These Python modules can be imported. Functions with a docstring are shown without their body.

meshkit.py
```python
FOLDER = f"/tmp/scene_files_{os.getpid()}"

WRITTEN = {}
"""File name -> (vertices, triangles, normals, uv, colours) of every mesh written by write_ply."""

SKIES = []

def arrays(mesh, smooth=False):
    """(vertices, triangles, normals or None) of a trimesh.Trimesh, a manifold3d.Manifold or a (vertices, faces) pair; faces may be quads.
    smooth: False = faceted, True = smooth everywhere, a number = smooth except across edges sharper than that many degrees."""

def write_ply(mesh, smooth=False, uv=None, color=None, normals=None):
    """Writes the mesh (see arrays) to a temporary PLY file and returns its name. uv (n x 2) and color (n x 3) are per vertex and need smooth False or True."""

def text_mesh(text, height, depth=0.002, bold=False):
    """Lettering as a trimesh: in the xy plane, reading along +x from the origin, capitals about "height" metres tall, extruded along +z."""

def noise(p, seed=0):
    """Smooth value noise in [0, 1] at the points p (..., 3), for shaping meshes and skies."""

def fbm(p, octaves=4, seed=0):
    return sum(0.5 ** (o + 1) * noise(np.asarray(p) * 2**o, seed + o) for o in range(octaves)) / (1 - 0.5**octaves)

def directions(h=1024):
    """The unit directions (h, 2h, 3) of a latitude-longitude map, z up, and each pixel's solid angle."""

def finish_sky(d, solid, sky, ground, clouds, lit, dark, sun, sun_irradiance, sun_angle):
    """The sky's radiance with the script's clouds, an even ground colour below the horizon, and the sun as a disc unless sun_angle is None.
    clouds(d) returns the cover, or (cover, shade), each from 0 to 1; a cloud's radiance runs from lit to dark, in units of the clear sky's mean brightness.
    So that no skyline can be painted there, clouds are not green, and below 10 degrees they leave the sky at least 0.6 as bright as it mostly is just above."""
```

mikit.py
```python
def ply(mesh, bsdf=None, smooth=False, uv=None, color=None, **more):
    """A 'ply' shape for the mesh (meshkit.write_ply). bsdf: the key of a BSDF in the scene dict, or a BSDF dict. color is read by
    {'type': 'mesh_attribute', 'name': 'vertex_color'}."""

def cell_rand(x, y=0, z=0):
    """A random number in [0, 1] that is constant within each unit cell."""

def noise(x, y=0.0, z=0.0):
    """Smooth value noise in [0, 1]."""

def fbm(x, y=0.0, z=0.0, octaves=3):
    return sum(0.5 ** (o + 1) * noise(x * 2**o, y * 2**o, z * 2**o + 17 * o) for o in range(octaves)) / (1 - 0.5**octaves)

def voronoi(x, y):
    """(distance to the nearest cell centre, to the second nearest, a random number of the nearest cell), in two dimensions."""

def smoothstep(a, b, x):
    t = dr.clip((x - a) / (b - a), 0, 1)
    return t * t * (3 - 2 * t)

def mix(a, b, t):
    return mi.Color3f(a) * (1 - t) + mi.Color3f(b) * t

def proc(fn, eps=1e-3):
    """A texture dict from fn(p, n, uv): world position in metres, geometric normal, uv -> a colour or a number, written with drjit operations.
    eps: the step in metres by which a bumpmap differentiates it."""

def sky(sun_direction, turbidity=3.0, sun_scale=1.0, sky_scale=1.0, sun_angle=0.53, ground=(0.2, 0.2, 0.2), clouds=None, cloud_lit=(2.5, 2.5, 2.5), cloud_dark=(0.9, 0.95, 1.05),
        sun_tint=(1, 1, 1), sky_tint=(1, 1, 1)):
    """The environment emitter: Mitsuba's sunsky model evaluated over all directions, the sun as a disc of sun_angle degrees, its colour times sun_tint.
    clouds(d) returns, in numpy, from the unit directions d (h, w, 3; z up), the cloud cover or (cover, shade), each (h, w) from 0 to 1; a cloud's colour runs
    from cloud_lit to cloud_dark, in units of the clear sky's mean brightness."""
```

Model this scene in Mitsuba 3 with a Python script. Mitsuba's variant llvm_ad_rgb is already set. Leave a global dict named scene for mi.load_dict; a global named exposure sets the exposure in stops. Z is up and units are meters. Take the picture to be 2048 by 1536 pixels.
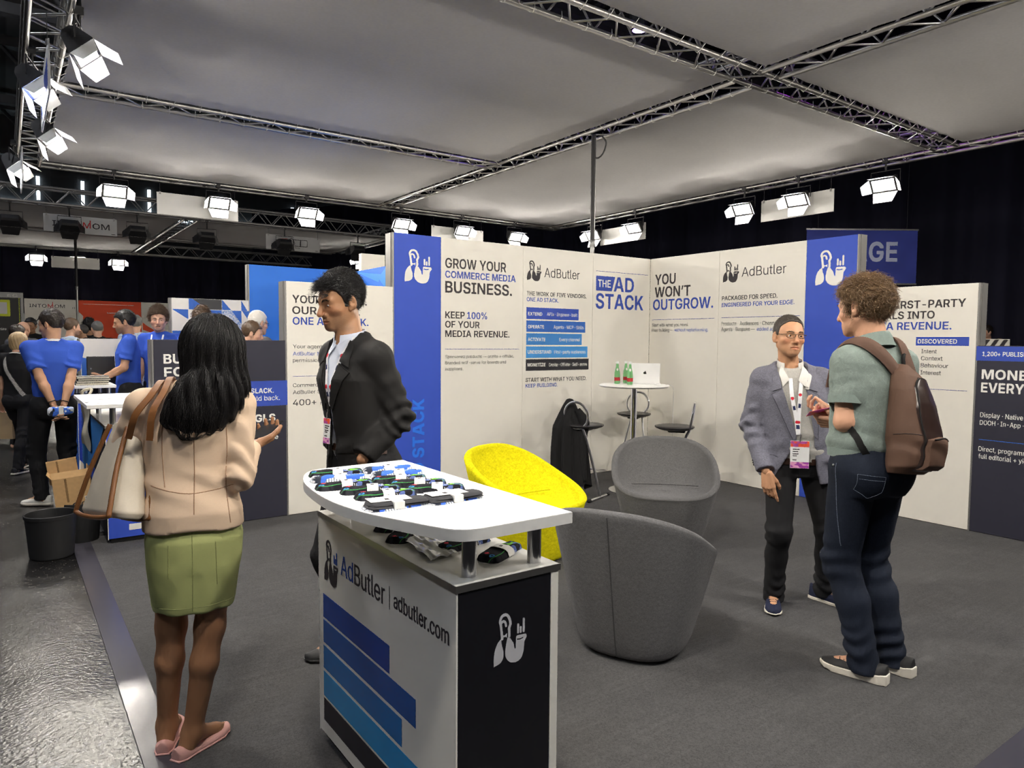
import math
import numpy as np, trimesh, mitsuba as mi, drjit as dr
import PIL.ImageFont as _IF
import mikit, meshkit
from mikit import proc, noise, fbm, voronoi, cell_rand, smoothstep, mix
from shapely import Polygon, Point, LineString, MultiPolygon, affinity, union_all

T = mi.ScalarTransform4f
scene, labels = {}, {}
PI = math.pi

# ---------------------------------------------------------------- camera, large lights, exposure
CAM = np.array([-6.3218, -5.9859, 1.50844])
_yaw, _pitch, _roll = 0.948731, -0.0605702, 0.0074888
_f = np.array([math.cos(_pitch)*math.cos(_yaw), math.cos(_pitch)*math.sin(_yaw), math.sin(_pitch)])
_r = np.cross(_f, [0, 0, 1]); _r /= np.linalg.norm(_r)
_u = -_r*math.sin(_roll)+np.cross(_r, _f)*math.cos(_roll)
scene['camera'] = {'type': 'perspective', 'fov': math.degrees(2*math.atan(1024/1414.667)), 'fov_axis': 'x', 'near_clip': 0.05, 'far_clip': 200.0,
                   'to_world': T().look_at(origin=CAM.tolist(), target=(CAM+_f).tolist(), up=_u.tolist())}
exposure = 1.8
LAMP_L = (150.0, 140.0, 124.0)          # radiance of the floodlights hanging from the trusses
FILL_L = (16.0, 16.6, 18.0)                # radiance of the unseen panels added to raise the hall's ambient light
RS = np.random.RandomState(7)
# ---------------------------------------------------------------- helpers
def rgb(r, g, b):
    """sRGB 0..255 -> linear colour"""
    return [((c/255+0.055)/1.055)**2.4 if c > 10 else c/255/12.92 for c in (r, g, b)]

def M(name, color, rough=0.6, metal=0.0, spec=0.5, bump=None, **kw):
    col = color if isinstance(color, dict) else {'type': 'rgb', 'value': list(color)}
    b = {'type': 'principled', 'base_color': col, 'roughness': rough, 'metallic': metal, **({} if metal else {'specular': spec}), **kw}
    if bump is not None:
        b = {'type': 'bumpmap', 'tex': bump[0], 'scale': bump[1], 'bsdf': b}
    scene[name] = {'type': 'twosided', 'bsdf': b}
    return name

def numbered(key):
    if key not in USED:
        USED.add(key); return key
    k = 1
    while f'{key}_{k:03d}' in USED: k += 1
    key = f'{key}_{k:03d}'
    USED.add(key)
    return key
USED = set()

def add(key, mesh, mat, smooth=False, label=None, cat=None, group=None, kind=None, uv=None, color=None, to_world=None, **more):
    key = numbered(key)
    d = mikit.ply(mesh, mat, smooth=smooth, uv=uv, color=color, **more)
    if to_world is not None: d['to_world'] = to_world
    scene[key] = d
    tag(key, label, cat, group, kind)
    return key

def tag(key, label=None, cat=None, group=None, kind=None):
    d = {k: v for k, v in (('label', label), ('category', cat), ('group', group), ('kind', kind)) if v}
    if d: labels.setdefault(key, {}).update(d)

def thing(key, label, cat, group=None, kind=None):
    key = numbered(key); tag(key, label, cat, group, kind); return key

def copy_thing(src, new, to_world, label, cat, group=None):
    """a copy of a thing whose parts are in scene, under its own key"""
    k = numbered(new)
    tag(k, label, cat, group)
    for q in [q for q in scene if q == src or q.startswith(src+'__')]:
        d = dict(scene[q]); d['to_world'] = to_world @ d['to_world'] if 'to_world' in d else to_world
        scene[k+q[len(src):]] = d
        if q != src and q in labels: labels[k+q[len(src):]] = dict(labels[q])
    return k

def cat_(*ms): return trimesh.util.concatenate([m for m in ms])
def xf(m, A):
    m = m.copy(); m.apply_transform(A); return m
def mv(m, x, y, z): m = m.copy(); m.apply_translation([x, y, z]); return m
def rotz(a): return trimesh.transformations.rotation_matrix(a, [0, 0, 1])
def rotx(a): return trimesh.transformations.rotation_matrix(a, [1, 0, 0])
def roty(a): return trimesh.transformations.rotation_matrix(a, [0, 1, 0])
def trans(x, y, z): return trimesh.transformations.translation_matrix([x, y, z])

def box(x0, x1, y0, y1, z0, z1):
    return trimesh.creation.box(bounds=[[x0, y0, z0], [x1, y1, z1]])

def bbox(x0, x1, y0, y1, z0, z1, r=0.004):
    """box with chamfered edges"""
    P = []
    for sx in (0, 1):
        for sy in (0, 1):
            for sz in (0, 1):
                x, y, z = (x0, x1)[sx], (y0, y1)[sy], (z0, z1)[sz]
                dx, dy, dz = (r, -r)[sx], (r, -r)[sy], (r, -r)[sz]
                P += [[x, y+dy, z+dz], [x+dx, y, z+dz], [x+dx, y+dy, z]]
    return trimesh.convex.convex_hull(np.array(P))

def frame(d):
    d = np.asarray(d, float); d = d/np.linalg.norm(d)
    a = np.cross(d, [0, 0, 1] if abs(d[2]) < 0.95 else [1, 0, 0]); a /= np.linalg.norm(a)
    return d, a, np.cross(d, a)

def tube(P, r, n=8, cap=True):
    """tube along a polyline with parallel-transported frame; r a number or one per point"""
    P = np.asarray(P, float); r = np.broadcast_to(r, (len(P),))
    t = np.gradient(P, axis=0); t /= np.linalg.norm(t, axis=1, keepdims=True)+1e-12
    _, a, _ = frame(t[0]); ang = np.arange(n)*2*PI/n
    V = []
    for k in range(len(P)):
        a = a-t[k]*(a@t[k]); a /= np.linalg.norm(a)+1e-12
        b = np.cross(t[k], a)
        V.append(P[k]+r[k]*(np.cos(ang)[:, None]*a+np.sin(ang)[:, None]*b))
    V = np.vstack(V); F = []
    for k in range(len(P)-1):
        for j in range(n):
            q = [k*n+j, k*n+(j+1) % n, (k+1)*n+(j+1) % n, (k+1)*n+j]
            F += [[q[0], q[1], q[2]], [q[0], q[2], q[3]]]
    if cap:
        V = np.vstack([V, P[:1], P[-1:]]); c0, c1 = len(V)-2, len(V)-1; e = (len(P)-1)*n
        for j in range(n):
            F += [[c0, (j+1) % n, j], [c1, e+j, e+(j+1) % n]]
    return trimesh.Trimesh(V, F, process=False)

def bar(p, q, r, n=8): return tube([p, q], r, n)

def lathe(prof, n=32, arc=None):
    prof = np.asarray(prof, float); a = np.arange(n)*2*PI/n
    V = np.stack([prof[:, None, 0]*np.cos(a), prof[:, None, 0]*np.sin(a), np.broadcast_to(prof[:, None, 1], (len(prof), n))], -1).reshape(-1, 3)
    F = []
    for k in range(len(prof)-1):
        for j in range(n):
            q = [k*n+j, k*n+(j+1) % n, (k+1)*n+(j+1) % n, (k+1)*n+j]
            F += [[q[0], q[1], q[2]], [q[0], q[2], q[3]]]
    m = trimesh.Trimesh(V, F, process=False); m.merge_vertices(); m.update_faces(m.nondegenerate_faces()); return m

def extr(poly, h):
    g = [poly] if poly.geom_type == 'Polygon' else [q for q in poly.geoms if q.area > 1e-9]
    return trimesh.util.concatenate([trimesh.creation.extrude_polygon(q, h, engine='earcut') for q in g])

def grid(nx, ny): 
    i, j = np.meshgrid(np.arange(nx-1), np.arange(ny-1), indexing='ij'); a = (i*ny+j).ravel()
    return np.vstack([np.stack([a, a+ny, a+ny+1], 1), np.stack([a, a+ny+1, a+1], 1)])

def sheet(P, th):
    """P (nx, ny, 3): a surface grid given thickness th along its normals (closed shell)"""
    nx, ny = P.shape[:2]; F = grid(nx, ny); V = P.reshape(-1, 3)
    m = trimesh.Trimesh(V, F, process=False); N = np.array(m.vertex_normals)
    W = V-N*th; k = len(V); rim = np.concatenate([np.arange(ny), np.arange(1, nx)*ny+ny-1, (nx-1)*ny+np.arange(ny-2, -1, -1), np.arange(nx-2, 0, -1)*ny])
    nxt = np.roll(rim, -1)
    S = np.vstack([np.stack([rim, nxt, nxt+k], 1), np.stack([rim, nxt+k, rim+k], 1)])
    return trimesh.Trimesh(np.vstack([V, W]), np.vstack([F, F[:, ::-1]+k, S]), process=False)

# lettering: the staged Inter font, with the weight the print has
_truetype = _IF.truetype
_WEIGHT = [400]
def _weighted(*a, **k):
    f = _truetype(*a, **k)
    try: f.set_variation_by_axes([20, _WEIGHT[0]])
    except Exception: pass
    return f
_IF.truetype = _weighted
def letters(text, h, weight=600, depth=0.0012):
    _WEIGHT[0] = weight
    m = meshkit.text_mesh(text, h, depth)
    return m

def on_wall(m, origin, ux, uz=(0, 0, 1)):
    """xy-plane mesh -> a wall: local x along ux, local y along uz, local z out of the wall"""
    ux, uz = np.asarray(ux, float), np.asarray(uz, float)
    A = np.eye(4); A[:3, 0], A[:3, 1], A[:3, 2], A[:3, 3] = ux, uz, np.cross(ux, uz), origin
    return xf(m, A)

def text_on(key, text, a, b, z, h, wall, mat, weight=600, off=0.0005, vertical=False):
    """text from wall coordinate a to b, baseline z, capitals h; wall = (origin, ux) with coordinates measured along ux"""
    m = letters(text, h, weight)
    x0, x1 = m.bounds[0, 0], m.bounds[1, 0]
    m.apply_translation([-x0, 0, 0])
    if b is not None: m.apply_scale([(abs(b-a))/(x1-x0), 1, 1])
    o, ux, uz = wall
    ux = np.asarray(ux, float); uz = np.asarray(uz, float); n = np.cross(ux, uz)
    return add(key, on_wall(m, np.asarray(o)+ux*a+uz*z+n*off, ux, uz), mat)

def rect_on(key, a, b, z0, z1, wall, mat, th=0.0008, off=0.0003):
    o, ux, uz = wall
    ux = np.asarray(ux, float); uz = np.asarray(uz, float); n = np.cross(ux, uz)
    return add(key, on_wall(box(min(a, b), max(a, b), z0, z1, 0, th), np.asarray(o)+n*off, ux, uz), mat)

def poly_on(key, poly, wall, mat, th=0.001, off=0.0005):
    o, ux, uz = wall
    ux = np.asarray(ux, float); uz = np.asarray(uz, float); n = np.cross(ux, uz)
    return add(key, on_wall(extr(poly, th), np.asarray(o)+n*off, ux, uz), mat)

# the exhibitor's mark: a butler in profile with a raised hand, drawn in a 285 x 360 box, y up
def _sp(P, n=10):
    """Catmull-Rom through the points P"""
    P = np.asarray(P, float); Q = np.vstack([2*P[0]-P[1], P, 2*P[-1]-P[-2]]); out = []
    for k in range(1, len(Q)-2):
        t = np.linspace(0, 1, n, endpoint=False)[:, None]
        a, b, c, d = Q[k-1:k+3]
        out.append(0.5*((2*b)+(-a+c)*t+(2*a-5*b+4*c-d)*t*t+(-a+3*b-3*c+d)*t**3))
    return np.vstack(out+[P[-1:]])
def butler():
    st = lambda P, w: LineString(_sp(P)).buffer(w/2, quad_segs=4)
    head = LineString(np.vstack([_sp([(72, 190), (60, 285), (53, 310), (66, 340), (92, 350), (115, 342), (130, 320), (138, 300)]), [(142, 278), (128, 248), (131, 238), (132, 195)]])).buffer(10, quad_segs=4, join_style='mitre')
    curl = st([(64, 300), (82, 308), (98, 296), (104, 272)], 17)
    bow = union_all([Polygon([(72, 220), (92, 206), (72, 188)]), Polygon([(112, 220), (92, 206), (112, 188)]), Point(92, 204).buffer(7)])
    left = Polygon(np.vstack([_sp([(4, 14), (2, 60), (12, 125), (36, 168), (62, 190)]), _sp([(68, 150), (84, 95), (78, 50), (50, 24), (4, 14)])[1:]]))
    right = Polygon(np.vstack([[(118, 190), (140, 180)], _sp([(168, 140), (178, 100)]), [(188, 96)], _sp([(190, 150), (192, 178), (204, 184)]), [(276, 180), (284, 162), (262, 128)],
                               _sp([(260, 100), (254, 58), (232, 18), (190, 2), (140, 14), (106, 50), (98, 92), (106, 150)])]))
    thumb = LineString([(202, 158), (222, 153), (248, 158)]).buffer(5)
    fing = union_all([LineString([(207, 205), (207, 258)]).buffer(8.5), LineString([(230, 203), (230, 234)]).buffer(8.5), LineString([(256, 203), (256, 287)]).buffer(8.5)])
    return union_all([head, curl, bow, left, right.buffer(0).difference(thumb), fing]).simplify(0.6), fing
LOGO, LOGO_FINGERS = butler()
def logo(key, a, b, z0, z1, wall, mat):
    L = affinity.affine_transform(LOGO, [abs(b-a)/285, 0, 0, (z1-z0)/360, a, z0])
    return poly_on(key, L, wall, mat)
# ---------------------------------------------------------------- materials
def speckle(base, amp, s, s2=None, amp2=0.0):
    base = mi.Color3f(*base)
    def fn(p, n, uv):
        v = noise(p.x*s, p.y*s, p.z*s)-0.5
        w = fbm(p.x*(s2 or 3.0), p.y*(s2 or 3.0), p.z*(s2 or 3.0))-0.5
        return base*dr.maximum(0.05, 1+amp*v+amp2*w)
    return proc(fn)

M('m_white_panel', (0.80, 0.775, 0.71), 0.45, spec=0.3)
M('m_white_board', (0.82, 0.82, 0.80), 0.35, spec=0.4)
M('m_blue_panel', rgb(58, 86, 196), 0.5, spec=0.3)
M('m_navy', rgb(46, 46, 60), 0.5, spec=0.35)
M('m_ink', rgb(52, 48, 52), 0.5, spec=0.3)
M('m_ink_blue', rgb(58, 78, 168), 0.5, spec=0.3)
M('m_print_white', (0.82, 0.81, 0.78), 0.5, spec=0.3)
M('m_bar_1', rgb(58, 82, 180), 0.5, spec=0.3)
M('m_bar_2', rgb(56, 104, 190), 0.5, spec=0.3)
M('m_bar_3', rgb(66, 134, 205), 0.5, spec=0.3)
M('m_bar_4', rgb(72, 150, 220), 0.5, spec=0.3)
M('m_bar_black', rgb(40, 39, 46), 0.5, spec=0.3)
M('m_ghost_blue', rgb(50, 120, 235), 0.5, spec=0.3)
M('m_rule', rgb(80, 88, 150), 0.5, spec=0.3)
M('m_alu', (0.62, 0.61, 0.59), 0.35, 1.0)
M('m_alu_dark', (0.26, 0.255, 0.25), 0.45, 0.7)
M('m_truss', (0.66, 0.64, 0.60), 0.36, 1.0)
M('m_truss_far', (0.35, 0.34, 0.33), 0.5, 0.8)
M('m_chrome', (0.86, 0.86, 0.87), 0.06, 1.0)
M('m_steel', (0.62, 0.62, 0.63), 0.22, 1.0)
M('m_black_metal', (0.018, 0.018, 0.02), 0.45, spec=0.4)
M('m_black_plastic', (0.014, 0.0145, 0.016), 0.5, spec=0.35)
M('m_black', (0.006, 0.006, 0.007), 0.6, spec=0.3)
M('m_flap', (0.80, 0.79, 0.74), 0.4, spec=0.4)
M('m_cable', (0.02, 0.02, 0.022), 0.5)
M('m_lens', (0.8, 0.8, 0.8), 0.3)
M('m_carpet', proc(lambda p, n, uv: mi.Color3f(0.062, 0.061, 0.062)*(0.62+0.46*noise(p.x*420, p.y*420)+0.30*noise(p.x*150+9, p.y*150)+0.24*noise(p.x*16, p.y*16)*noise(p.x*3.1, p.y*90))), 0.95, spec=0.08)
M('m_tape', (0.045, 0.043, 0.055), 0.22, spec=0.5)
M('m_cloth_ceiling', proc(lambda p, n, uv: mi.Color3f(0.46, 0.45, 0.455)*(0.93+0.10*fbm(p.x*1.3, p.y*1.3)+0.05*noise(p.x*60, p.y*60))), 0.9, spec=0.1)
M('m_drape', proc(lambda p, n, uv: mi.Color3f(0.012, 0.012, 0.022)*(0.7+0.6*noise((p.x+p.y)*2.5, (p.x-p.y)*2.5))), 0.95, spec=0.1)
M('m_hall_wall', proc(lambda p, n, uv: mi.Color3f(0.085, 0.082, 0.085)*(0.8+0.4*cell_rand(dr.floor(p.x/1.2), dr.floor(p.y/1.2)))), 0.8, spec=0.2)
M('m_hall_roof', proc(lambda p, n, uv: mi.Color3f(0.14, 0.135, 0.13)*(0.55+0.45*smoothstep(0.1, 0.25, dr.abs(p.x*2.2-dr.floor(p.x*2.2)-0.5)))), 0.85, spec=0.2)
M('m_girder', (0.10, 0.10, 0.10), 0.6)
M('m_sign_grey', (0.50, 0.50, 0.50), 0.5, spec=0.3)
M('m_red', rgb(190, 40, 45), 0.5, spec=0.3)
M('m_steel_dark', (0.30, 0.30, 0.30), 0.35, 1.0)
M('m_hall_floor', proc(lambda p, n, uv: mi.Color3f(0.007, 0.0066, 0.0068)*(0.6+0.8*fbm(p.x*2.3, p.y*2.3))+mi.Color3f(0.05, 0.047, 0.04)*smoothstep(0.84, 0.90, noise(p.x*70, p.y*70))*smoothstep(0.45, 0.7, noise(p.x*3, p.y*3))),  # pale flecks in the colour imitate speckled highlights
  proc(lambda p, n, uv: 0.20+0.16*fbm(p.x*4, p.y*4)), spec=0.55,
  bump=(proc(lambda p, n, uv: noise(p.x*55+0.6*noise(p.x*13, p.y*13), p.y*110)+0.8*noise(p.x*130, p.y*130, 3.0), eps=0.0015), 0.0011))
def felt(base, s=260):
    base = mi.Color3f(*base)
    return proc(lambda p, n, uv: base*(0.72+0.34*noise(p.x*s, p.y*s, p.z*s)+0.22*noise(p.x*s*.35, p.y*s*.35, p.z*s*.35)))
M('m_felt_grey', felt((0.125, 0.124, 0.127)), 0.95, spec=0.1, sheen=0.3)
M('m_felt_yellow', felt((0.66, 0.60, 0.008), 200), 0.95, spec=0.1, sheen=0.2)
M('m_seam_grey', (0.07, 0.07, 0.072), 0.9, spec=0.1)
M('m_seam_yellow', (0.45, 0.40, 0.004), 0.9, spec=0.1)
M('m_tabletop', (0.83, 0.83, 0.81), 0.30, spec=0.5)
M('m_tabletop_edge', (0.72, 0.72, 0.70), 0.4, spec=0.4)
M('m_shelf', (0.70, 0.69, 0.65), 0.13, spec=0.6)
M('m_counter_white', (0.74, 0.72, 0.66), 0.38, spec=0.45)
M('m_counter_black', (0.010, 0.010, 0.013), 0.35, spec=0.3)
M('m_emblem_grey', (0.50, 0.50, 0.53), 0.5)
M('m_leather', (0.022, 0.021, 0.022), 0.38, spec=0.5)
M('m_cloth_black', felt((0.012, 0.012, 0.013), 300), 0.9, spec=0.15, sheen=0.2)
M('m_card', (0.80, 0.79, 0.76), 0.6, spec=0.3)
M('m_paper', (0.80, 0.81, 0.83), 0.7, spec=0.2)
scene['m_glass_green'] = {'type': 'principled', 'base_color': {'type': 'rgb', 'value': [0.30, 0.72, 0.32]}, 'roughness': 0.05, 'specular': 0.5, 'spec_trans': 0.7}
M('m_cap_pale', (0.72, 0.76, 0.74), 0.3, spec=0.5)
M('m_label_red', rgb(170, 40, 45), 0.5)
M('m_laptop', (0.78, 0.78, 0.78), 0.30, spec=0.5)
M('m_counter_bar1', rgb(30, 66, 150), 0.4); M('m_counter_bar2', rgb(34, 84, 158), 0.4); M('m_counter_bar3', rgb(34, 108, 176), 0.4); M('m_counter_bar4', rgb(38, 140, 200), 0.4)
M('m_cardboard', speckle((0.46, 0.29, 0.14), 0.12, 60), 0.8, spec=0.15)
M('m_cardboard_dark', (0.20, 0.12, 0.055), 0.85, spec=0.1)
def sock_fn(kind):
    def fn(p, n, uv):
        u, v = uv.x, uv.y
        if kind == 'd':
            c = mi.Color3f(0.013, 0.013, 0.017)
            rays = smoothstep(0.2, 0.5, dr.abs(dr.sin(dr.atan2(v-0.5, u-0.13)*9.0)))*smoothstep(0.10, 0.16, dr.sqrt(dr.square(u-0.13)+dr.square(v-0.5)*0.3))*smoothstep(0.30, 0.20, u)
            c = mix(c, mi.Color3f(0.05, 0.05, 0.06), rays*0.5)
            c = mix(c, mi.Color3f(0.62, 0.05, 0.09), smoothstep(0.06, 0.045, dr.abs(u-0.15)+dr.abs(v-0.62)*0.45))
            c = mix(c, mi.Color3f(0.07, 0.28, 0.62), smoothstep(0.05, 0.035, dr.abs(dr.sqrt(dr.square(u-0.09)+dr.square((v-0.30)*0.5))-0.035)+0.03))
            c = mix(c, mi.Color3f(0.06, 0.30, 0.08), smoothstep(0.03, 0.015, dr.abs(v-0.16-0.8*dr.square(u-0.2))))
            w = smoothstep(0.60, 0.62, u)*smoothstep(0.98, 0.9, u)
            c = mix(c, mi.Color3f(0.16, 0.42, 0.05), w*smoothstep(0.60, 0.64, noise(u*14+3, v*5)))
            c = mix(c, mi.Color3f(0.09, 0.13, 0.32), w*smoothstep(0.62, 0.66, noise(u*16, v*6+7)))
            c = mix(c, mi.Color3f(0.6, 0.6, 0.6), smoothstep(0.62, 0.64, u)*smoothstep(0.72, 0.70, u)*smoothstep(0.55, 0.62, noise(u*60, v*11)))
            return c
        c = mi.Color3f(0.055, 0.15, 0.62)
        c = mix(c, mi.Color3f(0.03, 0.035, 0.05), smoothstep(0.52, 0.56, noise(u*9, v*4)))
        c = mix(c, mi.Color3f(0.62, 0.66, 0.72), smoothstep(0.5, 0.53, noise(u*9+5, v*4+2))*smoothstep(0.3, 0.35, dr.abs(dr.sin(u*70))))
        c = mix(c, mi.Color3f(0.7, 0.7, 0.72), smoothstep(0.5, 0.7, dr.sin(v*40))*smoothstep(0.09, 0.07, u))
        return c
    return proc(fn)
M('m_sock_dark', sock_fn('d'), 0.9, spec=0.1)
M('m_sock_blue', sock_fn('b'), 0.9, spec=0.1)
M('m_sock_grey', (0.055, 0.055, 0.06), 0.9, spec=0.1)
M('m_wrap', (0.6, 0.6, 0.58), 0.12, spec=0.7)
VC = {'type': 'mesh_attribute', 'name': 'vertex_color'}
M('m_skin', VC, 0.48, spec=0.35)
M('m_sclera', (0.70, 0.68, 0.65), 0.15, spec=0.5)
M('m_iris_brown', (0.03, 0.015, 0.008), 0.1, spec=0.6)
M('m_iris_blue', (0.06, 0.08, 0.10), 0.1, spec=0.6)
M('m_hair_black', (0.010, 0.009, 0.0095), 0.45, spec=0.35)
M('m_hair_dark', (0.020, 0.014, 0.011), 0.4, spec=0.45)
M('m_hair_grey_mix', (0.055, 0.050, 0.048), 0.42, spec=0.45)
M('m_hair_brown', (0.15, 0.088, 0.045), 0.38, spec=0.5)
M('m_hair_midbrown', (0.075, 0.045, 0.026), 0.42, spec=0.45)
M('m_hair_blond', (0.36, 0.25, 0.13), 0.42, spec=0.45)
M('m_hair_white', (0.62, 0.60, 0.56), 0.45, spec=0.4)
M('m_jacket_pink', speckle((0.62, 0.465, 0.335), 0.05, 500, 9, 0.05), 0.75, spec=0.2, sheen=0.3)
M('m_seam_pink', (0.36, 0.22, 0.14), 0.8, spec=0.1)
M('m_skirt_green', speckle((0.40, 0.43, 0.17), 0.05, 500, 9, 0.05), 0.55, spec=0.3, sheen=0.3)
M('m_seam_green', (0.27, 0.29, 0.11), 0.7, spec=0.1)
M('m_shoe_pink', (0.66, 0.36, 0.32), 0.35, spec=0.4)
M('m_bag_cream', speckle((0.52, 0.46, 0.37), 0.04, 300, 5, 0.05), 0.42, spec=0.35)
M('m_bag_inside', (0.20, 0.16, 0.11), 0.8)
M('m_bag_tan', (0.20, 0.082, 0.028), 0.42, spec=0.4)
M('m_phone', (0.012, 0.012, 0.014), 0.12, spec=0.6)
M('m_suit_black', speckle((0.012, 0.0115, 0.0115), 0.25, 700), 0.72, spec=0.25, sheen=0.15)
M('m_suit_edge_shade', (0.004, 0.004, 0.004), 0.9, spec=0.1)  # dark tone of the painted shade lines along the lapels
M('m_shirt_white', (0.62, 0.66, 0.76), 0.75, spec=0.2)
M('m_shirt_dark', (0.03, 0.032, 0.045), 0.8, spec=0.2)
M('m_lanyard', (0.78, 0.78, 0.80), 0.6, spec=0.25)
M('m_lanyard_red', rgb(200, 32, 52), 0.6); M('m_lanyard_navy', rgb(24, 36, 78), 0.6)
M('m_badge', (0.80, 0.80, 0.80), 0.4, spec=0.4)
M('m_badge_red', proc(lambda p, n, uv: mix(mi.Color3f(0.80, 0.10, 0.05), mi.Color3f(0.45, 0.08, 0.30), smoothstep(0.4, 0.6, noise(p.x*60, p.y*60, p.z*60)))), 0.4)
M('m_badge_violet', proc(lambda p, n, uv: mix(mi.Color3f(0.35, 0.06, 0.35), mi.Color3f(0.75, 0.35, 0.55), smoothstep(0.4, 0.6, noise(p.x*60, p.y*60, p.z*90)))), 0.4)
M('m_blazer', proc(lambda p, n, uv: mi.Color3f(0.135, 0.135, 0.168)*(0.55+0.9*noise(p.x*420, p.y*420, p.z*420)*0.7+0.42*noise(p.x*180, p.y*180, p.z*180))), 0.85, spec=0.15, sheen=0.2)
M('m_blazer_seam_shade', (0.05, 0.05, 0.065), 0.9, spec=0.1)  # pocket seams, and the painted shade lines along the lapels
M('m_blazer_lining', (0.03, 0.03, 0.04), 0.8)
M('m_shirt_check', proc(lambda p, n, uv: mix(mi.Color3f(0.50, 0.485, 0.45), mi.Color3f(0.16, 0.155, 0.15), 0.75*smoothstep(0.0, 0.5, dr.sin((p.x-p.y)*900.0))*0.5+0.75*0.5*smoothstep(0.0, 0.5, dr.sin(p.z*1250.0)))), 0.8, spec=0.15)
M('m_shirt_collar', speckle((0.62, 0.61, 0.58), 0.2, 400), 0.8, spec=0.15)
M('m_collar_inside', (0.10, 0.105, 0.115), 0.8, spec=0.15)
M('m_pants_black', speckle((0.0125, 0.0125, 0.014), 0.2, 500), 0.8, spec=0.2)
M('m_belt', (0.035, 0.016, 0.010), 0.4, spec=0.5)
M('m_buckle', (0.30, 0.28, 0.26), 0.35, 1.0)
M('m_shoe_navy', speckle((0.013, 0.017, 0.042), 0.3, 500), 0.75, spec=0.25)
M('m_sole_white', (0.66, 0.62, 0.54), 0.6, spec=0.3)
M('m_lace_navy', (0.010, 0.012, 0.03), 0.8)
M('m_shoe_dark', speckle((0.022, 0.022, 0.023), 0.2, 300), 0.6, spec=0.3)
M('m_sole_black', (0.01, 0.01, 0.01), 0.6)
M('m_glasses', (0.025, 0.014, 0.012), 0.3, spec=0.5)
M('m_knit_sage', proc(lambda p, n, uv: mi.Color3f(0.185, 0.225, 0.205)*(0.84+0.13*smoothstep(0.06, 0.0, dr.abs(noise(p.x*70+p.z*25, p.y*70+p.z*25, p.z*28)-0.5))+0.10*fbm(p.x*20, p.y*20, p.z*20)+0.24*noise(p.x*400, p.y*400, p.z*400))), 0.9, spec=0.12, sheen=0.3)
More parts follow.
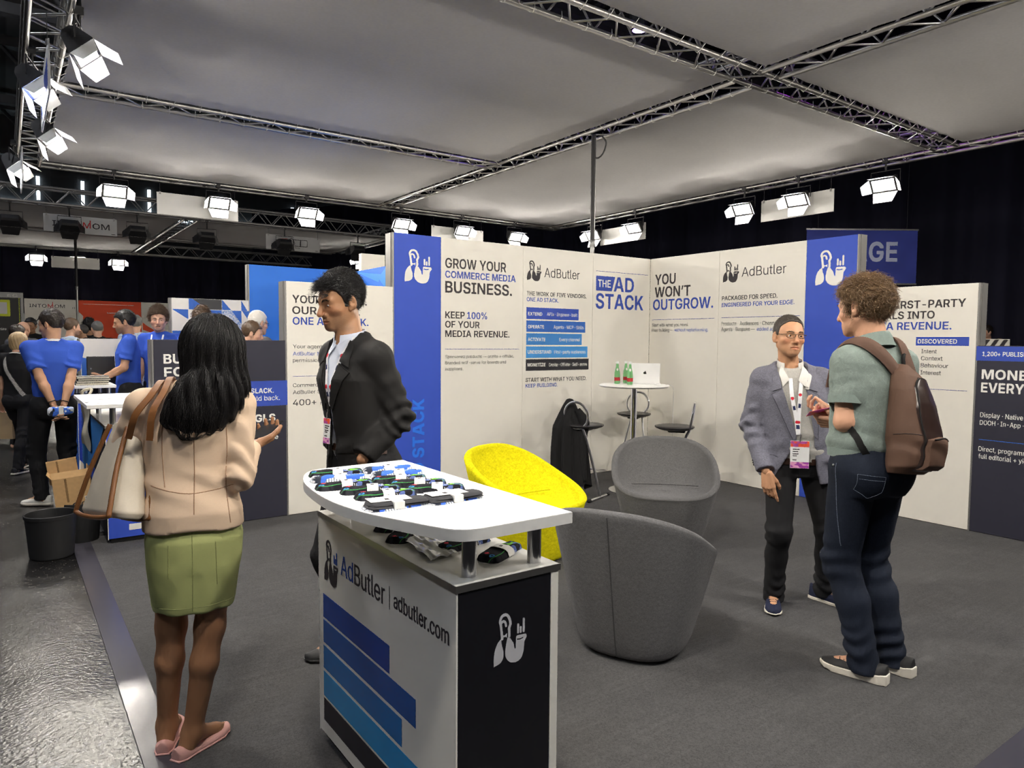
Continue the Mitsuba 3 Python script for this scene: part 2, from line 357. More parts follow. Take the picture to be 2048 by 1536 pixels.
M('m_knit_rib', speckle((0.19, 0.235, 0.215), 0.15, 300), 0.9, spec=0.12)
M('m_jeans', proc(lambda p, n, uv: mi.Color3f(0.0085, 0.0115, 0.020)*(0.7+0.5*noise(p.x*500, p.y*500, p.z*150)+0.5*fbm(p.x*8, p.y*8, p.z*5))), 0.8, spec=0.15, sheen=0.2)
M('m_stitch', (0.10, 0.12, 0.16), 0.8)
M('m_pack_brown', speckle((0.090, 0.050, 0.034), 0.12, 400, 6, 0.10), 0.7, spec=0.25)
M('m_pack_leather', (0.022, 0.012, 0.010), 0.28, spec=0.55)
M('m_pack_strap', (0.105, 0.062, 0.046), 0.8, spec=0.2)
M('m_pack_black', (0.010, 0.010, 0.010), 0.8, spec=0.2)
M('m_card_pink', proc(lambda p, n, uv: mix(mi.Color3f(0.80, 0.16, 0.10), mi.Color3f(0.62, 0.10, 0.40), smoothstep(0.35, 0.65, noise(p.x*30, p.y*30, p.z*30)))), 0.4)
M('m_hair_grey', (0.16, 0.155, 0.15), 0.45, spec=0.4)
M('m_hair_short_grey', speckle((0.060, 0.050, 0.043), 0.5, 400), 0.5, spec=0.3)
M('m_hair_lightbrown', (0.26, 0.165, 0.085), 0.38, spec=0.5)
M('m_blue_far', rgb(52, 122, 222), 0.5, spec=0.3)
M('m_blue_far_dark', rgb(30, 98, 200), 0.5, spec=0.3)
M('m_speckle', proc(lambda p, n, uv: mix(mi.Color3f(0.62, 0.64, 0.68), mi.Color3f(0.12, 0.24, 0.55), smoothstep(0.50, 0.62, noise(p.x*110, p.y*110, p.z*110)))), 0.6)
M('m_tee_blue', speckle((0.035, 0.085, 0.42), 0.08, 300, 7, 0.15), 0.85, spec=0.15)
M('m_polo_black', (0.012, 0.012, 0.013), 0.85, spec=0.15)
M('m_shirt_paleblue', proc(lambda p, n, uv: mix(mi.Color3f(0.50, 0.58, 0.68), mi.Color3f(0.30, 0.40, 0.55), smoothstep(0.3, 0.9, dr.sin((p.x+p.y)*210.0)))), 0.8)
M('m_cloth_grey', (0.10, 0.10, 0.11), 0.85, spec=0.15)
M('m_cloth_plum', (0.045, 0.012, 0.05), 0.85, spec=0.15)
M('m_cloth_cream', (0.45, 0.40, 0.32), 0.85, spec=0.15)
M('m_canvas', speckle((0.50, 0.46, 0.36), 0.10, 250), 0.85, spec=0.15)
M('m_orange_red', rgb(238, 82, 42), 0.5, spec=0.3)
M('m_grey_dark', rgb(68, 68, 68), 0.55, spec=0.3)
M('m_lime', rgb(222, 230, 70), 0.5, spec=0.3)
M('m_banner', proc(lambda p, n, uv: mi.Color3f(0.055, 0.075, 0.36)*(0.85+0.3*noise(p.x*3, p.y*3, p.z*3))), 0.6, spec=0.2)
M('m_banner_text', (0.55, 0.60, 0.80), 0.6)
M('m_book', (0.012, 0.012, 0.013), 0.5); M('m_pages', (0.70, 0.66, 0.52), 0.7)
M('m_shoe_white', (0.62, 0.60, 0.55), 0.5, spec=0.3)
M('m_bracelet', (0.02, 0.02, 0.02), 0.5)
M('m_ribbon_check', proc(lambda p, n, uv: mix(mi.Color3f(0.6, 0.58, 0.54), mi.Color3f(0.02, 0.02, 0.02), smoothstep(-0.1, 0.1, dr.sin(p.z*330.0)*dr.sin((p.x-p.y)*260.0)))), 0.8)
M('m_kraft', (0.42, 0.30, 0.17), 0.7)
# ---------------------------------------------------------------- the hall
add('floor', box(-16, 16, -14, 25, -0.10, -0.006), 'm_hall_floor', kind='structure', label='dark glossy hall floor with painted glint flecks')
add('floor_carpet', box(-5.86, 3.6, -4.985, 0.16, -0.012, 0.0), 'm_carpet', kind='structure', label='charcoal needle-felt carpet of the stand')
add('trim_1', bbox(-5.965, -5.845, -4.99, 0.05, -0.008, 0.0015, 0.001), 'm_tape', kind='structure', label='dark shiny tape along the left edge of the carpet')
add('trim_2', bbox(-5.965, 3.6, -5.09, -4.97, -0.008, 0.0015, 0.001), 'm_tape', kind='structure', label='dark shiny tape along the near edge of the carpet')
add('floor_carpet', box(-5.86, -0.2, 0.30, 3.75, -0.012, 0.0), 'm_carpet', kind='structure', label='charcoal carpet of the neighbouring stand')
add('wall_far', box(-16, 16, 24.6, 24.8, 0, 9.2), 'm_hall_wall', kind='structure', label='dark panelled hall wall high behind the far canopy')
add('wall_right', box(15.6, 15.8, -14, 25, 0, 9.2), 'm_hall_wall', kind='structure')
add('wall_left', box(-16, -15.8, -14, 25, 0, 9.2), 'm_hall_wall', kind='structure')
add('wall_near', box(-16, 16, -14.2, -14, 0, 9.2), 'm_hall_wall', kind='structure')
add('ceiling', box(-16, 16, -14, 25, 9.2, 9.4), 'm_hall_roof', kind='structure', label='dark ribbed hall roof above the canopies')

def drape(key, p, q, z0, z1, label):
    p, q = np.array(p, float), np.array(q, float); L = np.linalg.norm(q-p); n = int(L*14)
    t = np.linspace(0, 1, n); d = (q-p)/L; nn = np.array([-d[1], d[0]])
    w = 0.06*np.sin(t*L*7.0)+0.03*np.sin(t*L*17+1)
    G = np.zeros((n, 2, 3))
    for k in (0, 1):
        G[:, k, :2] = p+d*(t*L)[:, None]+nn*w[:, None]; G[:, k, 2] = (z0, z1)[k]
    return add(key, sheet(G, 0.01), 'm_drape', smooth=40, label=label, cat='curtain')
drape('black_curtain', (-15, 21.0), (1.2, 21.0), 0, 4.35, 'black stage drape hung across the far end behind the red and white stand')
drape('black_curtain', (1.2, 21.0), (5.2, 15.2), 0, 6.2, 'black drape turning the far corner behind the blank signs')
drape('black_curtain', (5.2, 15.2), (13.2, -13.0), 0, 9.1, 'tall navy-black drape filling the right side behind the stage banner')

# roof girders and window slits of the hall
for k, y in enumerate((4.0, 10.0, 16.0, 22.0)):
    g = thing('roof_girder', ('dark steel roof girder over the far edge of the canopy' if k == 1 else 'dark steel lattice girder under the hall roof'), 'girder', 'hall roof girders')
    add(g+'__chord', box(-15.5, 15, y-0.12, y+0.12, 8.7, 8.95), 'm_girder')
    add(g+'__chord', box(-15.5, 15, y-0.12, y+0.12, 7.3, 7.5), 'm_girder')
    for j in range(12):
        x = -15+j*2.5
        add(g+'__brace', cat_(bar((x, y, 7.4), (x+1.25, y, 8.8), 0.06, 6), bar((x+1.25, y, 8.8), (x+2.5, y, 7.4), 0.06, 6)), 'm_girder')
for k, (x, z0, z1) in enumerate(((-6.5, 6.4, 7.2), (-5.19, 6.4, 7.22), (-3.83, 6.3, 7.23), (-1.64, 6.35, 7.2), (1.0, 6.3, 7.2), (3.9, 6.4, 7.15), (5.57, 6.2, 7.25), (6.9, 6.2, 7.2), (9.0, 6.3, 7.1))):
    add(f'window_{k+1}', box(x-0.055, x+0.055, 24.52, 24.62, z0, z1), 'm_white_board', kind='structure', label='narrow upright daylight slit high in the far hall wall', emitter={'type': 'area', 'radiance': {'type': 'rgb', 'value': [0.55, 0.68, 0.75]}})
for k, (a, b) in enumerate(((-9.5, -5.2), (-4.4, -0.9), (-0.7, 3.1), (3.6, 7.9))):
    add(f'window_{k+10}', box(a, b, 24.5, 24.6, 6.05, 6.30), 'm_white_board', kind='structure', label='long pale daylight strip of the far hall wall seen through the truss', emitter={'type': 'area', 'radiance': {'type': 'rgb', 'value': [0.50, 0.66, 0.74]}})

# ---------------------------------------------------------------- trusses and fabric canopy
def truss(p, q, label, group, r=0.025, w=0.265, h=0.29, step=0.5, mat='m_truss', cheap=False, key='lighting_truss'):
    """box truss, its lower chords at the z of p and q"""
    p, q = np.array(p, float), np.array(q, float); L = np.linalg.norm(q-p); d = (q-p)/L; s = np.cross(d, [0, 0, 1.0])
    up = np.array([0, 0, 1.0]); C = [s*w/2, -s*w/2, s*w/2+up*h, -s*w/2+up*h]
    t = thing(key, label, 'truss', group)
    for c in C: add(t+'__chord', bar(p+c, q+c, r, 8), mat, smooth=True)
    n = max(2, int(round(L/step))); e = np.linspace(0, L, n+1)
    small = r*0.42
    for face, (a, b) in enumerate(((0, 1), (2, 3), (0, 2), (1, 3))):
        ms = []
        for k in range(n):
            m1 = bar(p+d*e[k]+C[a], p+d*(e[k]+e[k+1])/2+C[b], small, 5)
            m2 = bar(p+d*(e[k]+e[k+1])/2+C[b], p+d*e[k+1]+C[a], small, 5)
            if cheap: ms += [m1, m2]
            else:
                add(t+'__brace', m1, mat, smooth=True); add(t+'__brace', m2, mat, smooth=True)
        if ms: add(t+'__lacing', cat_(*ms), mat, smooth=True, kind='stuff')
    return t
ZC = 4.0
G1 = 'trusses of the canopy over the stand'
truss((-5.97, -6.2, ZC), (-5.97, 6.5, ZC), 'long aluminium truss along the left edge of the grey canopy', G1, step=0.42)
truss((-5.83, 2.53, ZC), (-0.6, 2.53, ZC), 'aluminium truss crossing the canopy at the upper left', G1)
truss((-5.83, -1.75, ZC), (3.45, -1.75, ZC), 'aluminium truss crossing the top of the picture towards the right', G1)
truss((-0.45, -1.6, ZC), (-0.45, 6.3, ZC), 'aluminium truss running from the middle crossing to the far edge', G1)
truss((-0.45, -6.2, ZC), (-0.45, -1.9, ZC), 'aluminium truss over the near bay, above the frame', G1)
truss((-5.83, 6.4, ZC), (3.75, 6.4, ZC), 'aluminium truss along the far edge of the canopy', G1)
truss((3.62, -6.2, ZC), (3.62, 6.5, ZC), 'aluminium truss along the right edge of the canopy', G1)
truss((-5.83, -6.1, ZC), (3.5, -6.1, ZC), 'aluminium truss along the near edge of the canopy, above the frame', G1)
G2 = 'trusses of the far canopy'
truss((-14, 10.0, ZC), (1.55, 10.0, ZC), 'truss along the near edge of the far canopy, black lamps hanging from it', G2, mat='m_truss_far', cheap=True)
truss((-3.05, 10.1, ZC), (-3.05, 17.6, ZC), 'short truss crossing the far canopy behind the lamp', G2, mat='m_truss_far', cheap=True)
truss((-14, 13.85, ZC), (-3.2, 13.85, ZC), 'thin truss across the middle of the far canopy', G2, mat='m_truss_far', cheap=True)
truss((-3.0, 13.85, ZC), (1.5, 13.85, ZC), 'truss closing the right bay of the far canopy', G2, mat='m_truss_far', cheap=True)
truss((-14, 17.7, ZC), (2.2, 17.7, ZC), 'truss along the back of the far canopy over the black drape', G2, mat='m_truss_far', cheap=True)
truss((1.55, 10.1, ZC), (1.55, 13.7, ZC), 'truss at the right end of the far canopy', G2, mat='m_truss_far', cheap=True)

def fabric(key, x0, x1, y0, y1, z, sag, label, fine=True):
    nx, ny = max(10, int((x1-x0)*7)), max(10, int((y1-y0)*7))
    u, v = np.meshgrid(np.linspace(0, 1, nx), np.linspace(0, 1, ny), indexing='ij')
    X, Y = x0+(x1-x0)*u, y0+(y1-y0)*v
    if fine:                       # scalloped hem between the lacing loops
        sc = 0.018
        X = X+np.where(u == 0, sc*np.abs(np.sin(Y*PI/0.26)), 0)-np.where(u == 1, sc*np.abs(np.sin(Y*PI/0.26)), 0)
        Y = Y+np.where(v == 0, sc*np.abs(np.sin(X*PI/0.26)), 0)-np.where(v == 1, sc*np.abs(np.sin(X*PI/0.26)), 0)
    e = np.minimum.reduce([u*(x1-x0), (1-u)*(x1-x0), v*(y1-y0), (1-v)*(y1-y0)])
    Z = z-sag*(1-np.exp(-e/0.8))+0.012*(meshkit.fbm(np.stack([X*0.9, Y*0.9, X*0], -1), 3)-0.5)*np.minimum(e*2, 1)
    return add(key, sheet(np.stack([X, Y, Z], -1), 0.002), 'm_cloth_ceiling', smooth=True, label=label, cat='canopy', group='grey fabric canopy sheets')
L1 = 'grey stretched fabric canopy sheet '
fabric('canopy_sheet', -5.79, -0.62, 2.70, 6.22, ZC+0.02, 0.05, L1+'at the far left with bright lamp spill')
fabric('canopy_sheet', -5.79, -0.62, -1.55, 2.36, ZC+0.02, 0.05, L1+'over the left of the stand, the largest one in view')
fabric('canopy_sheet', -0.28, 3.44, -1.55, 6.22, ZC+0.02, 0.06, L1+'beyond the middle truss towards the far corner')
fabric('canopy_sheet', -0.28, 3.44, -5.95, -1.95, ZC+0.02, 0.05, L1+'at the upper right corner')
fabric('canopy_sheet', -5.79, -0.62, -5.95, -1.95, ZC+0.02, 0.05, L1+'straight overhead at the top edge')
fabric('canopy_sheet', -13.8, -3.25, 10.2, 13.7, ZC+0.02, 0.05, 'pale fabric sheet of the far canopy above the hanging name sign', False)
fabric('canopy_sheet', -13.8, -3.25, 14.0, 17.5, ZC+0.02, 0.05, 'pale fabric sheet at the back left of the far canopy', False)
fabric('canopy_sheet', -2.85, 1.40, 10.2, 13.7, ZC+0.02, 0.05, 'pale lilac-lit fabric sheet at the right of the far canopy', False)

# lacing loops that hold the sheets
def loops(x0, y0, x1, y1, side):
    L = math.hypot(x1-x0, y1-y0); n = int(L/0.26); d = np.array([x1-x0, y1-y0])/L; s = np.array(side, float); ms = []
    for k in range(n):
        c = np.array([x0, y0])+d*(k+0.5)*L/n
        P = [[*(c+s*0.075), ZC+0.02], [*(c+s*0.03), ZC-0.012], [*(c-s*0.01), ZC-0.032], [*(c-s*0.035), ZC-0.005], [*(c-s*0.03), ZC+0.04]]
        ms.append(tube(P, 0.0035, 4))
    return cat_(*ms)
LO = [(-5.84, -1.5, -5.84, 6.2, (1, 0)), (-5.7, 2.40, -0.7, 2.40, (0, -1)), (-5.7, 2.66, -0.7, 2.66, (0, 1)), (-5.0, -1.62, 3.4, -1.62, (0, 1)), (-5.0, -1.88, 3.4, -1.88, (0, -1)),
      (-0.58, -1.5, -0.58, 6.2, (-1, 0)), (-0.32, -1.5, -0.32, 6.2, (1, 0)), (-5.7, 6.27, 3.4, 6.27, (0, -1)), (3.49, -5.8, 3.49, 6.2, (-1, 0))]
add('lacing_cord', cat_(*[loops(*a) for a in LO]), 'm_flap', smooth=True, kind='stuff', label='white elastic cord loops lacing the canopy sheets to the truss chords', cat='cord')

# ---------------------------------------------------------------- floodlights
def flood(loc, aim, label, group, lit=True, zt=ZC, power=1.0, key='floodlight'):
    """barn-door floodlight hanging from a truss chord at height zt; loc = centre of its lens"""
    loc = np.array(loc, float); a = np.array(aim, float)-loc; a /= np.linalg.norm(a)
    s = np.cross(a, [0, 0, 1.0]); s /= np.linalg.norm(s); u = np.cross(s, a)
    A = np.eye(4); A[:3, 0], A[:3, 1], A[:3, 2], A[:3, 3] = s, a, u, loc      # local: x across, y along the beam, z up
    t = thing(key, label, 'lamp', group)
    W, H = 0.17, 0.105
    B = trimesh.convex.convex_hull(np.array([[x*W, 0.0, z*H] for x in (-1, 1) for z in (-1, 1)]+[[x*W*0.8, -0.14, z*H*0.62] for x in (-1, 1) for z in (-1, 1)]+[[x*W*0.75, -0.17, z*H*0.3] for x in (-1, 1) for z in (-1, 1)]))
    add(t+'__housing', xf(B, A), 'm_black_metal')
    lens = box(-W*0.86, W*0.86, 0.001, 0.006, -H*0.8, H*0.8)
    if lit:
        f = trimesh.Trimesh([[-W*.84, 0.0075, -H*.76], [W*.84, 0.0075, -H*.76], [W*.84, 0.0075, H*.76], [-W*.84, 0.0075, H*.76]], [[0, 2, 1], [0, 3, 2]], process=False)
        add(t+'__lens', xf(f, A), 'm_lens', emitter={'type': 'area', 'radiance': {'type': 'rgb', 'value': [c*power for c in LAMP_L]}})
    else:
        add(t+'__lens', xf(lens, A), 'm_black_plastic')
    for k, (sx, sz) in enumerate(((0, 1), (0, -1), (1, 0), (-1, 0))):
        if sx == 0:
            d = trimesh.Trimesh(*[np.array(v) for v in ([[-W*.95, 0, 0], [W*.95, 0, 0], [W*.72, 0.15, 0.075*sz], [-W*.72, 0.15, 0.075*sz]], [[0, 1, 2], [0, 2, 3]])], process=False); d.apply_translation([0, 0.004, sz*H])
        else:
            d = trimesh.Trimesh(*[np.array(v) for v in ([[0, 0, -H*.95], [0, 0, H*.95], [0.085*sx, 0.11, H*.6], [0.085*sx, 0.11, -H*.6]], [[0, 1, 2], [0, 2, 3]])], process=False); d.apply_translation([sx*W, 0.004, 0])
        P = d.vertices.copy().reshape(2, 2, 3); P = np.array([[P[0, 0], P[1, 1]], [P[0, 1], P[1, 0]]])
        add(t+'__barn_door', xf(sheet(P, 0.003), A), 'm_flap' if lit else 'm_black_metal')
    # yoke and clamp
    yo = tube([loc+s*(W+0.02)-a*0.06, loc+s*(W+0.02)-a*0.06+[0, 0, 0.16], loc-s*(W+0.02)-a*0.06+[0, 0, 0.16], loc-s*(W+0.02)-a*0.06], 0.008, 5)
    add(t+'__yoke', yo, 'm_black_metal')
    top = loc-a*0.06
    add(t+'__clamp', cat_(bar(top+[0, 0, 0.15], [top[0], top[1], zt-0.02], 0.014, 6), box(top[0]-0.03, top[0]+0.03, top[1]-0.035, top[1]+0.035, zt-0.045, zt+0.02)), 'm_black_metal')
    return t
GA = 'lit floodlights around the canopy'
for k, (x, lab) in enumerate(((-4.912, 'leftmost glowing floodlight of the far edge, left of the wide blank sign'), (-3.426, 'glowing floodlight in front of the wide blank sign'), (-1.97, 'glowing floodlight of the far edge right of the wide blank sign'),
                         (-0.155, 'glowing floodlight above the blue end of the tall left wall'), (1.198, 'glowing floodlight over the small grey sign'), (2.498, 'glowing floodlight of the far edge nearest the canopy corner'))):
    flood((x, 6.22, 3.70), (x+0.15, 2.2, 0.9), lab, GA)
for k, (y, lab) in enumerate(((4.857, 'glowing floodlight beside the black pole'), (3.709, 'glowing floodlight at the end of the small white sign on the right side'), (1.269, 'glowing floodlight left of the large white sign on the right side'),
                         (0.311, 'glowing floodlight in front of the large white sign on the right side'), (-0.991, 'rightmost glowing floodlight above the stage banner'))):
    flood((3.44, y, 3.66), (-0.6, y-0.3, 0.8), lab, GA)
for k, (x, y, lab) in enumerate(((-5.75, 0.45, 'nearest glowing floodlight under the left truss, largest in the picture'), (-6.02, 1.55, 'second glowing floodlight under the left truss, outside the sign'),
                            (-5.86, 3.3, 'third glowing floodlight under the left truss'), (-6.12, 5.2, 'farthest glowing floodlight under the left truss'))):
    flood((x, y, 3.68), (x+1.35, y-0.35, 2.0), lab, GA)
for k, (x, y) in enumerate(((-5.8, -2.2), (-5.8, -4.6))):
    flood((x, y, 3.68), (x+2.6, y+0.7, 0.6), 'glowing floodlight of the left truss, above the frame', GA)
for k, x in enumerate((-4.3, -2.6, -0.9, 0.9, 2.5)):
    flood((x, -5.92, 3.68), (x-0.5, -1.6, 0.9), 'glowing floodlight of the near edge, above the frame', GA, power=0.75)
GB = 'dark floodlights seen from behind'
for k, (x, lab) in enumerate(((-7.35, 'black floodlight seen from behind at the left edge'), (-6.17, 'black floodlight seen from behind left of the name sign'), (-5.25, 'black floodlight half hidden by the name sign'),
                         (-4.10, 'black floodlight seen from behind right of the name sign'), (-2.80, 'black floodlight with open doors seen from behind, between the signs'), (-1.17, 'black floodlight above the ring logo sign'), (0.57, 'black floodlight seen from behind next to the tall wall end'))):
    flood((x, 10.0, 3.62), (x+0.1, 13.5, 2.0), lab, GB, lit=False)
for k, (x, y, lab) in enumerate(((-5.54, 17.6, 'small far floodlight left of the far blank sign'), (-4.57, 17.6, 'small far floodlight in front of the far blank sign'), (-3.57, 17.6, 'small far floodlight right of the far blank sign'), (1.75, 12.64, 'far floodlight under the ring logo sign'))):
    flood((x, y-0.1, 3.70), (x-0.3, y-4.5, 0.9) if x < 0 else (x-3, y-2.6, 1.2), lab, 'far lit floodlights')

# blank and printed hanging signs
def sign(c0, c1, z0, z1, label, normal, zt=ZC, mat='m_white_board', hang=True):
    """board from plan point c0 to c1"""
    c0, c1 = np.array(c0, float), np.array(c1, float); d = (c1-c0)/np.linalg.norm(c1-c0); n = np.array([d[1], -d[0]])
    t = thing('hanging_sign', label, 'sign')
    Lw = np.linalg.norm(c1-c0)
    b = bbox(0, Lw, 0, 0.012, z0, z1, 0.002)
    A = np.eye(4); A[:2, 0], A[:2, 1], A[:2, 3] = d, -n, c0
    add(t+'__board', xf(b, A), mat)
    for q in (0.04, 0.96):
        x, y = c0+d*Lw*q
        add(t+'__wire', bar((x, y, z1-0.03), (x, y, zt+0.01), 0.0025, 4), 'm_cable')
        add(t+'__clip', box(x-0.012, x+0.012, y-0.012, y+0.012, z1-0.035, z1+0.008), 'm_alu_dark')
    return t, (np.array([c0[0], c0[1], 0]), np.array([d[0], d[1], 0]), np.array([0, 0, 1.0])), Lw
sign((-4.33, 6.32), (-3.11, 6.32), 3.45, 3.79, 'wide blank white sign hanging between two floodlights at the far left edge', None)
sign((0.535, 6.32), (1.747, 6.32), 3.46, 3.76, 'blank grey sign hanging above the tall left wall', None, mat='m_alu_dark' if False else 'm_white_board')
sign((3.55, 4.75), (3.55, 3.51), 3.45, 3.76, 'small blank white sign beside the black pole', None)
sign((3.55, 1.00), (3.55, -0.22), 3.43, 3.76, 'large blank white sign hanging on the right side', None)
sign((-5.21, 17.3), (-4.06, 17.3), 3.44, 3.75, 'far blank white sign behind the thin grey pole', None)
t, w, L = sign((-5.985, 2.05), (-5.985, 0.62), 3.42, 3.80, 'name sign hung edge-on under the left truss', None)
rect_on(t+'__print', 0.15, L-0.15, 3.5, 3.7, w, 'm_ink_blue')
t, w, L = sign((-6.09, 5.6), (-6.09, 4.4), 3.42, 3.78, 'farther sign hung edge-on under the left truss', None)
t, w, L = sign((-5.66, 10.12), (-4.44, 10.12), 3.52, 3.85, 'grey hanging sign lettered INTOWOW with a red letter', None, mat='m_sign_grey')
text_on(t+'__lettering', 'INTO', 0.14, 0.60, 3.63, 0.105, w, 'm_ink', 500)
text_on(t+'__lettering', 'M', 0.64, 0.77, 3.63, 0.11, (w[0]+[0, 0, 0], w[1], w[2]), 'm_red', 500)
rect_on(t+'__lettering', 0.755, 0.772, 3.66, 3.785, w, 'm_red')
text_on(t+'__lettering', 'OM', 0.80, 1.09, 3.63, 0.105, w, 'm_ink', 500)
rect_on(t+'__lettering', 1.12, 1.19, 3.545, 3.555, w, 'm_ink')
t, w, L = sign((-1.53, 10.12), (-0.30, 10.12), 3.52, 3.85, 'grey hanging sign with four linked square outlines', None, mat='m_sign_grey')
for k, (x, z, a, m) in enumerate(((0.40, 3.70, 0.1, 'm_red'), (0.545, 3.70, 0.55, 'm_ink'), (0.70, 3.70, -0.05, 'm_ink'), (0.85, 3.70, 0.0, 'm_ink'))):
    sq = affinity.translate(affinity.rotate(Polygon([(-.075, -.065), (.075, -.065), (.075, .065), (-.075, .065)]), math.degrees(a)), x, z)
    poly_on(t+'__emblem', sq.buffer(0.012).difference(sq.buffer(0.0)), w, m)
text_on(t+'__lettering', 'Z O H O', 0.51, 0.76, 3.575, 0.028, w, 'm_ink', 500)
rect_on(t+'__lettering', 1.12, 1.19, 3.545, 3.555, w, 'm_ink')

def pole(x, y, z1, label):
    t = thing('support_pole', label, 'pole')
    add(t+'__pipe', bar((x, y, 0), (x, y, 2.72), 0.026, 10), 'm_steel_dark', smooth=True)
    add(t+'__upper_pipe', bar((x, y, 2.7), (x, y, z1), 0.030, 10), 'm_black_metal', smooth=True)
    add(t+'__collar', bar((x, y, 2.66), (x, y, 2.74), 0.036, 10), 'm_steel_dark', smooth=True)
    add(t+'__base_plate', bbox(x-0.3, x+0.3, y-0.3, y+0.3, 0, 0.012), 'm_steel_dark')
    return t
p = pole(-0.47, 0.52, ZC, 'black pole standing behind the tall left wall up to the truss')
add(p+'__cable', tube(_sp([(-0.47, 0.52, 3.75), (-0.44, 0.48, 3.72), (-0.38, 0.45, 3.78), (-0.36, 0.42, 3.9), (-0.40, 0.45, 3.98)]), 0.010, 6), 'm_cable', smooth=True)
pole(-4.88, 13.9, ZC, 'thin grey pole in front of the far blank sign')
# stage-light spots: purple wash lamps above the canopy at the right
for k, (x, y, c) in enumerate(((0.3, 0.55, (0.9, 0.35, 9.0)), (2.2, -1.2, (2.2, 0.3, 4.0)))):
    t = thing('stage_light', 'violet stage light above the canopy, seen through the truss gap', 'lamp', 'violet stage lights over the canopy')
    add(t+'__housing', xf(lathe([(0, -0.16), (0.10, -0.16), (0.13, 0), (0.13, 0.1), (0.0, 0.1)], 14), trans(x, y, 5.6)), 'm_black_metal')
    a = np.arange(14)*2*PI/14
    V = np.vstack([[[x, y, 5.43]], np.stack([x+0.09*np.cos(a), y+0.09*np.sin(a), a*0+5.43], 1)])
    add(t+'__lens', trimesh.Trimesh(V, [[0, 1+(j+1) % 14, 1+j] for j in range(14)], process=False), 'm_lens', emitter={'type': 'area', 'radiance': {'type': 'rgb', 'value': [q*6 for q in c]}})
# emitting panels added out of view under the roof, as ambient fill
for k, (x, y) in enumerate(((-11, -8), (-11, 2), (-10, 8), (-2, -11))):
    t = thing('added_fill_panel', 'added fill light panel under the hall roof, out of view', 'lamp', 'added fill light panels out of view')
    add(t+'__tray', box(x-1.0, x+1.0, y-0.4, y+0.4, 8.82, 8.9), 'm_black_metal')
    add(t+'__panel', trimesh.Trimesh([[x-.9, y-.3, 8.81], [x+.9, y-.3, 8.81], [x+.9, y+.3, 8.81], [x-.9, y+.3, 8.81]], [[0, 2, 1], [0, 3, 2]], process=False), 'm_lens', emitter={'type': 'area', 'radiance': {'type': 'rgb', 'value': list(FILL_L)}})
# ---------------------------------------------------------------- stand walls: wall A faces -y along x, wall B faces -x along y
WA = (np.array([0, 0, 0.0]), np.array([1, 0, 0.0]), np.array([0, 0, 1.0]))
WB = (np.array([0, 0, 0.0]), np.array([0, -1, 0.0]), np.array([0, 0, 1.0]))     # coordinate = -y
def wall_run(key, wall, spans, thick, label, end=None):
    """panels from a to b with height, each a part; thin shadow gaps between them"""
    o, ux, uz = wall
    tag(key, label, None, None, 'structure'); USED.add(key)
    keys = []
    for a, b, h, mat in spans:
        keys.append(add(key+'__panel', on_wall(bbox(a+0.0012, b-0.0012, 0.004, h, -0.012, 0.0, 0.0012), o, ux, uz), mat))
        add(key+'__core', on_wall(box(a, b, 0, h-0.004, -thick+0.012, -0.0125), o, ux, uz), 'm_alu_dark')
        add(key+'__panel', on_wall(box(a+0.001, b-0.001, 0.004, h, -thick, -thick+0.011), o, ux, uz), 'm_white_panel')
    for x, h0, h1, s in end or ():
        add(key+'__end_profile', on_wall(cat_(box(min(x, x+s*0.02), max(x, x+s*0.02), 0, h1, -thick-0.002, -0.03), box(min(x, x+s*0.012), max(x, x+s*0.012), 0, h1, -0.03, 0.001)), o, ux, uz), 'm_alu_dark')
    return keys
pa = wall_run('wall_back_left', WA, [(-5.40, -4.38, 1.5, 'm_navy'), (-4.38, -3.38, 2.0, 'm_white_panel'), (-3.38, -2.882, 2.5, 'm_blue_panel'), (-2.882, -1.897, 2.5, 'm_white_panel'), (-1.897, -0.92, 2.5, 'm_white_panel'), (-0.92, 0.0, 2.5, 'm_white_panel')], 0.135,
              'back wall of the stand at the left: dark, white and blue printed panels stepping up in height', [(-5.40, 0, 1.5, -1), (-4.38, 1.5, 2.0, -1), (-3.38, 2.0, 2.5, -1)])
pb = wall_run('wall_back_right', WB, [(0.0, 1.012, 2.5, 'm_white_panel'), (1.012, 2.035, 2.5, 'm_white_panel'), (2.035, 2.538, 2.5, 'm_blue_panel'), (2.538, 3.54, 2.0, 'm_white_panel'), (3.54, 4.56, 1.5, 'm_navy')], 0.12,
              'back wall of the stand at the right: white, blue and dark printed panels stepping down', [(2.538, 2.0, 2.5, 1), (3.54, 1.5, 2.0, 1), (4.56, 0, 1.5, 1)])
INK, BLU, WHT = 'm_ink', 'm_ink_blue', 'm_print_white'
A0, A1, A2, A3, A4, A5 = [p+'__lettering' for p in (pa[0], pa[1], pa[2], pa[3], pa[4], pa[5])]
def tA(key, rows): 
    for text, a, b, z, h, wt, mat in rows: text_on(key, text, a, b, z, h, WA, mat, wt)
def tB(key, rows):
    for text, a, b, z, h, wt, mat in rows: text_on(key, text, -a, -b, z, h, WB, mat, wt)
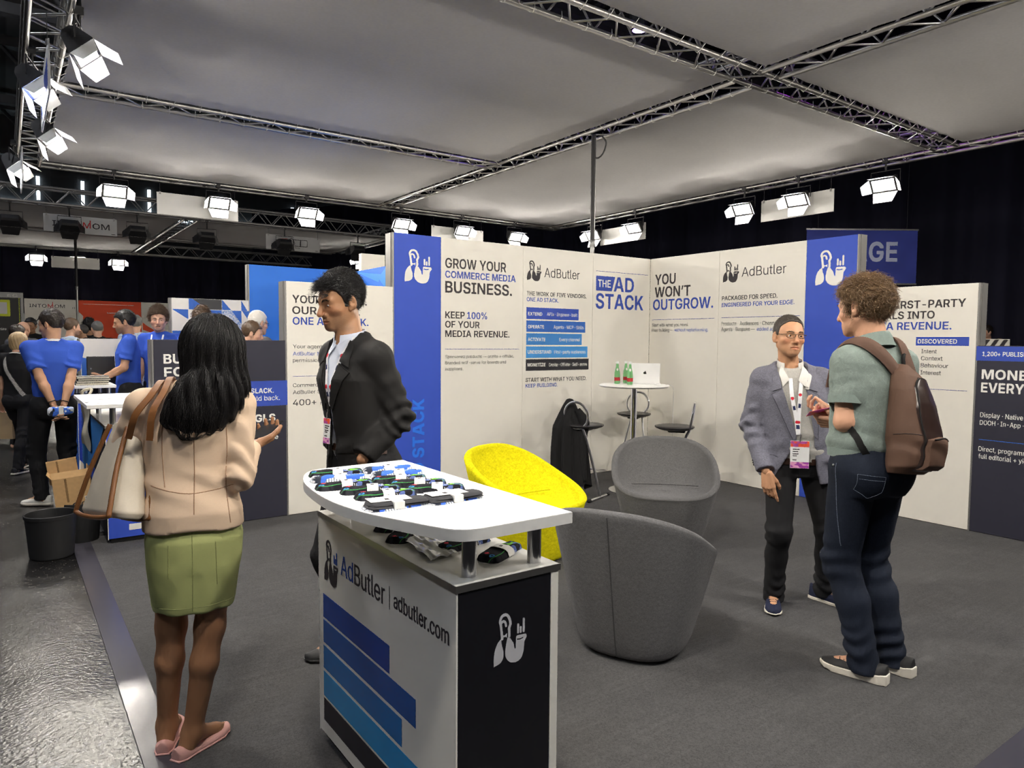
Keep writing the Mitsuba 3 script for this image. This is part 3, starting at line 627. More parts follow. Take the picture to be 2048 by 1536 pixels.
tA(A3, [('GROW YOUR', -2.835, -2.117, 2.213, .096, 620, INK), ('COMMERCE MEDIA', -2.835, -1.994, 2.118, .068, 620, BLU), ('BUSINESS.', -2.835, -2.040, 1.974, .113, 660, INK),
        ('KEEP', -2.834, -2.612, 1.726, .067, 620, INK), ('100%', -2.585, -2.347, 1.726, .067, 620, BLU), ('OF YOUR', -2.834, -2.438, 1.636, .065, 620, INK), ('MEDIA REVENUE.', -2.834, -2.068, 1.545, .065, 620, INK),
        ('Sponsored products — onsite + offsite.', -2.834, -2.012, 1.337, .031, 400, INK), ('Branded self-serve for brands and', -2.834, -2.109, 1.277, .031, 400, INK), ('suppliers.', -2.834, -2.628, 1.217, .031, 400, INK)])
rect_on(pa[3]+'__rule', -2.834, -1.943, 1.423, 1.428, WA, 'm_rule')
logo(pa[4]+'__emblem', -1.849, -1.654, 2.142, 2.357, WA, INK)
tA(A4, [('AdButler', -1.615, -1.119, 2.194, .098, 330, INK), ('THE WORK OF FIVE VENDORS.', -1.848, -1.015, 1.990, .044, 560, INK), ('ONE AD STACK.', -1.848, -1.415, 1.929, .042, 560, BLU),
        ('START WITH WHAT YOU NEED.', -1.853, -.999, 1.077, .043, 560, INK), ('KEEP BUILDING.', -1.853, -1.416, 1.018, .040, 560, BLU)])
for a, b, z0, z1, m in ((-1.850, -1.127, 1.743, 1.866, 'm_bar_1'), (-1.850, -1.027, 1.608, 1.728, 'm_bar_2'), (-1.850, -1.076, 1.470, 1.593, 'm_bar_3'), (-1.851, -.990, 1.332, 1.454, 'm_bar_4'), (-1.853, -.970, 1.195, 1.318, 'm_bar_black')):
    rect_on(pa[4]+'__bar', a, b, z0, z1, WA, m)
for row in (('EXTEND', -1.83, -1.64, 1.780, .037, 700), ('APIs · Engineer-built', -1.575, -1.147, 1.783, .036, 450), ('OPERATE', -1.829, -1.613, 1.644, .037, 700), ('Agents · MCP · Skills', -1.482, -1.052, 1.646, .037, 450),
            ('ACTIVATE', -1.829, -1.595, 1.510, .037, 700), ('Every channel', -1.4, -1.102, 1.511, .037, 450), ('UNDERSTAND', -1.830, -1.511, 1.376, .037, 700), ('First-party audiences', -1.469, -1.017, 1.376, .037, 450),
            ('MONETIZE', -1.831, -1.589, 1.240, .037, 700), ('Onsite · Offsite · Self-serve', -1.542, -.994, 1.238, .037, 450)):
    text_on(A4, *row[:5], WA, WHT, row[5], off=0.0012)
logo(pa[2]+'__emblem', -3.273, -2.982, 2.045, 2.362, WA, WHT)
for word, s0, s1 in (('STACK', 0.386, 0.953), ('AD', 0.10, 0.335), ('THE', -0.0, 0.05)):
    if word != 'THE': text_on(pa[2]+'__lettering', word, s0, s1, 3.066, 0.126, (np.array([0, 0, 0.0]), np.array([0, 0, 1.0]), np.array([-1.0, 0, 0])), 'm_ghost_blue', 800)
rect_on(pa[5]+'__rule', -.874, -.042, 2.304, 2.309, WA, 'm_rule')
poly_on(pa[5]+'__tab', Polygon([(-.873, 2.254), (-.578, 2.254), (-.629, 2.087), (-.872, 2.087)]), WA, BLU)
text_on(A5, 'THE', -.846, -.648, 2.128, .085, WA, WHT, 600, off=0.0014)
tA(A5, [('AD', -.598, -.274, 2.088, .167, 680, BLU), ('STACK', -.873, -.114, 1.885, .172, 680, BLU)])
tA(A1, [('YOUR AGENTS.', -4.327, -3.652, 1.819, .067, 620, INK), ('OUR TOOLS.', -4.329, -3.719, 1.726, .065, 620, INK), ('ONE AD STACK.', -4.327, -3.636, 1.635, .065, 620, BLU),
        ('Your agent calls', -4.327, -3.95, 1.433, .032, 400, INK), ('AdButler MCP', -4.328, -4.01, 1.372, .032, 400, BLU), ('permissioned', -4.329, -4.03, 1.315, .032, 400, INK),
        ('Commerce Graph', -4.331, -3.93, 1.102, .032, 400, INK), ('AdButler Skills', -4.331, -4.0, 1.042, .032, 400, INK), ('400+', -4.332, -4.127, .943, .052, 420, INK), ('retailers', -4.09, -3.93, .943, .030, 400, INK)])
rect_on(pa[1]+'__rule', -4.33, -3.62, 1.192, 1.196, WA, 'm_rule')
tA(A0, [('BUILT', -5.331, -5.03, 1.315, .075, 750, WHT), ('FOR', -5.329, -5.11, 1.215, .072, 750, WHT)])
rect_on(pa[0]+'__band', -5.36, -4.379, .952, 1.162, WA, 'm_bar_1')
for row in (('YOUR AGENT. YOUR SLACK.', -5.22, -4.494, 1.060, .042, 700), ('Always on, never held back.', -5.15, -4.443, .998, .041, 420)):
    text_on(A0, *row[:5], WA, WHT, row[5], off=0.0014)
tA(A0, [('AdTech GOOGLS.', -5.22, -4.459, .820, .064, 850, WHT), ('Scale with finesse', -5.0, -4.461, .669, .041, 600, WHT)])
B0, B1, B2, B3, B4 = [p+'__lettering' for p in pb]
tB(B0, [('YOU', -.081, -.396, 2.187, .122, 640, INK), ('WON’T', -.077, -.618, 2.039, .121, 640, INK), ('OUTGROW.', -.055, -.938, 1.890, .124, 640, BLU),
        ('Start with what you need.', -.043, -.600, 1.693, .038, 400, INK), ('Keep building —', -.041, -.375, 1.633, .037, 400, INK), ('without replatforming.', -.396, -.879, 1.633, .037, 400, BLU)])
rect_on(pb[0]+'__rule', .042, .961, 1.772, 1.777, WB, 'm_rule')
logo(pb[1]+'__emblem', 1.060, 1.267, 2.148, 2.376, WB, INK)
tB(B1, [('AdButler', -1.300, -1.821, 2.203, .096, 330, INK), ('PACKAGED FOR SPEED.', -1.054, -1.731, 1.963, .046, 580, INK), ('ENGINEERED FOR YOUR EDGE.', -1.054, -1.923, 1.892, .044, 580, BLU),
        ('Products · Audiences · Channels', -1.054, -1.77, 1.694, .039, 400, INK), ('Agents · Bespoke —', -1.056, -1.478, 1.634, .039, 400, INK), ('added as needed', -1.503, -1.88, 1.634, .039, 400, BLU)])
rect_on(pb[1]+'__rule', 1.056, 1.983, 1.775, 1.780, WB, 'm_rule')
logo(pb[2]+'__emblem', 2.133, 2.438, 2.047, 2.386, WB, WHT)
for word, s0, s1 in (('STACK', 0.386, 0.953), ('AD', 0.10, 0.335)):
    text_on(pb[2]+'__lettering', word, s0, s1, -2.44, 0.126, (np.array([0, 0, 0.0]), np.array([0, 0, 1.0]), np.array([0, 1.0, 0])), 'm_ghost_blue', 800)
tB(B3, [('TURN FIRST-PARTY', -2.585, -3.452, 1.814, .066, 640, INK), ('SIGNALS INTO', -2.585, -3.219, 1.724, .065, 640, INK), ('MEDIA REVENUE.', -2.585, -3.353, 1.631, .066, 640, BLU),
        ('Intent', -3.126, -3.248, 1.432, .035, 400, INK), ('Context', -3.126, -3.295, 1.373, .034, 400, INK), ('Behaviour', -3.126, -3.341, 1.313, .035, 400, INK), ('Interest', -3.126, -3.287, 1.252, .035, 400, INK)])
rect_on(pb[3]+'__bar', 3.079, 3.488, 1.497, 1.569, WB, 'm_bar_1')
text_on(B3, 'DISCOVERED', 3.094, 3.400, 1.514, .038, WB, WHT, 650, off=0.0014)
rect_on(pb[3]+'__rule', 2.60, 3.49, 1.130, 1.134, WB, 'm_rule')
rect_on(pb[4]+'__band', 3.545, 4.555, 1.381, 1.495, WB, 'm_bar_1')
text_on(B4, '1,200+ PUBLISHERS', 3.588, 3.965, 1.418, .035, WB, WHT, 620, off=0.0014)
tB(B4, [('MONETIZE', -3.590, -4.15, 1.235, .077, 750, WHT), ('EVERY', -3.590, -3.884, 1.130, .078, 750, WHT), ('SLOT.', -3.95, -4.2, 1.130, .078, 750, WHT), ('Display · Native · Video', -3.593, -4.03, .931, .039, 480, WHT), ('DOOH · In-App · CTV', -3.593, -3.985, .870, .038, 480, WHT),
        ('Direct, programmatic,', -3.592, -4.01, .659, .038, 480, WHT), ('full editorial + yield', -3.594, -3.96, .599, .039, 480, WHT)])
rect_on(pb[4]+'__rule', 3.591, 4.48, .749, .754, WB, 'm_bar_2')
# ---------------------------------------------------------------- furniture
def tub_chair_mesh(n=72):
    """upholstered tub chair facing +y: conical shell, high back sloping to a low front lip, dished seat"""
    ph = np.arange(n)*2*PI/n; e = 2/2.7
    cx, cy = np.sign(np.cos(ph))*np.abs(np.cos(ph))**e, np.sign(np.sin(ph))*np.abs(np.sin(ph))**e
    u = np.clip((1-cy/np.abs(cy).max())/2, 0, 1)
    h = 0.415+0.335*u**1.15
    lean = -0.035
    rows = []
    def ring(rx, ry, z, dy=0.0): rows.append(np.stack([cx*rx, cy*ry+dy, np.broadcast_to(z, (n,))], 1))
    for r, z in ((0.0, 0.012), (0.20, 0.012), (0.235, 0.016), (0.252, 0.035)): ring(r, r, z)
    for s in np.linspace(0.08, 0.93, 12):
        f = s**0.9; ring(0.252+0.125*f, 0.252+0.115*f, 0.03+(h-0.03)*s, lean*u*s)
    for a in np.linspace(0.15, 1, 6)*PI*0.92:
        ring(0.377-0.026*(1-math.cos(a)), 0.367-0.026*(1-math.cos(a)), h-0.035+0.035*math.sin(a), lean*u)
    zs = 0.405-0.02*(1-u)
    for q in np.linspace(0.90, 0.0, 16):
        g = np.clip((q-0.42)/0.50, 0, 1)**2.1
        ring(0.327*q/0.90, 0.317*q/0.90+0.0, zs-0.018*(1-q)+(h-0.035-zs)*g, lean*u*q)
    V = np.vstack(rows); F = []
    for k in range(len(rows)-1):
        for j in range(n):
            q = [k*n+j, k*n+(j+1) % n, (k+1)*n+(j+1) % n, (k+1)*n+j]
            F += [[q[0], q[1], q[2]], [q[0], q[2], q[3]]]
    m = trimesh.Trimesh(V, F, process=False); m.merge_vertices(); m.update_faces(m.nondegenerate_faces())
    def back(s):
        f = s**0.9; b = np.abs(cy).max(); return [0, -b*(0.252+0.115*f)+lean*s-0.0015, 0.03+(0.75-0.03)*s]
    seam = tube([back(s) for s in np.linspace(0.0, 0.96, 16)], 0.003, 5)
    crease = tube(_sp([(-0.23, 0.02, 0.432), (-0.12, -0.10, 0.410), (0, -0.135, 0.404), (0.12, -0.10, 0.410), (0.23, 0.02, 0.432)]), 0.0028, 5)
    return m, seam, crease
def tub_chair(x, y, a, s, mat, seam_mat, label):
    m, seam, crease = tub_chair_mesh()
    A = trans(x, y, 0) @ rotz(a) @ np.diag([s, s, 1.0, 1])
    t = thing('tub_chair', label, 'chair', 'tub chairs')
    add(t+'__shell', xf(m, A), mat, smooth=True)
    add(t+'__back_seam', xf(seam, A), seam_mat, smooth=True)
    add(t+'__seat_seam', xf(crease, A), seam_mat, smooth=True)
    add(t+'__base', xf(lathe([(0, 0), (0.21, 0), (0.21, 0.014), (0, 0.014)], 32), A), 'm_black')
tub_chair(-3.785, -3.525, math.radians(295), 1.02, 'm_felt_grey', 'm_seam_grey', 'grey felt tub chair seen from behind, nearest to the counter')
tub_chair(-2.285, -2.35, math.radians(136), 1.07, 'm_felt_grey', 'm_seam_grey', 'light grey felt tub chair with its open seat turned to the camera')
tub_chair(-3.365, -2.06, math.radians(196), 1.05, 'm_felt_yellow', 'm_seam_yellow', 'bright yellow felt tub chair behind the counter')

# info counter
CX0, CX1, CY0, CY1, CH = -5.385, -5.045, -4.438, -3.446, 0.87
def counter(cx0, cx1, cy0, cy1, ch, label, front, side, key='counter'):
    t = thing(key, label, 'counter')
    add(t+'__plinth', box(cx0+0.02, cx1-0.01, cy0+0.012, cy1-0.01, 0, 0.035), 'm_black')
    add(t+'__front_panel', bbox(cx0, cx0+0.014, cy0+0.006, cy1, 0.035, ch-0.016, 0.001), front)
    add(t+'__side_panel', bbox(cx0+0.004, cx1-0.026, cy0, cy0+0.013, 0.035, ch-0.018, 0.001), side)
    add(t+'__side_panel', box(cx0+0.015, cx1, cy1-0.013, cy1, 0.035, ch-0.016), side)
    add(t+'__back_panel', box(cx1-0.014, cx1, cy0+0.014, cy1-0.014, 0.035, ch-0.016), 'm_counter_white')
    add(t+'__corner_profile', cat_(box(cx0-0.001, cx0+0.004, cy0-0.001, cy0+0.006, 0.03, ch-0.015), box(cx1-0.026, cx1+0.001, cy0-0.002, cy0+0.013, 0.03, ch-0.015), box(cx0-0.001, cx0+0.012, cy1, cy1+0.004, 0.03, ch-0.015)), 'm_counter_white')
    add(t+'__shelf', bbox(cx0-0.003, cx1+0.006, cy0-0.003, cy1+0.003, ch-0.016, ch, 0.0015), 'm_shelf')
    add(t+'__edge_profile', cat_(box(cx0-0.004, cx1+0.007, cy0-0.005, cy0-0.002, ch-0.018, ch+0.001), box(cx0-0.0045, cx0-0.002, cy0-0.003, cy1+0.003, ch-0.018, ch+0.001)), 'm_alu')
    return t
t = counter(CX0, CX1, CY0, CY1, CH, 'white curved-top info counter with printed blue bars and socks on it', 'm_counter_white', 'm_counter_black')
outline = np.vstack([[(-5.040, -3.452), (-5.040, -4.494), (-5.315, -4.496)], _sp([(-5.335, -4.496), (-5.372, -4.491), (-5.400, -4.476), (-5.424, -4.446), (-5.45, -4.385), (-5.475, -4.32), (-5.515, -4.214), (-5.538, -4.11), (-5.550, -3.98), (-5.540, -3.81), (-5.515, -3.66), (-5.47, -3.54), (-5.43, -3.486), (-5.385, -3.462)], 6)])
top = Polygon(outline)
add(t+'__tabletop', mv(extr(top, 0.030), 0, 0, 1.0), 'm_tabletop_edge', smooth=25)
add(t+'__tabletop_laminate', mv(extr(top.buffer(-0.0012), 0.0012), 0, 0, 1.030), 'm_tabletop')
for x, y in ((-5.311, -4.382), (-5.090, -4.384), (-5.311, -3.52), (-5.090, -3.52)):
    add(t+'__pillar', lathe([(0, 0), (0.0205, 0), (0.0205, 0.13), (0, 0.13)], 24) .apply_transform(trans(x, y, 0.87)), 'm_steel', smooth=40)
WF = (np.array([CX0-0.0002, 0, 0.0]), np.array([0, -1.0, 0]), np.array([0, 0, 1.0]))
f = t+'__front_panel'
Lg = affinity.affine_transform(LOGO, [0.134/285, 0, 0, 0.163/360, 3.500, 0.619]); fg = affinity.affine_transform(LOGO_FINGERS, [0.134/285, 0, 0, 0.163/360, 3.500, 0.619])
poly_on(f+'__emblem', Lg.difference(fg.buffer(0.001)), WF, 'm_ink'); poly_on(f+'__emblem', fg, WF, 'm_counter_bar1')
text_on(f+'__lettering', 'Ad', 3.660, 3.765, 0.687, .070, WF, 'm_counter_bar1', 380)
text_on(f+'__lettering', 'Butler', 3.778, 4.012, 0.687, .070, WF, 'm_ink', 380)
rect_on(f+'__rule', 4.043, 4.0455, .685, .757, WF, 'm_ink')
text_on(f+'__lettering', 'adbutler.com', 4.075, 4.402, 0.700, .049, WF, 'm_ink', 430)
for b, z0, z1, m in ((4.042, .480, .569, 'm_counter_bar1'), (4.214, .385, .471, 'm_counter_bar2'), (4.125, .286, .373, 'm_counter_bar3'), (4.30, .180, .274, 'm_counter_bar4'), (4.36, .086, .171, 'm_bar_black')):
    rect_on(f+'__bar', 3.487, b, z0, z1, WF, m)
WS = (np.array([0, CY0-0.0002, 0.0]), np.array([1.0, 0, 0]), np.array([0, 0, 1.0]))
logo(t+'__side_panel__emblem', -5.268, -5.155, .618, .765, WS, 'm_emblem_grey')

# socks
def sock_mesh(L=0.19, W=0.078, H=0.020, seed=0):
    r = np.random.RandomState(seed); nu, nv = 28, 13
    u, v = np.meshgrid(np.linspace(0, 1, nu), np.linspace(0, 1, nv), indexing='ij')
    half = W/2*(0.86+0.14*np.cos((u-0.35)*5))*np.clip(1.06-np.clip((0.10-u)/0.10, 0, 1)**2.2*0.55-np.clip((u-0.88)/0.12, 0, 1)**2*0.35, 0.2, 1.1)
    x = (u-0.5)*L; y = (v-0.5)*2*half
    edge = np.clip(1-np.abs(2*v-1)**3.2, 0, 1)**0.5*np.clip(u/0.06, 0, 1)**0.5*np.clip((1-u)/0.05, 0, 1)**0.5
    z = H*edge*(0.80+0.25*meshkit.noise(np.stack([u*6+seed, v*3, u*0], -1), seed))-0.0*u
    V = np.stack([x, y+0.004*np.sin(u*5+seed), z], -1).reshape(-1, 3); F = grid(nu, nv); n = len(V)
    Bt = V.copy(); Bt[:, 2] = 0.0
    m = trimesh.Trimesh(np.vstack([V, Bt]), np.vstack([F, F[:, ::-1]+n]), process=False)
    return m, np.vstack([np.stack([u, v], -1).reshape(-1, 2)]*2)
def sock(x, y, a, kind, label, group, seed, z=1.0312, lift=0.0, sc=1.0):
    t = thing('socks', label, 'socks', group)
    A = trans(x, y, z+lift) @ rotz(a) @ np.diag([sc, sc, 1, 1])
    if kind == 'c':
        for k in range(3):
            m, uv = sock_mesh(0.19-0.004*k, 0.088, 0.0085, seed+k)
            add(t+'__layer', xf(m, A @ trans(0.003*k, -0.004+0.002*k, 0.0065*k)), ('m_sock_blue', 'm_sock_grey', 'm_sock_grey')[k], smooth=True, uv=uv)
        add(t+'__card', xf(bbox(-0.078, 0.045, -0.024, 0.036, 0.0215, 0.0225, 0.0004), A), 'm_card')
        for q in ((-0.03, -0.004), (-0.012, 0.0)): add(t+'__print', xf(box(q[0], q[0]+0.012, -0.003+q[1], 0.007, 0.0225, 0.0229), A), 'm_ink')
        add(t+'__band', xf(cat_(bbox(-0.018, 0.014, -0.049, 0.049, 0.0005, 0.0232, 0.0015)), A), 'm_card')
    else:
        m, uv = sock_mesh(seed=seed)
        add(t+'__layer', xf(m, A), 'm_sock_dark' if kind == 'd' else 'm_sock_blue', smooth=True, uv=uv)
        nb = 14; vv = np.linspace(-1, 1, nb); G = np.zeros((5, nb, 3))
        for i, x_ in enumerate(np.linspace(-0.012, 0.024, 5)):
            G[i, :, 0] = x_+0.006*vv; G[i, :, 1] = vv*0.0415; G[i, :, 2] = 0.0215*np.clip(1-np.abs(vv)**3.4, 0, 1)**0.5+0.0012
        add(t+'__band', xf(sheet(G, 0.0007), A), 'm_card', smooth=True)
        add(t+'__print', xf(box(0.0, 0.010, -0.004, 0.006, 0.0216, 0.0232), A), 'm_ink')
    return t
SO = [('d', -5.381, -3.612, -14, 'folded black socks with a paper band at the far left corner of the counter'), ('b', -5.200, -3.642, -10, 'folded blue patterned socks at the far right corner of the counter'),
      ('b', -5.411, -3.709, -17, 'blue and white striped socks second from the far end, left column'), ('b', -5.208, -3.742, -17, 'blue and white socks second from the far end, right column'),
      ('d', -5.437, -3.824, -9, 'black socks hanging over the curved counter edge'), ('d', -5.246, -3.830, -15, 'black socks third from the far end, right column'),
      ('d', -5.396, -3.933, -14, 'black socks in the middle of the left column'), ('d', -5.224, -3.926, -20, 'black socks with a green heel in the middle of the right column'),
      ('d', -5.389, -4.028, -9, 'black socks with a red star behind the carded front pair'), ('d', -5.215, -4.027, -22, 'black socks behind the right carded pair'),
      ('c', -5.420, -4.152, -7, 'front left stack of grey and blue socks with a white card on top'), ('c', -5.240, -4.170, -2, 'front right stack of grey and blue socks with a white card on top')]
for k, (kind, x, y, a, lab) in enumerate(SO): sock(x, y, math.radians(a), kind, lab, 'socks laid out on the counter top', k)
for k, (x, y, a, lab) in enumerate(((-5.13, -4.27, 25, 'dark banded socks on the lower shelf between the two steel pillars'), (-5.17, -4.13, 12, 'dark socks on the lower shelf behind the banded pair'), (-5.28, -3.93, 50, 'dark socks deep under the counter top'), (-5.25, -3.80, 40, 'dark socks farthest under the counter top'))):
    sock(x, y, math.radians(a), 'd', lab, 'socks on the lower shelf', 30+k, z=0.8708)
t = thing('plastic_wrap', 'crumpled clear plastic wrap on the lower shelf of the counter', 'wrap')
u, v = np.meshgrid(np.linspace(0, 1, 30), np.linspace(0, 1, 18), indexing='ij')
G = np.stack([-5.34+0.10*u+0.03*v, -4.22+0.24*v, 0.874+0.012*meshkit.noise(np.stack([u*9, v*7, u*0], -1), 4)], -1)
scene[t] = mikit.ply(sheet(G, 0.0006), 'm_wrap', smooth=40)

# bar table with bottles and laptop
TX, TY, TZ = -1.163, -0.907, 1.08
t = thing('bar_table', 'round white bar table on a chrome column in the corner of the stand', 'table')
add(t+'__top', mv(lathe([(0, -0.024), (0.335, -0.024), (0.352, -0.012), (0.352, -0.006), (0.345, 0), (0, 0)], 64), TX, TY, TZ), 'm_tabletop', smooth=30)
add(t+'__column', mv(lathe([(0.032, 0.01), (0.032, TZ-0.024)], 32), TX, TY, 0), 'm_chrome', smooth=True)
add(t+'__base', mv(lathe([(0, 0), (0.24, 0), (0.24, 0.008), (0.05, 0.02), (0.036, 0.05), (0, 0.05)], 48), TX, TY, 0), 'm_chrome', smooth=30)
def bottle(x, y, a, label, filled=True):
    t = thing('bottle', label, 'bottle', 'small green mineral water bottles')
    add(t+'__glass', mv(lathe([(0, 0.001), (0.027, 0.001), (0.0295, 0.006), (0.0295, 0.095), (0.026, 0.125), (0.0175, 0.155), (0.0125, 0.185), (0.0125, 0.214), (0.0145, 0.215), (0.0145, 0.222), (0, 0.222)], 28), x, y, TZ), 'm_glass_green', smooth=40)
    add(t+'__cap', mv(lathe([(0, 0.206), (0.0158, 0.206), (0.0158, 0.226), (0.014, 0.23), (0, 0.23)], 20), x, y, TZ), 'm_cap_pale', smooth=40)
    th = np.linspace(-1.5, 1.5, 14)+a
    G = np.stack([np.stack([0.0301*np.cos(th), 0.0301*np.sin(th), th*0+z], -1) for z in (0.032, 0.068)], 1)
    add(t+'__label', mv(sheet(G[:, ::-1], 0.0004), x, y, TZ), 'm_label_red', smooth=True)
    th = np.linspace(-0.55, 0.55, 7)+a
    G = np.stack([np.stack([r*np.cos(a+q*(th-a)), r*np.sin(a+q*(th-a)), th*0+z], -1) for z, r, q in ((0.134, 0.0238, 0.3), (0.148, 0.0205, 1.0), (0.160, 0.0172, 0.5))], 1)
    add(t+'__neck_label', mv(sheet(G[:, ::-1], 0.0004), x, y, TZ), 'm_card', smooth=True)
for x, y, a, lab in ((-1.232, -0.735, -2.2, 'green glass bottle with a red label, leftmost of the three on the bar table'), (-1.064, -0.690, -2.0, 'green glass bottle half hidden behind its neighbour on the bar table'), (-1.221, -0.906, -2.3, 'green glass bottle with a pale cap in front of the laptop edge')):
    bottle(x, y, a, lab)
t = thing('laptop', 'open white laptop with a black fruit emblem on the lid on the bar table', 'laptop')
LA = trans(-1.035, -0.93, TZ) @ rotz(math.radians(-41))
add(t+'__keyboard_base', xf(bbox(-0.15, 0.15, 0.0, 0.21, 0.001, 0.012, 0.003), LA), 'm_laptop')
LL = LA @ trans(0, 0.002, 0.012) @ rotx(math.radians(8))
add(t+'__lid', xf(bbox(-0.15, 0.15, -0.0045, 0.0, 0.0, 0.205, 0.002), LL), 'm_laptop')
fr = union_all([Point(-0.006, 0).buffer(0.0105), Point(0.006, 0).buffer(0.0105), Point(0, 0.004).buffer(0.011), affinity.rotate(affinity.scale(Point(0.003, 0.0185).buffer(0.004), 0.55, 1.1), -30)]).difference(Point(0.019, 0.003).buffer(0.0065))
add(t+'__lid__emblem', xf(on_wall(extr(fr, 0.0006), (-0.0, -0.0046, 0.105), (1, 0, 0)), LL), 'm_black')
t = thing('charger', 'small white charger on the bar table in front of the laptop', 'charger')
scene[t] = mikit.ply(xf(bbox(-0.03, 0.03, -0.02, 0.02, 0.0005, 0.022, 0.006), trans(-1.06, -1.13, TZ) @ rotz(-0.6)), 'm_laptop')
t = thing('power_cable', 'thin pale cable hanging from the right edge of the bar table to the floor', 'cable')
scene[t] = mikit.ply(tube(_sp([(-1.03, -1.12, TZ+0.004), (-0.93, -1.165, TZ+0.004), (-0.905, -1.19, TZ-0.02), (-0.905, -1.20, TZ-0.12), (-0.905, -1.195, 0.5), (-0.90, -1.19, 0.05), (-0.85, -1.1, 0.006), (-0.4, -0.9, 0.006)], 8), 0.0022, 5), 'm_sign_grey', smooth=True)

def bar_stool(x, y, a, label, SZ=0.705):
    """stool facing +y: round seat, chrome ring back running down into the rear legs"""
    A = trans(x, y, 0) @ rotz(a)
    t = thing('bar_stool', label, 'stool', 'chrome ring-back bar stools')
    add(t+'__seat', xf(lathe([(0, SZ-0.030), (0.13, SZ-0.030), (0.175, SZ-0.014), (0.188, SZ-0.002), (0.186, SZ+0.006), (0.16, SZ+0.012), (0, SZ+0.010)], 48), A), 'm_leather', smooth=True)
    add(t+'__seat_plate', xf(bbox(-0.06, 0.06, -0.10, 0.06, SZ-0.052, SZ-0.030, 0.006), A), 'm_black_metal')
    th = np.linspace(-PI/2, 1.5*PI, 41)
    ring = np.stack([0.125*np.cos(th), -0.165-0.02*np.sin(th), SZ+0.105+0.128*np.sin(th)], 1)
    add(t+'__ring_back', xf(tube(ring, 0.0125, 10), A), 'm_chrome', smooth=True)
    for s in (-1, 1):
        add(t+'__leg', xf(tube(_sp([(0.06*s, -0.145, SZ-0.02), (0.075*s, -0.10, SZ-0.12), (0.125*s, -0.03, 0.30), (0.165*s, 0.03, 0.016)], 8), 0.0125, 10), A), 'm_chrome', smooth=True)
        add(t+'__runner', xf(bar((0.165*s, -0.20, 0.013), (0.165*s, 0.20, 0.013), 0.0125, 10), A), 'm_chrome', smooth=True)
        for e in (-1, 1): add(t+'__runner_cap', xf(bar((0.165*s, 0.17*e, 0.0155), (0.165*s, 0.21*e, 0.0155), 0.0155, 10), A), 'm_black_plastic', smooth=True)
    add(t+'__footrest', xf(tube([(-0.135, -0.01, 0.255), (-0.135, 0.19, 0.245), (0.135, 0.19, 0.245), (0.135, -0.01, 0.255)], 0.008, 8), A), 'm_chrome', smooth=True)
    return t
bar_stool(-0.60, -0.36, math.radians(120), 'black bar stool behind the chrome column, in the wall corner')
bar_stool(-1.14, -1.43, math.radians(38), 'black bar stool with its ring back at the right side of the bar table')
bar_stool(-1.78, -0.86, math.radians(-70), 'black bar stool with a black jacket hung over its ring back')
# jacket over the ring of the last stool: cloth falling from the ring top on both sides
t = thing('black_jacket', 'black jacket hung over the back of the left bar stool', 'jacket')
JC = np.array([-1.94, -0.78]); nth, nz = 96, 40
th = np.linspace(0, 2*PI, nth, endpoint=False); rows = []
d1 = np.array([0.813, -0.582]); d2 = np.array([0.582, 0.813])
for k in range(nz):
    q = k/(nz-1); z = 0.955-q*0.84
    ra = 0.030+0.105*min(1, q*3.2)**0.8+0.035*q; rb = 0.022+0.05*min(1, q*3)**0.8+0.045*q
    fold = 1+0.17*min(1, q*2)*np.sin(th*7+1.0+q*1.4)+0.08*min(1, q*2)*np.sin(th*13+q*3)
    P = np.cos(th)[:, None]*d1*ra*fold[:, None]+np.sin(th)[:, None]*d2*rb*fold[:, None]
    cen = JC+d1*(0.030+0.02*q-0.02*np.sin(q*3))
    zz = z-0.03*q*np.sin(th*2+0.6)-0.02*(q > 0.98)*np.sin(th*5)
    rows.append(np.column_stack([cen+P, zz]))
V = np.vstack(rows); F = []
for k in range(nz-1):
    for j in range(nth):
        q = [k*nth+j, k*nth+(j+1) % nth, (k+1)*nth+(j+1) % nth, (k+1)*nth+j]; F += [[q[0], q[2], q[1]], [q[0], q[3], q[2]]]
V = np.vstack([V, V[:nth].mean(0)+[0, 0, 0.008]]); F += [[len(V)-1, j, (j+1) % nth] for j in range(nth)]
add(t+'__body', trimesh.Trimesh(V, F, process=False), 'm_cloth_black', smooth=True)
sl = _sp([(*(JC+d1*0.10-d2*0.04), 0.86), (*(JC+d1*0.165-d2*0.05), 0.735), (*(JC+d1*0.15-d2*0.07), 0.60), (*(JC+d1*0.15-d2*0.08), 0.40), (*(JC+d1*0.165-d2*0.08), 0.18)], 10)
add(t+'__sleeve', tube(sl, np.interp(np.linspace(0, 1, len(sl)), [0, .2, .6, 1], [0.03, 0.052, 0.042, 0.034]), 16), 'm_cloth_black', smooth=True)
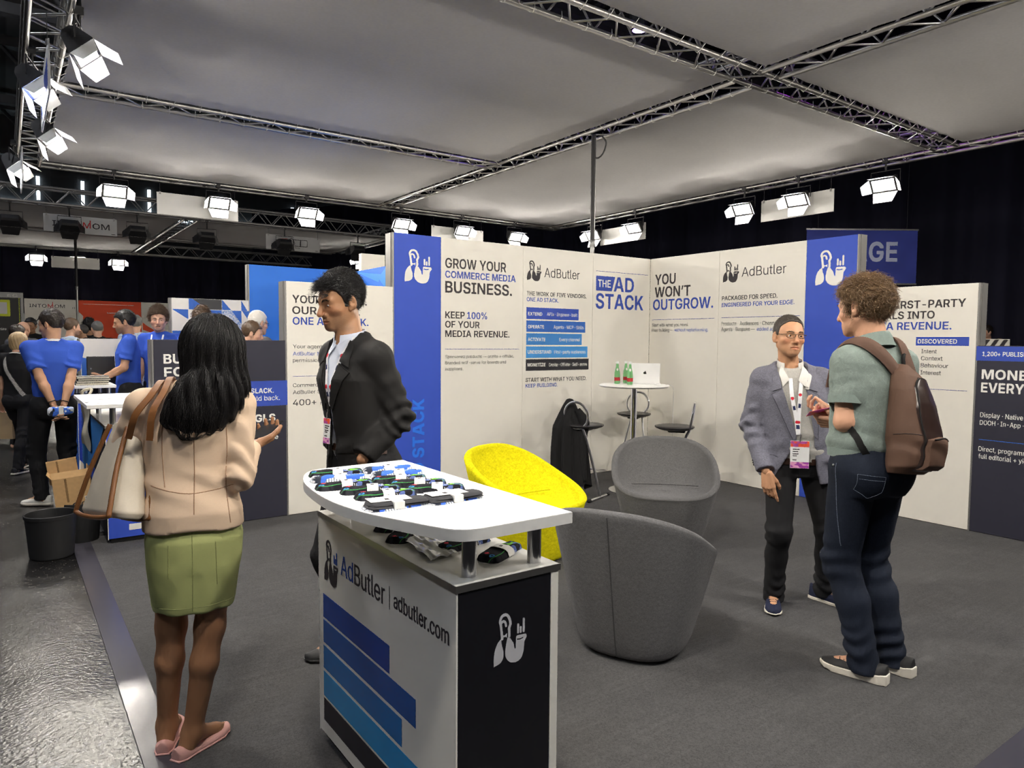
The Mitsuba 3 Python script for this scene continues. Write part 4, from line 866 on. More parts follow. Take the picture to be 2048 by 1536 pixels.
# ---------------------------------------------------------------- people: signed distance modelling
f4 = np.float32
def nets(f, lo, hi, h):
    """surface nets of f (N,3)->(N,) on a grid of step h; f is evaluated only near the surface"""
    lo, hi = np.asarray(lo, float)-2*h, np.asarray(hi, float)+2*h; c = 4
    n = (np.ceil((hi-lo)/(h*c)).astype(int)+1)
    ax = [lo[k]+np.arange(n[k])*h*c for k in range(3)]
    P = np.stack(np.meshgrid(*ax, indexing='ij'), -1).reshape(-1, 3).astype(f4)
    D = f(P).reshape(n)
    N = (n-1)*c+1
    G = np.repeat(np.repeat(np.repeat(D, c, 0), c, 1), c, 2)[:N[0]+c-1, :N[1]+c-1, :N[2]+c-1]
    G = G[c//2:c//2+N[0], c//2:c//2+N[1], c//2:c//2+N[2]].copy() if False else np.ascontiguousarray(G[:N[0], :N[1], :N[2]])
    near = np.zeros(N, bool); M_ = np.abs(D) < h*c*2.4
    idx = np.argwhere(M_)
    o = np.arange(-c, c+1)
    for i, j, k in idx*c:
        near[max(i-c, 0):i+c+1, max(j-c, 0):j+c+1, max(k-c, 0):k+c+1] = True
    q = np.argwhere(near)
    out = np.empty(len(q), f4)
    for s in range(0, len(q), 300000):
        out[s:s+300000] = f((lo+q[s:s+300000]*h).astype(f4))
    G[near] = out
    G[0], G[-1], G[:, 0], G[:, -1], G[:, :, 0], G[:, :, -1] = [np.maximum(a, h*0.5) for a in (G[0], G[-1], G[:, 0], G[:, -1], G[:, :, 0], G[:, :, -1])]
    neg = G < 0
    cs = sum(neg[a:N[0]-1+a, b:N[1]-1+b, d:N[2]-1+d].astype(np.int8) for a in (0, 1) for b in (0, 1) for d in (0, 1))
    cell = np.argwhere((cs > 0) & (cs < 8)); ids = -np.ones(N-1, int); ids[tuple(cell.T)] = np.arange(len(cell))
    acc = np.zeros((len(cell), 3)); cnt = np.zeros(len(cell))
    cor = [(a, b, d) for a in (0, 1) for b in (0, 1) for d in (0, 1)]
    val = {e: G[cell[:, 0]+e[0], cell[:, 1]+e[1], cell[:, 2]+e[2]].astype(float) for e in cor}
    for e in cor:
        for k in range(3):
            if e[k] == 0:
                g = list(e); g[k] = 1; g = tuple(g); a, b = val[e], val[g]; m = (a < 0) != (b < 0)
                t = np.where(m, a/np.where(m, a-b, 1), 0); p = np.tile(np.array(e, float), (len(cell), 1)); p[:, k] += t
                acc[m] += p[m]; cnt += m
    V = lo+(cell+acc/cnt[:, None])*h
    F = []
    for k in range(3):
        a, b = [(1, 2), (2, 0), (0, 1)][k]
        sl0 = [slice(1, -1)]*3; sl0[k] = slice(0, -1); sl1 = [slice(1, -1)]*3; sl1[k] = slice(1, None)
        s0, s1 = neg[tuple(sl0)], neg[tuple(sl1)]
        e = np.argwhere(s0 != s1); off = np.ones(3, int); off[k] = 0; e = e+off
        fl = s0[tuple((e-off).T)]
        ea, eb = np.zeros(3, int), np.zeros(3, int); ea[a] = 1; eb[b] = 1
        g = lambda x: ids[x[:, 0], x[:, 1], x[:, 2]]
        quad = np.stack([g(e-ea-eb), g(e-eb), g(e), g(e-ea)], 1)
        quad = np.where(fl[:, None], quad, quad[:, ::-1]); F.append(quad)
    F = np.vstack(F); F = F[(F >= 0).all(1)]
    return trimesh.Trimesh(V, np.vstack([F[:, [0, 1, 2]], F[:, [0, 2, 3]]]), process=False)

def relax(m, it=2, lam=0.5):
    v = trimesh.Trimesh(m.vertices, m.faces, process=False)
    trimesh.smoothing.filter_taubin(v, lamb=lam, nu=lam+0.02, iterations=it*2)
    o = np.array(m.vertices); w = np.array(v.vertices); e = np.linalg.norm(w-o, axis=1)
    bad = e > 2.5*np.percentile(e, 90)+1e-6; w[bad] = o[bad]; v.vertices = w
    return v
V3 = lambda *a: np.array(a, f4)
def cap(p, a, b, ra, rb):
    a, b = np.asarray(a, f4), np.asarray(b, f4); ba = b-a; q = p-a
    t = np.clip(q @ ba/f4(ba @ ba+1e-12), 0, 1)
    return np.sqrt(((q-t[:, None]*ba)**2).sum(1))-(ra+(rb-ra)*t)
def chain(p, pts, rs, k=0.02):
    d = cap(p, pts[0], pts[1], rs[0], rs[1])
    for i in range(1, len(pts)-1): d = smin(d, cap(p, pts[i], pts[i+1], rs[i], rs[i+1]), k)
    return d
def ell(p, c, r, R=None):
    q = p-np.asarray(c, f4)
    if R is not None: q = q @ np.asarray(R, f4)
    r = np.asarray(r, f4); k0 = np.sqrt(((q/r)**2).sum(1)); k1 = np.sqrt(((q/r**2)**2).sum(1))+1e-9
    return k0*(k0-1)/k1
def smin(a, b, k):
    h = np.clip(0.5+0.5*(b-a)/k, 0, 1); return b*(1-h)+a*h-k*h*(1-h)
def smax(a, b, k): return -smin(-a, -b, k)
def nz(p, s, seed=0, o=2): return (meshkit.fbm(np.asarray(p)*s, o, seed)-0.5)
def stack(p, prof, e=2.25, tilt=None):
    """torso as a stack of superellipses; prof rows: z, half width, half depth, centre x, centre y"""
    prof = np.asarray(prof, float); z = p[:, 2]
    a, b, cx, cy = (np.interp(z, prof[:, 0], prof[:, k]).astype(f4) for k in (1, 2, 3, 4))
    x, y = np.abs(p[:, 0]-cx)/a, np.abs(p[:, 1]-cy)/b
    r = (x**e+y**e)**(1/e)
    d = (r-1)*np.minimum(a, b)
    return np.maximum(d, np.maximum(prof[0, 0]-z, z-prof[-1, 0]))
def pleats(p, a, b, amp, n, at, width, seed=0.0):
    """folds across a limb from a to b, strongest at the share 'at' of its length"""
    a, b = np.asarray(a, f4), np.asarray(b, f4); ba = b-a; L = np.linalg.norm(ba); d, u, v = frame(ba)
    q = p-a; t = q @ (d/L).astype(f4); an = np.arctan2(q @ v.astype(f4), q @ u.astype(f4))
    ph = n*2*PI*t+1.7*np.sin(an+seed)+1.1*np.sin(2*an+2.3*seed)+0.8*np.sin(seed*5+t*9)
    return amp*np.exp(-((t-at)/width)**2)*np.sin(ph)*(0.6+0.4*np.sin(an*1.0+seed*3))
def march(f, P, d, n=40, far=0.6):
    """from points P along d (3,) or (N,3) to the surface of f"""
    P = np.asarray(P, f4).copy(); d = np.broadcast_to(np.asarray(d, f4), P.shape); t = np.zeros(len(P), f4)
    for _ in range(n):
        t += 0.85*np.clip(f(P+d*t[:, None]), -0.05, 0.05)
    return P+d*np.clip(t, -far, far)[:, None]
def grad(f, P, e=0.004):
    P = np.asarray(P, f4); g = np.stack([f(P+V3(*(e*(np.arange(3) == k))))-f(P-V3(*(e*(np.arange(3) == k)))) for k in range(3)], 1)
    return g/(np.linalg.norm(g, axis=1, keepdims=True)+1e-9)
def ik(a, c, l1, l2, hint):
    """middle joint of a two-bone limb from a to c bending towards hint"""
    a, c, hint = np.asarray(a, float), np.asarray(c, float), np.asarray(hint, float); d = c-a; L = np.linalg.norm(d); d /= L; L = min(L, (l1+l2)*0.999)
    x = (l1*l1-l2*l2+L*L)/(2*L); h = math.sqrt(max(l1*l1-x*x, 0)); n = hint-d*(hint @ d); n /= np.linalg.norm(n)+1e-9
    return a+d*x+n*h, a+d*L

def patch(f, uvP, d, th=0.003, lift=0.002):
    """cloth piece: grid of start points uvP (nu, nv, 3) marched along d onto f, given thickness"""
    s = uvP.shape; Q = march(f, uvP.reshape(-1, 3), d); Nn = grad(f, Q)
    Q = Q+Nn*lift; Q = Q.reshape(s)
    m = sheet(Q+Nn.reshape(s)*th, th); c = np.cross(Q[1, 0]-Q[0, 0], Q[0, 1]-Q[0, 0])
    if c @ Nn.reshape(s)[0, 0] < 0: m = sheet((Q+Nn.reshape(s)*th)[:, ::-1], th)
    return m
def quadgrid(a, b, c, d, nu, nv):
    """bilinear grid: a->b along u at v=0, d->c at v=1"""
    u, v = np.meshgrid(np.linspace(0, 1, nu), np.linspace(0, 1, nv), indexing='ij'); u, v = u[..., None], v[..., None]
    a, b, c, d = (np.asarray(q, float) for q in (a, b, c, d))
    return a*(1-u)*(1-v)+b*u*(1-v)+c*u*v+d*(1-u)*v
def ribbon(f, path, w, d, th=0.002, lift=0.003, n=40):
    """strap on a surface: centre line path (k,3) marched along d; width w"""
    P = _sp(path, max(2, n//(len(path)-1))); t = np.gradient(P, axis=0); t /= np.linalg.norm(t, axis=1, keepdims=True)+1e-9
    s = np.cross(t, np.broadcast_to(d, t.shape)); s /= np.linalg.norm(s, axis=1, keepdims=True)+1e-9
    G = np.stack([P-s*w/2, P, P+s*w/2], 1)
    return patch(f, G, d, th, lift)

# ---- head (face towards +y, origin between the ears at eye height, about 0.225 m high)
def head_sdf(p, j=0.0, nose=1.0, wide=1.0, ears=True):
    q = p/V3(wide, 1, 1)
    m = q*V3(1, 1, 1); ax = np.abs(q[:, 0]); s = np.stack([ax, q[:, 1], q[:, 2]], 1)
    d = ell(q, (0, -0.012, 0.030), (0.077, 0.098, 0.083))
    d = smin(d, ell(q, (0, 0.028, -0.015), (0.062, 0.060, 0.078)), 0.03)
    d = smin(d, cap(s, (0.050, -0.004, -0.052), (0.014, 0.068, -0.098), 0.021, 0.016+j), 0.03)
    d = smin(d, ell(q, (0, 0.072, -0.098), (0.020, 0.016, 0.015)), 0.02)
    d = smin(d, ell(q, (0, 0.030, -0.065), (0.048, 0.052, 0.042)), 0.03)
    d = smin(d, ell(s, (0.046, 0.052, -0.026), (0.022, 0.022, 0.017)), 0.022)
    d = smin(d, cap(s, (0.010, 0.086, 0.017), (0.044, 0.070, 0.018), 0.0085, 0.008), 0.018)
    d = smax(d, -ell(s, (0.032, 0.093, -0.002), (0.017, 0.013, 0.010)), 0.014)
    d = smin(d, ell(s, (0.0315, 0.0690, -0.001), (0.0150, 0.0120, 0.0130)), 0.004)
    d = smin(d, cap(s, (0.019, 0.0800, 0.0052), (0.044, 0.0760, 0.0040), 0.0040, 0.0036), 0.003)
    d = smin(d, cap(s, (0.020, 0.0795, -0.0078), (0.043, 0.0765, -0.0062), 0.0036, 0.0034), 0.004)
    n = cap(q, (0, 0.086, 0.012), (0, 0.107+0.02*(nose-1), -0.034), 0.0080, 0.0120)
    n = smin(n, cap(s, (0.0, 0.092, -0.040), (0.0125, 0.090, -0.041), 0.009, 0.0085), 0.008)
    d = smin(d, n, 0.010)
    d = smax(d, -ell(s, (0.0068, 0.100, -0.0475), (0.0042, 0.006, 0.0035)), 0.003)
    d = smin(d, ell(q, (0, 0.079, -0.068), (0.027, 0.013, 0.020)), 0.014)
    up = cap(s, (0.0, 0.0920, -0.0660), (0.023, 0.0795, -0.0710), 0.0062, 0.003)
    lo = cap(s, (0.0, 0.0900, -0.0780), (0.021, 0.0795, -0.0730), 0.0074, 0.003)
    d = smin(d, up, 0.004); d = smin(d, lo, 0.004)
    d = smax(d, -cap(s, (0, 0.0985, -0.0718), (0.023, 0.0850, -0.0724), 0.0030, 0.0022), 0.002)
    if ears:
        ca, sa = math.cos(0.25), math.sin(0.25); R = np.array([[ca, -sa, 0], [sa, ca, 0], [0, 0, 1]])
        e = ell(s, (0.081, -0.012, -0.006), (0.011, 0.019, 0.033), R)
        e = smax(e, -ell(s, (0.094, -0.006, -0.001), (0.010, 0.012, 0.021), R), 0.004)
        e = smin(e, ell(s, (0.076, 0.0, -0.032), (0.006, 0.009, 0.010)), 0.006)
        d = smin(d, e, 0.006)
    return d
def hair_low(y, kind='short'):
    T_ = {'short': ([-0.12, -0.075, -0.045, -0.022, -0.004, 0.004, 0.020, 0.03, 0.045, 0.07, 0.12], [-0.085, -0.075, -0.045, 0.018, 0.030, -0.022, -0.022, 0.030, 0.052, 0.066, 0.072]),
          'recede': ([-0.12, -0.075, -0.045, -0.022, -0.004, 0.004, 0.020, 0.03, 0.045, 0.07, 0.12], [-0.085, -0.075, -0.045, 0.018, 0.030, -0.015, -0.012, 0.045, 0.075, 0.086, 0.092]),
          'long': ([-0.12, -0.06, -0.02, 0.0, 0.03, 0.05, 0.07, 0.12], [-0.30, -0.30, -0.30, -0.2, 0.0, 0.045, 0.066, 0.075])}[kind]
    return np.interp(y, *T_)
def cranium(p, t): return ell(p, (0, -0.013, 0.030), (0.078+t, 0.099+t, 0.084+t))

def strands(roots, dirs, length, n, r, curl=0.0, curlf=2.0, droop=0.0, seed=0, sides=3, jitter=0.25, center=None, hug=0.0):
    """hair locks as thin tubes from roots along dirs"""
    R = np.random.RandomState(seed); m = len(roots); L = np.broadcast_to(length, (m,))*R.uniform(0.7, 1.2, m)
    d = dirs+R.normal(0, jitter, (m, 3)); d /= np.linalg.norm(d, axis=1, keepdims=True)
    P = np.zeros((m, n, 3)); P[:, 0] = roots; a = np.cross(d, R.normal(0, 1, (m, 3))); a /= np.linalg.norm(a, axis=1, keepdims=True)+1e-9; b = np.cross(d, a); ph = R.uniform(0, 6.3, m)
    c = P[:, 0].copy(); step = L/(n-1); dd = d.copy()
    for k in range(1, n):
        dd = dd+np.array([0, 0, -droop])*1.0
        if center is not None and hug: 
            o = c-center; o /= np.linalg.norm(o, axis=1, keepdims=True); dd = dd-o*np.clip((dd*o).sum(1), 0, 1)[:, None]*hug
        dd /= np.linalg.norm(dd, axis=1, keepdims=True); c = c+dd*step[:, None]
        t = ph+curlf*2*PI*k/(n-1)
        P[:, k] = c+curl*np.minimum(k/(n-1)*3, 1)*(np.cos(t)[:, None]*a+np.sin(t)[:, None]*b)
    return tubes(P, r, sides)
def tubes(P, r, sides=3):
    """many polylines (m, n, 3) as one tube mesh tapering to the tip"""
    m, n = P.shape[:2]; t = np.gradient(P, axis=1); t /= np.linalg.norm(t, axis=2, keepdims=True)+1e-9
    ref = np.where(np.abs(t[..., 2:]) < 0.9, [0, 0, 1.0], [1.0, 0, 0]); a = np.cross(t, ref); a /= np.linalg.norm(a, axis=2, keepdims=True)+1e-9; b = np.cross(t, a)
    rad = np.broadcast_to(np.asarray(r), (m,))[:, None]*(1-0.85*np.linspace(0, 1, n)**2)[None]
    ang = np.arange(sides)*2*PI/sides
    V = P[:, :, None]+rad[:, :, None, None]*(np.cos(ang)[None, None, :, None]*a[:, :, None]+np.sin(ang)[None, None, :, None]*b[:, :, None])
    i, j, k = np.meshgrid(np.arange(m), np.arange(n-1), np.arange(sides), indexing='ij'); base = (i*n+j)*sides; k2 = (k+1) % sides
    A_, B_, C_, D_ = base+k, base+k2, base+sides+k2, base+sides+k
    F = np.vstack([np.stack([A_, B_, C_], -1).reshape(-1, 3), np.stack([A_, C_, D_], -1).reshape(-1, 3)])
    return trimesh.Trimesh(V.reshape(-1, 3), F, process=False)

def hand_prims(W, d, n, thumb, curl=(0.3, 0.35, 0.4, 0.45), tcurl=0.3, spread=0.05, s=1.0, tout=0.8):
    """capsules of a hand: wrist W, finger direction d, palm normal n, thumb = +1/-1 side of cross(n, d)"""
    d = np.asarray(d, float)/np.linalg.norm(d); n = np.asarray(n, float); n = n-d*(n @ d); n /= np.linalg.norm(n); si = np.cross(n, d)*thumb
    L = []
    base = []
    for k, o in enumerate((0.030, 0.010, -0.010, -0.029)):
        kn = W+s*(d*(0.090, 0.094, 0.090, 0.080)[k]+si*o-n*0.004)
        L.append((W+s*(si*o*0.62+d*0.008), kn, 0.0145*s, 0.0115*s)); base.append(kn)
        dd = d+si*spread*(1.5-k); dd /= np.linalg.norm(dd); p = kn
        for j, (l, c) in enumerate(zip((0.044, 0.027, 0.021), (0.8, 1.15, 0.8))):
            a = curl[k]*c; ax = np.cross(dd, n); ax /= np.linalg.norm(ax)
            nn = n*math.cos(a)-dd*math.sin(a); dd = dd*math.cos(a)+n*math.sin(a); n2 = nn
            q = p+dd*l*s*(0.95, 1.08, 1.0, 0.80)[k]
            L.append((p, q, (0.0092, 0.0084, 0.0078)[j]*s*(1, 1, 1, 0.88)[k], (0.0084, 0.0078, 0.0068)[j]*s*(1, 1, 1, 0.88)[k])); p = q
            n = n2
        n = np.cross(si*thumb, d)*-1.0; n = n/np.linalg.norm(n) if np.linalg.norm(n) > 0 else n
        n = np.cross(d, si*thumb); n /= np.linalg.norm(n)
    t0 = W+s*(d*0.025+si*0.022+n*0.006); td = d*0.62+si*tout+n*0.25; td /= np.linalg.norm(td)
    t1 = t0+td*0.042*s; td2 = td*math.cos(tcurl)+(d*0.8-si*0.2+n*0.5)*math.sin(tcurl); td2 /= np.linalg.norm(td2); t2 = t1+td2*0.034*s
    td3 = td2*math.cos(tcurl)+(d*0.6-si*0.5+n*0.6)*math.sin(tcurl); td3 /= np.linalg.norm(td3); t3 = t2+td3*0.026*s
    L += [(W+s*d*0.01+s*si*0.012, t0, 0.016*s, 0.0155*s), (t0, t1, 0.0155*s, 0.0115*s), (t1, t2, 0.0112*s, 0.0098*s), (t2, t3, 0.0098*s, 0.0078*s)]
    return L
def hand_sdf(p, L):
    d = None
    for k, (a, b, ra, rb) in enumerate(L):
        c = cap(p, a, b, ra, rb); d = c if d is None else smin(d, c, 0.006 if k else 0.01)
    return d

class Person:
    """skeleton in its own frame: faces +y, right hand at +x, z up; A places it in the hall"""
    def __init__(s, key, label, H, x, y, heading, group=None):
        s.k = H/1.75; s.A = trans(x, y, 0) @ rotz(math.radians(heading-90)); s.key = thing(key, label, 'person', group)
        k = s.k; s.J = {'pelvis': k*np.array([0, 0, 0.95]), 'neck': k*np.array([0, -0.02, 1.475]), 'head': k*np.array([0, 0.03, 1.638])}
        for n, sx in (('R', 1), ('L', -1)):
            s.J['sho'+n] = k*np.array([sx*0.178, -0.015, 1.425]); s.J['hip'+n] = k*np.array([sx*0.088, 0, 0.92])
            s.foot(n, sx*0.10*k, 0.0, sx*8)
        s.Rh = np.eye(3)
    def foot(s, n, x, y, toe, lift=0.0, bend=1.0):
        """ankle over (x, y), toes turned outwards by toe degrees to the right"""
        k = s.k; a = math.radians(toe); s.J['ank'+n] = np.array([x, y, 0.085*k+lift]); s.J['toe'+n] = np.array([math.sin(a), math.cos(a), 0.0])
        s.J['kne'+n], _ = ik(s.J['hip'+n], s.J['ank'+n], 0.44*k, 0.415*k, np.array([math.sin(a)*0.5, 1.0, 0.1]))
    def arm(s, n, wrist, hint=(0, -1, -0.3)):
        k = s.k; s.J['elb'+n], w = ik(s.J['sho'+n], np.asarray(wrist, float), 0.29*k, 0.262*k, hint); s.J['wri'+n] = w
    def look(s, turn=0, nod=0, roll=0):
        a, b, c = (math.radians(v) for v in (-turn, -nod, roll))
        s.Rh = rotz(a)[:3, :3] @ rotx(b)[:3, :3] @ roty(c)[:3, :3]
    def head_local(s, p): return ((p-s.J['head'].astype(f4)) @ s.Rh.astype(f4))/f4(s.k)
    def to_body(s, q): return np.asarray(q)*s.k @ s.Rh.T+s.J['head']
    def put(s, part, mesh, mat, smooth=True, **kw): return add(s.key+'__'+part, xf(mesh, s.A), mat, smooth=smooth, **kw)
    def neck_sdf(s, p, r0=0.052, r1=0.062):
        k = s.k; h = s.J['head']+s.Rh @ np.array([0, -0.022, -0.055])*k
        return cap(p, h, s.J['neck']+np.array([0, 0, -0.03])*k, r0*k, r1*k)
    def leg_sdf(s, p, n, r=(0.085, 0.055, 0.050, 0.036)):
        k = s.k; h, kn, an = s.J['hip'+n], s.J['kne'+n], s.J['ank'+n]; c = kn+(an-kn)*0.33+np.array([0, -0.018, 0])*k
        return chain(p, [h, kn, c, an], [q*k for q in r], 0.03*k)
    def foot_sdf(s, p, n):
        k = s.k; an = s.J['ank'+n]; t = s.J['toe'+n]; g = an*np.array([1, 1, 0])+np.array([0, 0, an[2]-0.085*k])
        d = cap(p, an, g-t*0.030*k+np.array([0, 0, 0.036])*k, 0.036*k, 0.034*k)
        d = smin(d, cap(p, an+np.array([0, 0, -0.01])*k, g+t*0.115*k+np.array([0, 0, 0.028])*k, 0.036*k, 0.026*k), 0.025)
        return smin(d, cap(p, g+t*0.11*k+np.array([0, 0, 0.026])*k, g+t*0.165*k+np.array([0, 0, 0.018])*k, 0.030*k, 0.017*k), 0.02)
    def skin(s, mat, hands=(), bare_legs=False, arms='RL', h_body=0.013, h_head=0.0029, tint=None, head=True, face={}, sleeves=(0.045, 0.039, 0.026), neck=(0.052, 0.062)):
        k = s.k; J = s.J
        def body(p):
            nx, ny = J['neck'][0], J['neck'][1]; d = stack(p, [(0.86*k, .130*k, .085*k, 0, 0), (1.02*k, .118*k, .078*k, nx*.2, ny*.2), (1.10*k, .112*k, .074*k, nx*.4, ny*.4), (1.30*k, .125*k, .080*k, nx*.8, ny*.8), (1.39*k, .09*k, .058*k, nx, ny), (1.44*k, .05*k, .045*k, nx, ny)])
            for n in 'RL':
                d = smin(d, s.leg_sdf(p, n), 0.03); d = smin(d, s.foot_sdf(p, n), 0.02)
                if 'elb'+n in J and n in arms:
                    d = smin(d, chain(p, [J['sho'+n], J['elb'+n], J['elb'+n]+(J['wri'+n]-J['elb'+n])*0.35, J['wri'+n]], [sleeves[0]*k, sleeves[1]*k, sleeves[1]*k*1.04, sleeves[2]*k], 0.02), 0.03)
            return smin(d, s.neck_sdf(p, *neck), 0.03)
        pts = np.array(list(J.values())); lo, hi = pts.min(0)-0.22*k, pts.max(0)+0.22*k; lo[2] = -0.01; hi[2] = J['head'][2]-0.03
        ms = [nets(body, lo, hi, h_body)]
        if head:
            c = J['head']; r = 0.165*k
            fh = lambda p: smin(head_sdf(s.head_local(p), **face)*s.k, s.neck_sdf(p, *neck), 0.022*k)
            m = nets(fh, c-[r, r, 0.20*k], c+[r, r, r], h_head); ms.append(relax(m, 1, 0.25))
        for L in hands:
            P = np.array([q for a, b, _, _ in L for q in (a, b)]); m = nets(lambda p: hand_sdf(p, L), P.min(0)-0.02, P.max(0)+0.02, 0.0033); ms.append(relax(m, 1))
        m = cat_(*ms)
        col = np.tile(np.array(tint or (0.5, 0.3, 0.2)), (len(m.vertices), 1))
        if head:
            q = ((m.vertices-J['head']) @ s.Rh)/k; x, y, z = np.abs(q[:, 0]), q[:, 1], q[:, 2]
            g = lambda v, a, b: np.clip((v-a)/(b-a), 0, 1)
            lip = (x < 0.023) & (y > 0.07) & (np.abs(z+0.0722) < 0.0115*np.sqrt(np.clip(1-(x/0.0235)**2, 0, 1)))
            col[lip] = col[lip]*np.array([0.90, 0.70, 0.70])
            blush = np.exp(-(((x-0.045)/0.02)**2+((z+0.03)/0.02)**2))*(y > 0.02)+np.exp(-((x/0.012)**2+((z+0.036)/0.014)**2))*(y > 0.08)
            col *= 1+blush[:, None]*np.array([0.10, -0.06, -0.06])
            if 'stub' in s.__dict__:
                st = g(-z, 0.030, 0.062)*g(y, -0.005, 0.03)*(1-lip)*g(z, -0.135, -0.115)*(0.6+0.8*meshkit.noise(q*260))
                col *= 1-np.clip(st, 0, 1)[:, None]*np.array(s.stub)
        return s.put('body', m, mat, color=np.clip(col, 0, 1))
    def eyes(s, iris='m_iris_brown', brow='m_hair_black', blook=(0, 0), browr=0.0028, lid=True):
        k = s.k
        for sx in (1, -1):
            c = np.array([0.0315*sx, 0.0712, -0.001]); m = trimesh.creation.icosphere(3, 0.0118)
            s.put('eye', mv(xf(m, np.diag([k, k, k, 1])), *(0, 0, 0)).apply_transform(np.vstack([np.column_stack([s.Rh, s.to_body(c)]), [0, 0, 0, 1]])), 'm_sclera')
            dirv = np.array([blook[0], 1.0, blook[1]]); dirv /= np.linalg.norm(dirv); pc = c+dirv*0.0113
            d = lathe([(0, 0.0009), (0.0022, 0.0009), (0.0055, 0.0)], 16); Rm = np.column_stack([frame(dirv)[1], frame(dirv)[2], dirv])
            B4 = np.eye(4); B4[:3, :3] = s.Rh @ Rm*k; B4[:3, 3] = s.to_body(pc); s.put('iris', xf(d, B4), iris)
            P = np.array([(0.012*sx, 0.0935, 0.0165), (0.022*sx, 0.0920, 0.0215), (0.036*sx, 0.0850, 0.0220), (0.047*sx, 0.0740, 0.0165)])
            R = np.random.RandomState(3); t = R.uniform(0, 1, 130); roots = np.stack([np.interp(t, np.linspace(0, 1, 40), _sp(P, 13)[:, q]) for q in range(3)], 1)+R.normal(0, 0.0016, (130, 3))*[1, 0.3, 1]
            roots = march(lambda p: head_sdf(p), roots+np.array([0, 0.01, 0]), np.array([0, -1.0, 0]))
            dd = np.tile(np.array([0.8*sx, -0.1, 0.35]), (130, 1)); T_ = strands(roots.astype(float), dd, 0.0075, 4, 0.0005, seed=4)
            T_.vertices = s.to_body(T_.vertices); s.put('eyebrow', T_, brow, kind=None)
    def hair(s, mat, kind='short', t=0.010, n=1500, length=0.022, curl=0.0, comb=(0, -0.6, 0.3), rad=0.0011, seed=1, bump=0.004, bs=45, droop=0.02, jit=0.3, top=0.0, cut=None, hug=0.3, cf=2.0, nseg=5, h=0.0055):
        """hair cap following the hairline, with locks grown from it"""
        k = s.k
        def cap_(p):
            q = s.head_local(p); d = smin(cranium(q, t), ell(q, (0, -0.02, 0.045+top*0.6), (0.074+t, 0.090+t, 0.078+t+top)), 0.02)-bump*2*nz(q, bs, seed)
            low = (hair_low(q[:, 1], kind)+0.012*nz(q, 70, seed+3)).astype(f4)
            return np.maximum(d, (low-q[:, 2]+0.004*np.sin(q[:, 1]*170+seed))*0.7)*k if cut is None else np.maximum(np.maximum(d, (low-q[:, 2])*0.7), cut(q))*k
        c = s.J['head']; m = nets(cap_, c-0.16*k, c+0.17*k+np.array([0, 0, top*k]), h)
        q = ((m.vertices-c) @ s.Rh)/k; R = np.random.RandomState(seed)
        out = (np.array(cranium(q.astype(f4), t*0.55)) > 0) & (q[:, 2] > hair_low(q[:, 1], kind)+0.008)
        idx = np.nonzero(out)[0]; idx = idx[R.randint(0, len(idx), n)]; r = q[idx]; nn = r-np.array([0, -0.013, 0.03]); nn /= np.linalg.norm(nn, axis=1, keepdims=True)
        dirs = nn*(0.35+0.6*(curl > 0))+np.array(comb)+np.array([0, 0, 0.0])
        T_ = strands(r-nn*0.002, dirs, length, nseg, rad, curl, cf, droop, seed, jitter=jit, center=np.array([0, -0.013, 0.03]), hug=hug)
        T_.vertices = s.to_body(T_.vertices)
        return s.put('hair', cat_(relax(m, 1), T_), mat)
    def shoe(s, n, mat, sole_mat, lace=None, sole=0.028, low=False, name='shoe', h=0.006, heel=0.0, top=0.088):
        k = s.k; J = s.J; t = J['toe'+n]; an = J['ank'+n]; g = an*np.array([1, 1, 0])+np.array([0, 0, an[2]-0.085*k])
        sd = np.array([t[1], -t[0], 0]); B = np.column_stack([sd, t, [0, 0, 1]])
        loc = lambda p: ((p-g.astype(f4)) @ B.astype(f4))/f4(k)
        yy = np.array([-0.085, -0.06, 0.0, 0.06, 0.12, 0.165, 0.188]); ww = np.array([0.022, 0.033, 0.035, 0.043, 0.047, 0.034, 0.010])
        def plan(q, off): return (np.abs(q[:, 0])-np.interp(q[:, 1], yy, ww+off))*0.8
        def up(p):
            q = loc(p); hh = np.interp(q[:, 1], [-0.09, -0.05, 0.0, 0.04, 0.10, 0.15, 0.19], [top+0.006, top, top-0.004, top-0.006, 0.062, 0.048, 0.036] if not low else [0.055, 0.050, 0.036, 0.034, 0.040, 0.038, 0.028])
            x = q[:, 0]/np.interp(q[:, 1], yy, ww+0.001); d = np.maximum(plan(q, 0.0), (q[:, 2]-hh*np.sqrt(np.clip(1-0.75*x*x, 0.05, 1)))*0.8)
            d = np.maximum(d, np.maximum(-0.088-q[:, 1], q[:, 1]-0.186)); d = np.maximum(d, sole*0.6-q[:, 2])
            return (d+0.004)*k-0.004*k
        def so(p):
            q = loc(p); hs = np.interp(q[:, 1], [-0.09, 0.0, 0.19], [sole+heel, sole, sole*0.85])
            return np.maximum(np.maximum(plan(q, 0.004), q[:, 2]-hs), np.maximum(0.0005+np.clip((q[:, 1]-0.12)*0.16, 0, 0.02)-q[:, 2], np.maximum(-0.092-q[:, 1], q[:, 1]-0.191)))*k
        lo, hi = g-0.22*k, g+0.22*k; lo[2] = g[2]-0.003; hi[2] = g[2]+0.12*k
        key = s.put(name, relax(nets(up, lo, hi, h), 2), mat)
        add(key+'__sole', xf(relax(nets(so, lo, hi, h), 1), s.A), sole_mat, smooth=True)
